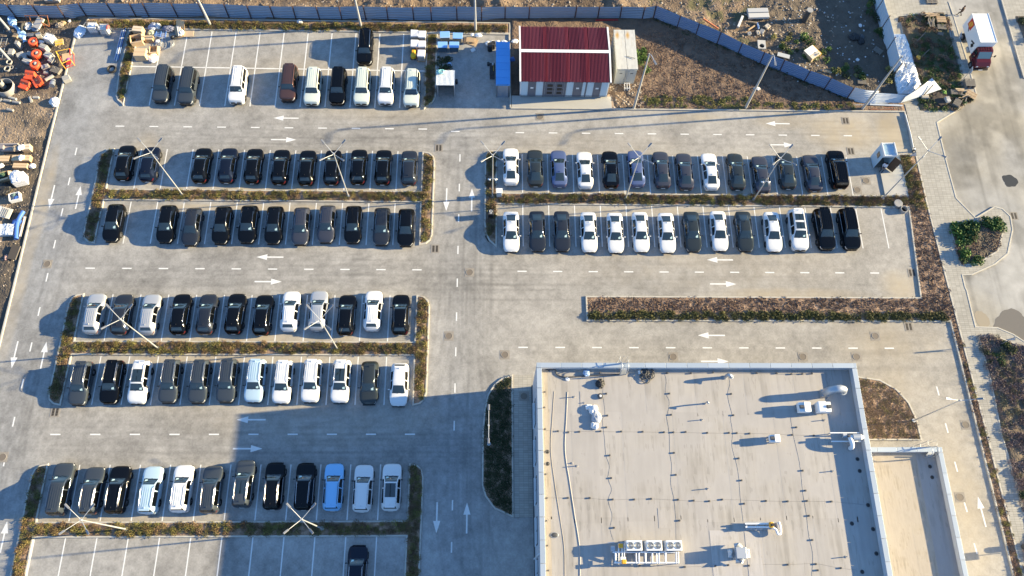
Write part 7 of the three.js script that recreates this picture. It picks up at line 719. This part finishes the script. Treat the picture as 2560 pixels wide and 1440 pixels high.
{ const p = zy(650, 220), g = thing('scaffold', 'rusty steel scaffold frame standing at the top of the yard heap', 'scaffold', p[0], p[1]); const rust = std(0.22, 0.08, 0.035, 0.8); for (const [a, b] of [[[-1.5, 0.9, -0.1], [0.9, 0.95, -0.1]], [[-1.4, 0, 0.2], [-1.4, 0.9, -0.1]], [[-1.1, 0, 0.4], [-1.0, 0.9, -0.1]], [[0.8, 0, 0.6], [0.85, 0.95, -0.1]], [[0.3, 0, 0.7], [0.2, 0.9, 0.1]], [[0.8, 0.1, 0.6], [0.3, 0.8, 0.6]]]) part(g, 'bar', bar(a, b, 0.045), rust);
  crossPallet('pallet', 'yellow wooden pallet on the yard heap beside the lot kerb', zy(920, 560), 0.8, 0.14, 0.75, 0.3, [mYel, mWood[2], mYel], 0.35); crossPallet('pallet', 'dark pallet stack in the lower right of the yard heap', zy(860, 960), 0.95, 0.3, 0.7, -0.35, mWoodG, 0.1); crossPallet('pallet', 'small tan crate at the left of the yard heap', zy(270, 455), 0.5, 0.3, 0.5, -0.2, mWood, 0.2);
  const q = zy(1030, 820), c = thing('steel_cage', 'red and yellow steel cage trolley at the edge of the yard heap', 'trolley', q[0], q[1], -0.05, 0.05); const A = [[-0.95, 0.2, -0.55], [0.35, 0.2, -1.0], [0.75, 0.2, 0.35], [0.0, 0.2, 0.9]]; for (const v of A) part(c, 'upright', bar([v[0], 0, v[2]], [v[0], 0.95, v[2]], 0.03), mYel); for (let i = 0; i < 4; i++) { const a = A[i], b = A[(i + 1) % 4]; part(c, 'top_rail', bar([a[0], 0.95, a[2]], [b[0], 0.95, b[2]], 0.035), i === 1 ? std(0.55, 0.03, 0.03, 0.6) : mYel); part(c, 'lower_rail', bar([a[0], 0.15, a[2]], [b[0], 0.15, b[2]], 0.03), std(0.55, 0.03, 0.03, 0.6)); } part(c, 'panel', bx(0.7, 0.04, 0.8, -0.05, 0.55, -0.25, 0.1, 0.3), mCard[0]); part(c, 'red_panel', bx(0.45, 0.05, 0.7, 0.3, 0.4, 0.25, 0, 0.1), std(0.5, 0.03, 0.03, 0.7)); part(c, 'cloth', crumple(0.2, 103, 0.5), std(0.35, 0.1, 0.3, 0.8)).position.set(0.25, 0.45, 0.0);
  const b = thing('metal_bucket', 'dented metal drum lying at the foot of the yard heap', 'drum', ...zy(815, 1160), 0, 0.1); part(b, 'drum', put(cyl(0.27, 0.27, 0.75, 16), 0, 0.25, 0, PI / 2 - 0.2, 0.1), std(0.3, 0.32, 0.35, 0.35, 0.6)); for (const z of [-0.2, 0.2]) part(b, 'hoop', put(new THREE.TorusGeometry(0.275, 0.02, 5, 20), 0, 0.25, z), mDarkG);
  const r = thing('rebar_mat', 'grey reinforcing mesh leaning at the far left edge', 'steel mesh', ...zy(30, 650), 0, 0.25); for (let i = 0; i < 9; i++) part(r, 'rod', bar([-1.2, 0.1, -1.3 + i * 0.3], [0.45, 0.1, -1.3 + i * 0.3], 0.014, 0.014, 4), mGalv); for (let i = 0; i < 4; i++) part(r, 'rod', bar([-1.2 + i * 0.55, 0.12, -1.35], [-1.2 + i * 0.55, 0.12, 1.2], 0.018, 0.018, 4), mGalv); }
// ---------- furniture and scrap by the left kerb ----------
const zl = ZO(0, 340, 4.5);
{ const p = zl(140, 150), g = thing('sofa', 'old grey-mauve sofa frame in the left yard', 'sofa', p[0], p[1], 0.03); part(g, 'seat', rbx(1.75, 0.35, 0.5, 0.08, 0, 0.25, 0.1), std(0.36, 0.3, 0.27, 0.9)); part(g, 'backrest', rbx(1.75, 0.55, 0.18, 0.07, 0, 0.45, -0.2), std(0.3, 0.26, 0.24, 0.9)); part(g, 'armrest', rbx(0.5, 0.62, 0.55, 0.1, -0.72, 0.35, 0.05), std(0.22, 0.2, 0.21, 0.9)); carton('pale cardboard box on the right end of the sofa', zl(305, 140, 0.3), 0.75, 0.6, 0.6, 0.15, { m: 2, pale: 1 }); bagAt([...zl(235, 135, 0.6), 0.55], 0.3, 111, mPlastic, 'white plastic bag on the sofa', 'bag', 'bag'); bagAt([...zl(160, 140, 0.6), 0.5], 0.26, 112, std(0.3, 0.24, 0.17, 0.8), 'brown round bundle on the sofa', 'bundle', 'waste'); }
carton('long low cardboard box below the sofa', zl(250, 260, 0.2), 1.7, 0.45, 0.6, 0.02, { m: 1 }); carton('cardboard box at the left edge below the sofa', zl(60, 265, 0.2), 0.95, 0.4, 0.6, 0, { m: 0 }); bagAt([...zl(240, 245, 0.5), 0.48], 0.28, 114, mWhite, 'white paper sack on the long low cardboard box', 'sack', 'sack');
carton('orange-tan cardboard box with shallow tray form in the left yard', zl(235, 340, 0.2), 1.35, 0.35, 0.5, -0.02, { m: 0 }); bagAt([...zl(25, 340), 0.05], 0.25, 115, mWhite, 'white plastic scrap at the left edge among the boxes', 'plastic_scrap', 'waste'); bagAt([...zl(370, 345), 0.02], 0.3, 116, mPlastic, 'crumpled white foil at the end of the orange-tan box', 'foil_scrap', 'waste');
{ const p = zl(225, 490, 0.5), g = thing('wrapped_crate', 'large white plastic-wrapped crate in the left yard', 'crate', p[0], p[1], 0.3); part(g, 'crate', rbx(1.2, 0.95, 1.0, 0.05, 0, 0.55, 0), std(0.66, 0.66, 0.68, 0.4)); part(g, 'pallet_base', bx(1.15, 0.1, 0.95, 0, 0.06, 0), mWoodG); const w = crumple(0.6, 118, 0.25); w.translate(0, 0.95, 0); part(g, 'film', w, std(0.6, 0.61, 0.64, 0.35)); for (const h of [0.35, 0.65]) part(g, 'strap', bx(1.215, 0.03, 1.015, 0, h, 0), mConcG); part(g, 'label_sheet', bx(0.02, 0.2, 0.3, 0.612, 0.5, 0.1), mConcG); }
carton('open cardboard box of green bottles at the left edge', zl(55, 460, 0.3), 0.95, 0.6, 0.75, 0.35, { open: 1, m: 0 }); bagAt([...zl(30, 440, 0.4), 0.35], 0.3, 121, std(0.06, 0.11, 0.06, 0.6), 'dark green sack in the open box at the left edge', 'sack', 'sack');
bagAt([...zl(45, 610), 0.05], 0.6, 122, mBlackP, 'big black bag at the left edge of the yard'); { const p = zl(170, 690, 0.3), g = thing('plastic_crate', 'white crate of mixed rubbish in the left yard', 'crate', p[0], p[1], 0.3); for (const [w, d, x, z] of [[0.95, 0.04, 0, 0.38], [0.95, 0.04, 0, -0.38], [0.04, 0.72, 0.46, 0], [0.04, 0.72, -0.46, 0]]) part(g, 'side', bx(w, 0.5, d, x, 0.27, z), mWhite); part(g, 'bottom', bx(0.88, 0.04, 0.7, 0, 0.04, 0), mPlastic); bagAt([...zl(180, 690, 0.5), 0.3], 0.22, 124, mBlueT, 'blue rag in the white rubbish crate', 'rag', 'waste'); bagAt([...zl(140, 655, 0.5), 0.3], 0.22, 125, std(0.08, 0.14, 0.14, 0.7), 'dark green bag in the white rubbish crate', 'rubbish_bag', 'bag'); }
{ const p = zl(65, 870, 0.2), g = thing('panel_frame', 'pale framed panel leaning in the left yard', 'panel', p[0], p[1], -0.25, 0.05); part(g, 'panel', bx(1.15, 0.1, 1.0, 0, 0.3, 0, 0.1, 0, -0.1), std(0.52, 0.49, 0.43, 0.8)); for (let i = 0; i < 4; i++) part(g, 'batten', bx(0.04, 0.05, 0.85, -0.25 + i * 0.2, 0.39, 0, 0.1, 0, -0.1), mConcG); part(g, 'frame_edge', bx(0.08, 0.14, 1.02, -0.58, 0.36, 0, 0.1, 0, -0.1), mWhite); const f = thing('foil_pack', 'stack of crumpled silver foil insulation in the left yard', 'insulation', ...zl(70, 1070), 0.05, 0.02), gm = new THREE.BoxGeometry(1.7, 0.3, 1.15, 34, 1, 24), P = gm.attributes.position; for (let i = 0; i < P.count; i++) if (P.getY(i) > 0) P.setY(i, 0.15 + 0.35 * abs(fbm(P.getX(i) * 2 + 4, P.getZ(i) * 7, 9, 3) - 0.5)); gm.translate(0, 0.16, 0); gm.computeVertexNormals(); part(f, 'foil', gm, std(0.6, 0.63, 0.66, 0.35, 0.2)); part(f, 'strap', bx(0.05, 0.03, 1.16, 0.3, 0.4, 0), mPlastic); }
{ const a = zl(275, 860), b = zl(195, 1170), g = thing('blue_tarpaulin', 'rolled blue tarpaulin lying beside the left kerb', 'tarpaulin', a[0], a[1]); part(g, 'roll', tube([[0, 0.2, 0], [-0.15, 0.28, 0.7], [-0.25, 0.22, 1.3], [b[0] - a[0], 0.2, b[1] - a[1]]], 0.2, 9, 20), mBlueT); part(g, 'fold', crumple(0.35, 131, 0.5), mBlueT).position.set(-0.35, 0.1, 1.2); const c = zl(298, 920), d = zl(240, 1145), w = thing('wooden_board', 'white board lying beside the blue tarpaulin', 'board', c[0], c[1]); part(w, 'board', put(new THREE.BoxGeometry(0.14, 0.06, hypot(d[0] - c[0], d[1] - c[1])), (d[0] - c[0]) / 2, 0.25, (d[1] - c[1]) / 2, 0, atan2(d[0] - c[0], d[1] - c[1])), mWhite); part(w, 'edge', put(new THREE.BoxGeometry(0.03, 0.08, hypot(d[0] - c[0], d[1] - c[1])), (d[0] - c[0]) / 2 + 0.085, 0.25, (d[1] - c[1]) / 2, 0, atan2(d[0] - c[0], d[1] - c[1])), mConcG);
  const e = zl(165, 1320), m = thing('rubber_mat', 'dark brown mat lying at the bottom of the left yard pile', 'mat', e[0], e[1], -0.12, 0.05); part(m, 'mat', bx(0.75, 0.08, 1.35, 0, 0.12, 0), std(0.06, 0.05, 0.042, 0.9)); part(m, 'edge', bx(0.06, 0.1, 1.37, 0.4, 0.12, 0), std(0.13, 0.115, 0.1, 0.9)); bagAt([...zl(75, 1370), 0], 0.2, 133, std(0.5, 0.3, 0.24, 0.8), 'pinkish stone-like scrap at the foot of the dark mat', 'scrap', 'waste'); }
// ---------- pallets and scrap at the upper right, things on the building site ----------
const zt = ZO(2280, 0, 8), zs = ZO(1820, 0, 6), zp = ZO(2340, 180, 13.09);
const H0 = (p) => terrain(p[0], p[1])[0];
crossPallet('pallet', 'tan wooden pallet on top of the stack beside the truck', zt(570, 400, 0.3), 0.95, 0.14, 0.8, 0, mWood, 0.3); crossPallet('pallet', 'tan wooden pallet at the bottom of the stack beside the truck', zt(580, 410, 0.1), 1.0, 0.14, 0.85, 0.05, mWood, 0.12); crossPallet('pallet', 'grey pallet in the shade in front of the tan stack', zt(570, 570), 0.95, 0.14, 0.65, -0.1, mWoodG, 0.15); crossPallet('pallet', 'small broken grey pallet below the shaded one', zt(550, 700), 0.6, 0.12, 0.4, -0.3, mWoodG, 0.12);
{ const p = zt(330, 400), g = thing('timber_pile', 'untidy pile of planks on the verge, tan on top', 'planks', p[0], p[1], 0, 0.08); for (let i = 0; i < 26; i++) { const a = i < 12 ? rr(-0.35, 0.35) : PI / 2 + rr(-0.45, 0.45); part(g, 'plank', put(new THREE.BoxGeometry(rr(0.7, 1.3), 0.03, 0.1), rr(-0.35, 0.35), 0.08 + 0.03 * (26 - i) * 0.7 + rr(0, 0.05), i < 12 ? rr(-0.5, 0) : rr(0.1, 0.8), 0, a, rr(-0.12, 0.12)), i < 12 ? mWood[i % 3] : mWoodG); } for (const [x0, y0, x1, y1, l] of [[70, 860, 240, 690, 'long pale pole lying left of the plank pile'], [170, 1170, 310, 1030, 'pale pole lying on the brown verge']]) { const a = zt(x0, y0), b = zt(x1, y1); solo('pole', bar([a[0], 0.25, a[1]], [b[0], 0.35, b[1]], 0.04), mWoodG, l, 'pole'); } bagAt([...zt(110, 1175), 0.1], 0.28, 141, std(0.6, 0.33, 0.05, 0.8), 'orange-yellow leafy scrap on the verge', 'leaf_heap', 'leaves'); const q = zt(280, 30), c = thing('pallet', 'dark pallets stacked at the top edge of the picture', 'pallet', q[0], q[1]); for (let i = 0; i < 5; i++) part(c, 'slat', bx(1.2, 0.03, 0.12, 0.5, 0.3, -0.4 + i * 0.2), mWoodG); for (const x of [0, 0.5, 1]) part(c, 'bearer', bx(0.1, 0.28, 0.95, x, 0.15, 0), mWoodG); }  // upper planks in tan wood, lower ones in grey
crossPallet('pallet', 'grey open pallet stack at the road, uppermost of the group', zp(1090, 370, 0.4), 1.05, 0.5, 0.95, -0.04, mWoodG, 0.1); crossPallet('pallet', 'tan pallet tilted at the roadside, brightest of the group', zp(1140, 750, 0.3), 1.05, 0.3, 0.85, -0.65, mWood, 0.1); crossPallet('pallet', 'dark pallet leaning low at the kerb corner', zp(640, 1060), 0.9, 0.3, 0.7, 0.95, mWoodG, 0.1); crossPallet('pallet', 'half-shaded pallet with a tan board on it', zp(650, 690, 0.1), 1.2, 0.2, 0.6, -0.05, mWoodG, 0.1);
{ const p = zp(720, 660), g = thing('wooden_board', 'tan looped board on the half-shaded pallet', 'board', p[0], p[1], -0.05, 0.36); part(g, 'board', bx(0.9, 0.05, 0.16, 0, 0.03, -0.1), mWood[2]); part(g, 'board_end', bx(0.7, 0.05, 0.12, 0.05, 0.03, 0.1), mWood[0]); const q = zp(860, 900), b = thing('timber_pile', 'grey timber offcuts between the roadside pallets', 'planks', q[0], q[1], 0, 0.1); for (let i = 0; i < 7; i++) part(b, 'plank', put(new THREE.BoxGeometry(rr(0.7, 1.2), 0.05, 0.09), rr(-0.25, 0.25), 0.1 + 0.06 * i, rr(-0.3, 0.3), 0, rr(-0.3, 1.2), 0), i % 2 ? mWoodG : mWood[1]); const k = zp(350, 930, 0.3), c = thing('concrete_block', 'pale worn concrete block by the dark earth mound', 'concrete block', k[0], k[1], 0.2, 0.1); part(c, 'block', rbx(0.45, 0.5, 0.62, 0.05, 0, 0.25, 0), std(0.42, 0.41, 0.39, 0.9)); part(c, 'cap', rbx(0.4, 0.06, 0.25, 0.02, 0, 0.52, -0.15), mConcG); const m = zp(60, 930); const o = solo('earth_mound', crumple(1.0, 145, 0.3), std(0.055, 0.043, 0.034, 1), 'dark earth mound at the corner of the upper right pavement', 'mound'); o.position.set(m[0], 0.02, m[1]); o.scale.y = 0.55; const cb = z4(1400, 885), cc = thing('concrete_block', 'flat tan concrete slab under the flying fence sheet', 'concrete block', cb[0], cb[1], 0, 0.1); part(cc, 'block', rbx(0.75, 0.3, 0.4, 0.03, 0, 0.15, 0), std(0.4, 0.35, 0.28, 0.9)); part(cc, 'edge', bx(0.7, 0.02, 0.1, 0, 0.31, 0.1), mConcG); bagAt([...zp(215, 700), 0.1], 0.3, 147, std(0.1, 0.22, 0.03, 0.8), 'single bright green weed clump by the concrete block', 'weed_clump', 'plant'); }
{ const s = (x, y) => { const p = zs(x, y); return [p[0], p[1], H0(p)]; }; let p = s(430, 245), g = thing('concrete_slab', 'stack of pale grey concrete slabs on the building site', 'concrete slab', p[0], p[1], 0.05, p[2]); part(g, 'slab', rbx(2.25, 0.35, 0.55, 0.03, 0, 0.35, -0.32), std(0.4, 0.4, 0.4, 0.9)); part(g, 'slab', rbx(2.25, 0.3, 0.6, 0.03, 0.02, 0.3, 0.3), std(0.46, 0.45, 0.43, 0.9)); part(g, 'bearer', bx(0.2, 0.16, 1.2, -0.8, 0.08, 0), mWoodG); part(g, 'bearer', bx(0.2, 0.16, 1.2, 0.8, 0.08, 0), mWoodG);
  p = s(170, 360); g = thing('concrete_beam', 'white concrete beam lying left of the slab stack', 'beam', p[0], p[1], -0.42, p[2]); part(g, 'beam', rbx(0.25, 0.3, 1.6, 0.02, 0, 0.2, 0), std(0.6, 0.59, 0.57, 0.9)); part(g, 'end_plate', bx(0.22, 0.26, 0.03, 0, 0.2, 0.81), mConcG);
  for (const [x, y, w, d, r, l, m] of [[350, 360, 1.0, 0.12, -0.25, 'pale plank below the slab stack', 0], [440, 510, 0.3, 0.5, 0.2, 'tan block in the rubble below the slabs', 1], [500, 490, 0.45, 0.6, -0.5, 'grey block in the rubble below the slabs', 2], [440, 410, 0.15, 0.8, 0.1, 'blue-grey steel beam in the rubble', 3], [340, 440, 0.9, 0.12, 0.6, 'weathered plank across the rubble', 0], [580, 420, 0.5, 0.5, 0.7, 'pale stone at the right of the rubble', 1], [310, 520, 0.4, 0.35, 0.3, 'grey rock at the left of the rubble', 2]]) { const q = s(x, y), b = thing('rubble_piece', l, 'rubble', q[0], q[1], r, q[2]); part(b, 'piece', rbx(w, 0.22, d, 0.02, 0, 0.16, 0, 0.08, 0, 0.1), [mWood[0], std(0.5, 0.42, 0.32, 0.9), mConcG, mTarp][m]); part(b, 'chip', rbx(w * 0.4, 0.1, d * 0.4, 0.02, w * 0.3, 0.24, d * 0.2), [mWood[1], std(0.44, 0.37, 0.28, 0.9), mConcG, mTarp][m]); }
  p = s(495, 690); g = thing('manhole_slab', 'square concrete slab with round dark hole behind the fence', 'concrete slab', p[0], p[1], -0.05, p[2] + 0.05); { const sh = new THREE.Shape([[-0.42, -0.55], [0.42, -0.55], [0.42, 0.55], [-0.42, 0.55]].map((q) => new THREE.Vector2(...q))); const hole = new THREE.Path(); hole.absarc(0, -0.18, 0.27, 0, PI * 2); sh.holes.push(hole); part(g, 'slab', new THREE.ExtrudeGeometry(sh, { depth: 0.18, bevelEnabled: false, curveSegments: 20 }).rotateX(-PI / 2), std(0.42, 0.41, 0.39, 0.9)); part(g, 'shaft', cyl(0.27, 0.27, 0.02, 20, 0, 0.02, 0.18), mSlot); }
  p = s(1140, 320); g = thing('well_pipe', 'dark upright pipe with pale lid on the building site, casting a long shadow', 'pipe', p[0], p[1], 0, p[2]); part(g, 'pipe', cyl(0.3, 0.32, 1.7, 18, 0, 0.85, 0), std(0.06, 0.055, 0.05, 0.9)); part(g, 'lid', cyl(0.33, 0.33, 0.06, 20, 0, 1.73, 0), mConcG);
  p = s(1240, 830); g = thing('wooden_crate', 'white-topped wooden box on the building site', 'crate', p[0], p[1], 0.62, p[2]); part(g, 'box', bx(1.25, 0.5, 1.3, 0, 0.27, 0), mWood[2]); part(g, 'lid', bx(1.25, 0.05, 0.85, 0, 0.57, -0.25), std(0.72, 0.68, 0.62, 0.8)); part(g, 'lid', bx(1.25, 0.05, 0.42, 0, 0.55, 0.44), std(0.62, 0.52, 0.4, 0.8)); part(g, 'batten', bx(0.08, 0.56, 1.35, 0.66, 0.28, 0), mYel);
  bagAt([...zs(1880, 570), H0(zs(1880, 570))], 0.42, 151, mBlackP, 'black rubbish bag, left of the dark group on the site'); bagAt([...zs(1990, 620), H0(zs(1990, 620))], 0.4, 152, mBlackP, 'black rubbish bag, front of the dark group on the site'); bagAt([...zs(2010, 555), H0(zs(2010, 555))], 0.3, 153, mDarkG, 'grey bag, right of the dark group on the site'); bagAt([...zs(1975, 400), H0(zs(1975, 400))], 0.2, 154, mPlastic, 'pale stone on the dark site ground', 'stone', 'stone'); bagAt([...zs(1940, 905), H0(zs(1940, 905))], 0.18, 155, mPlastic, 'second pale stone lower on the dark site ground', 'stone', 'stone'); bagAt([...zs(425, 1345), 0.1], 0.25, 156, mPlastic, 'grey-white bag beside the middle mast', 'bag', 'bag');
  crossPallet('pallet', 'grey pallet lying on the dark site ground near the second fence', zs(2240, 770), 0.95, 0.14, 0.7, -0.75, mWoodG, H0(zs(2240, 770)) + 0.02); crossPallet('pallet', 'grey pallet lying on the site behind the fence end', zs(2005, 1235), 0.9, 0.14, 0.55, -0.1, mWoodG, H0(zs(2005, 1235)) + 0.02); crossPallet('pallet', 'broken pale pallet behind the fence', zs(1470, 1080), 0.85, 0.12, 0.35, -0.35, mWood, H0(zs(1470, 1080)) + 0.02);
  p = s(830, 840); g = thing('rigid_sheet', 'pale translucent sheet lying against the back of the fence', 'panel', p[0], p[1], -0.3, p[2]); part(g, 'sheet', bx(1.3, 0.05, 0.5, 0, 0.15, 0, 0.1), std(0.45, 0.46, 0.45, 0.7)); part(g, 'edge', bx(1.3, 0.08, 0.04, 0, 0.17, 0.26), mConcG);
  const a = z3(1710, 200), b = z3(1850, 275); solo('orange_pipe', bar([a[0], 0.3 + H0(a), a[1]], [b[0], 0.25 + H0(b), b[1]], 0.1, 0.1, 10), std(0.5, 0.16, 0.07, 0.7), 'orange-brown pipe lying on the site behind the fence', 'pipe');
  const r = z3(850, 180); solo('red_beam', [bx(2.4, 0.12, 0.14, 0, 0.2, 0, 0, 0.03)], std(0.3, 0.03, 0.03, 0.7), 'dark red steel beam lying at the fence foot behind the red-roofed building', 'beam').position.set(r[0], 0.05, r[1] + 0.2); bagAt([...z2(395, 205), 0.0], 0.3, 158, mWhite, 'white bag standing in the shrubs at the fence foot', 'bag', 'bag');
  const o = z1(485, 20), h = thing('concrete_beam', 'long grey concrete beam on the site at the upper left', 'beam', o[0], o[1], 0, H0(o)); part(h, 'beam', rbx(1.5, 0.35, 0.4, 0.03, 0, 0.2, 0), std(0.36, 0.34, 0.31, 0.9)); part(h, 'block', rbx(0.3, 0.2, 0.3, 0.02, 0.3, 0.45, 0), mDarkG);
  const w = z3(1030, 800), y = thing('pallet_crate', 'small grey crate frame in the rubble beside the container', 'crate', w[0], w[1], 0, 0.15); for (const x of [-0.25, 0, 0.25]) part(y, 'slat', bx(0.06, 0.3, 0.8, x, 0.2, 0), mPlastic); for (const x of [-0.3, 0.3]) part(y, 'bearer', bx(0.65, 0.05, 0.05, 0, 0.38, x), mPlastic);
  const c1 = z3(1210, 760), gm = solo('sand_heap', crumple(0.85, 161, 0.25), std(0.26, 0.2, 0.13, 1), 'small yellow sand heap beside the grey mast', 'sand'); gm.position.set(c1[0], 0, c1[1]); gm.scale.y = 0.4; const c2 = z3(870, 925), g2 = solo('sand_heap', crumple(0.75, 163, 0.16), std(0.34, 0.25, 0.18, 1), 'orange-tan gravel heap at the corner of the concrete apron', 'gravel'); g2.position.set(c2[0], 0, c2[1]); g2.scale.y = 0.3; }
// everything above is laid out in survey units of 1.2 m (the cars are built in metres); bring it all to metres
for (const o of scene.children) { if (o === camera || o.isLight || o === sun.target) continue; o.position.multiplyScalar(M); if (!o.name.startsWith('parked_car')) o.scale.multiplyScalar(M); }
renderer.render(scene, camera);
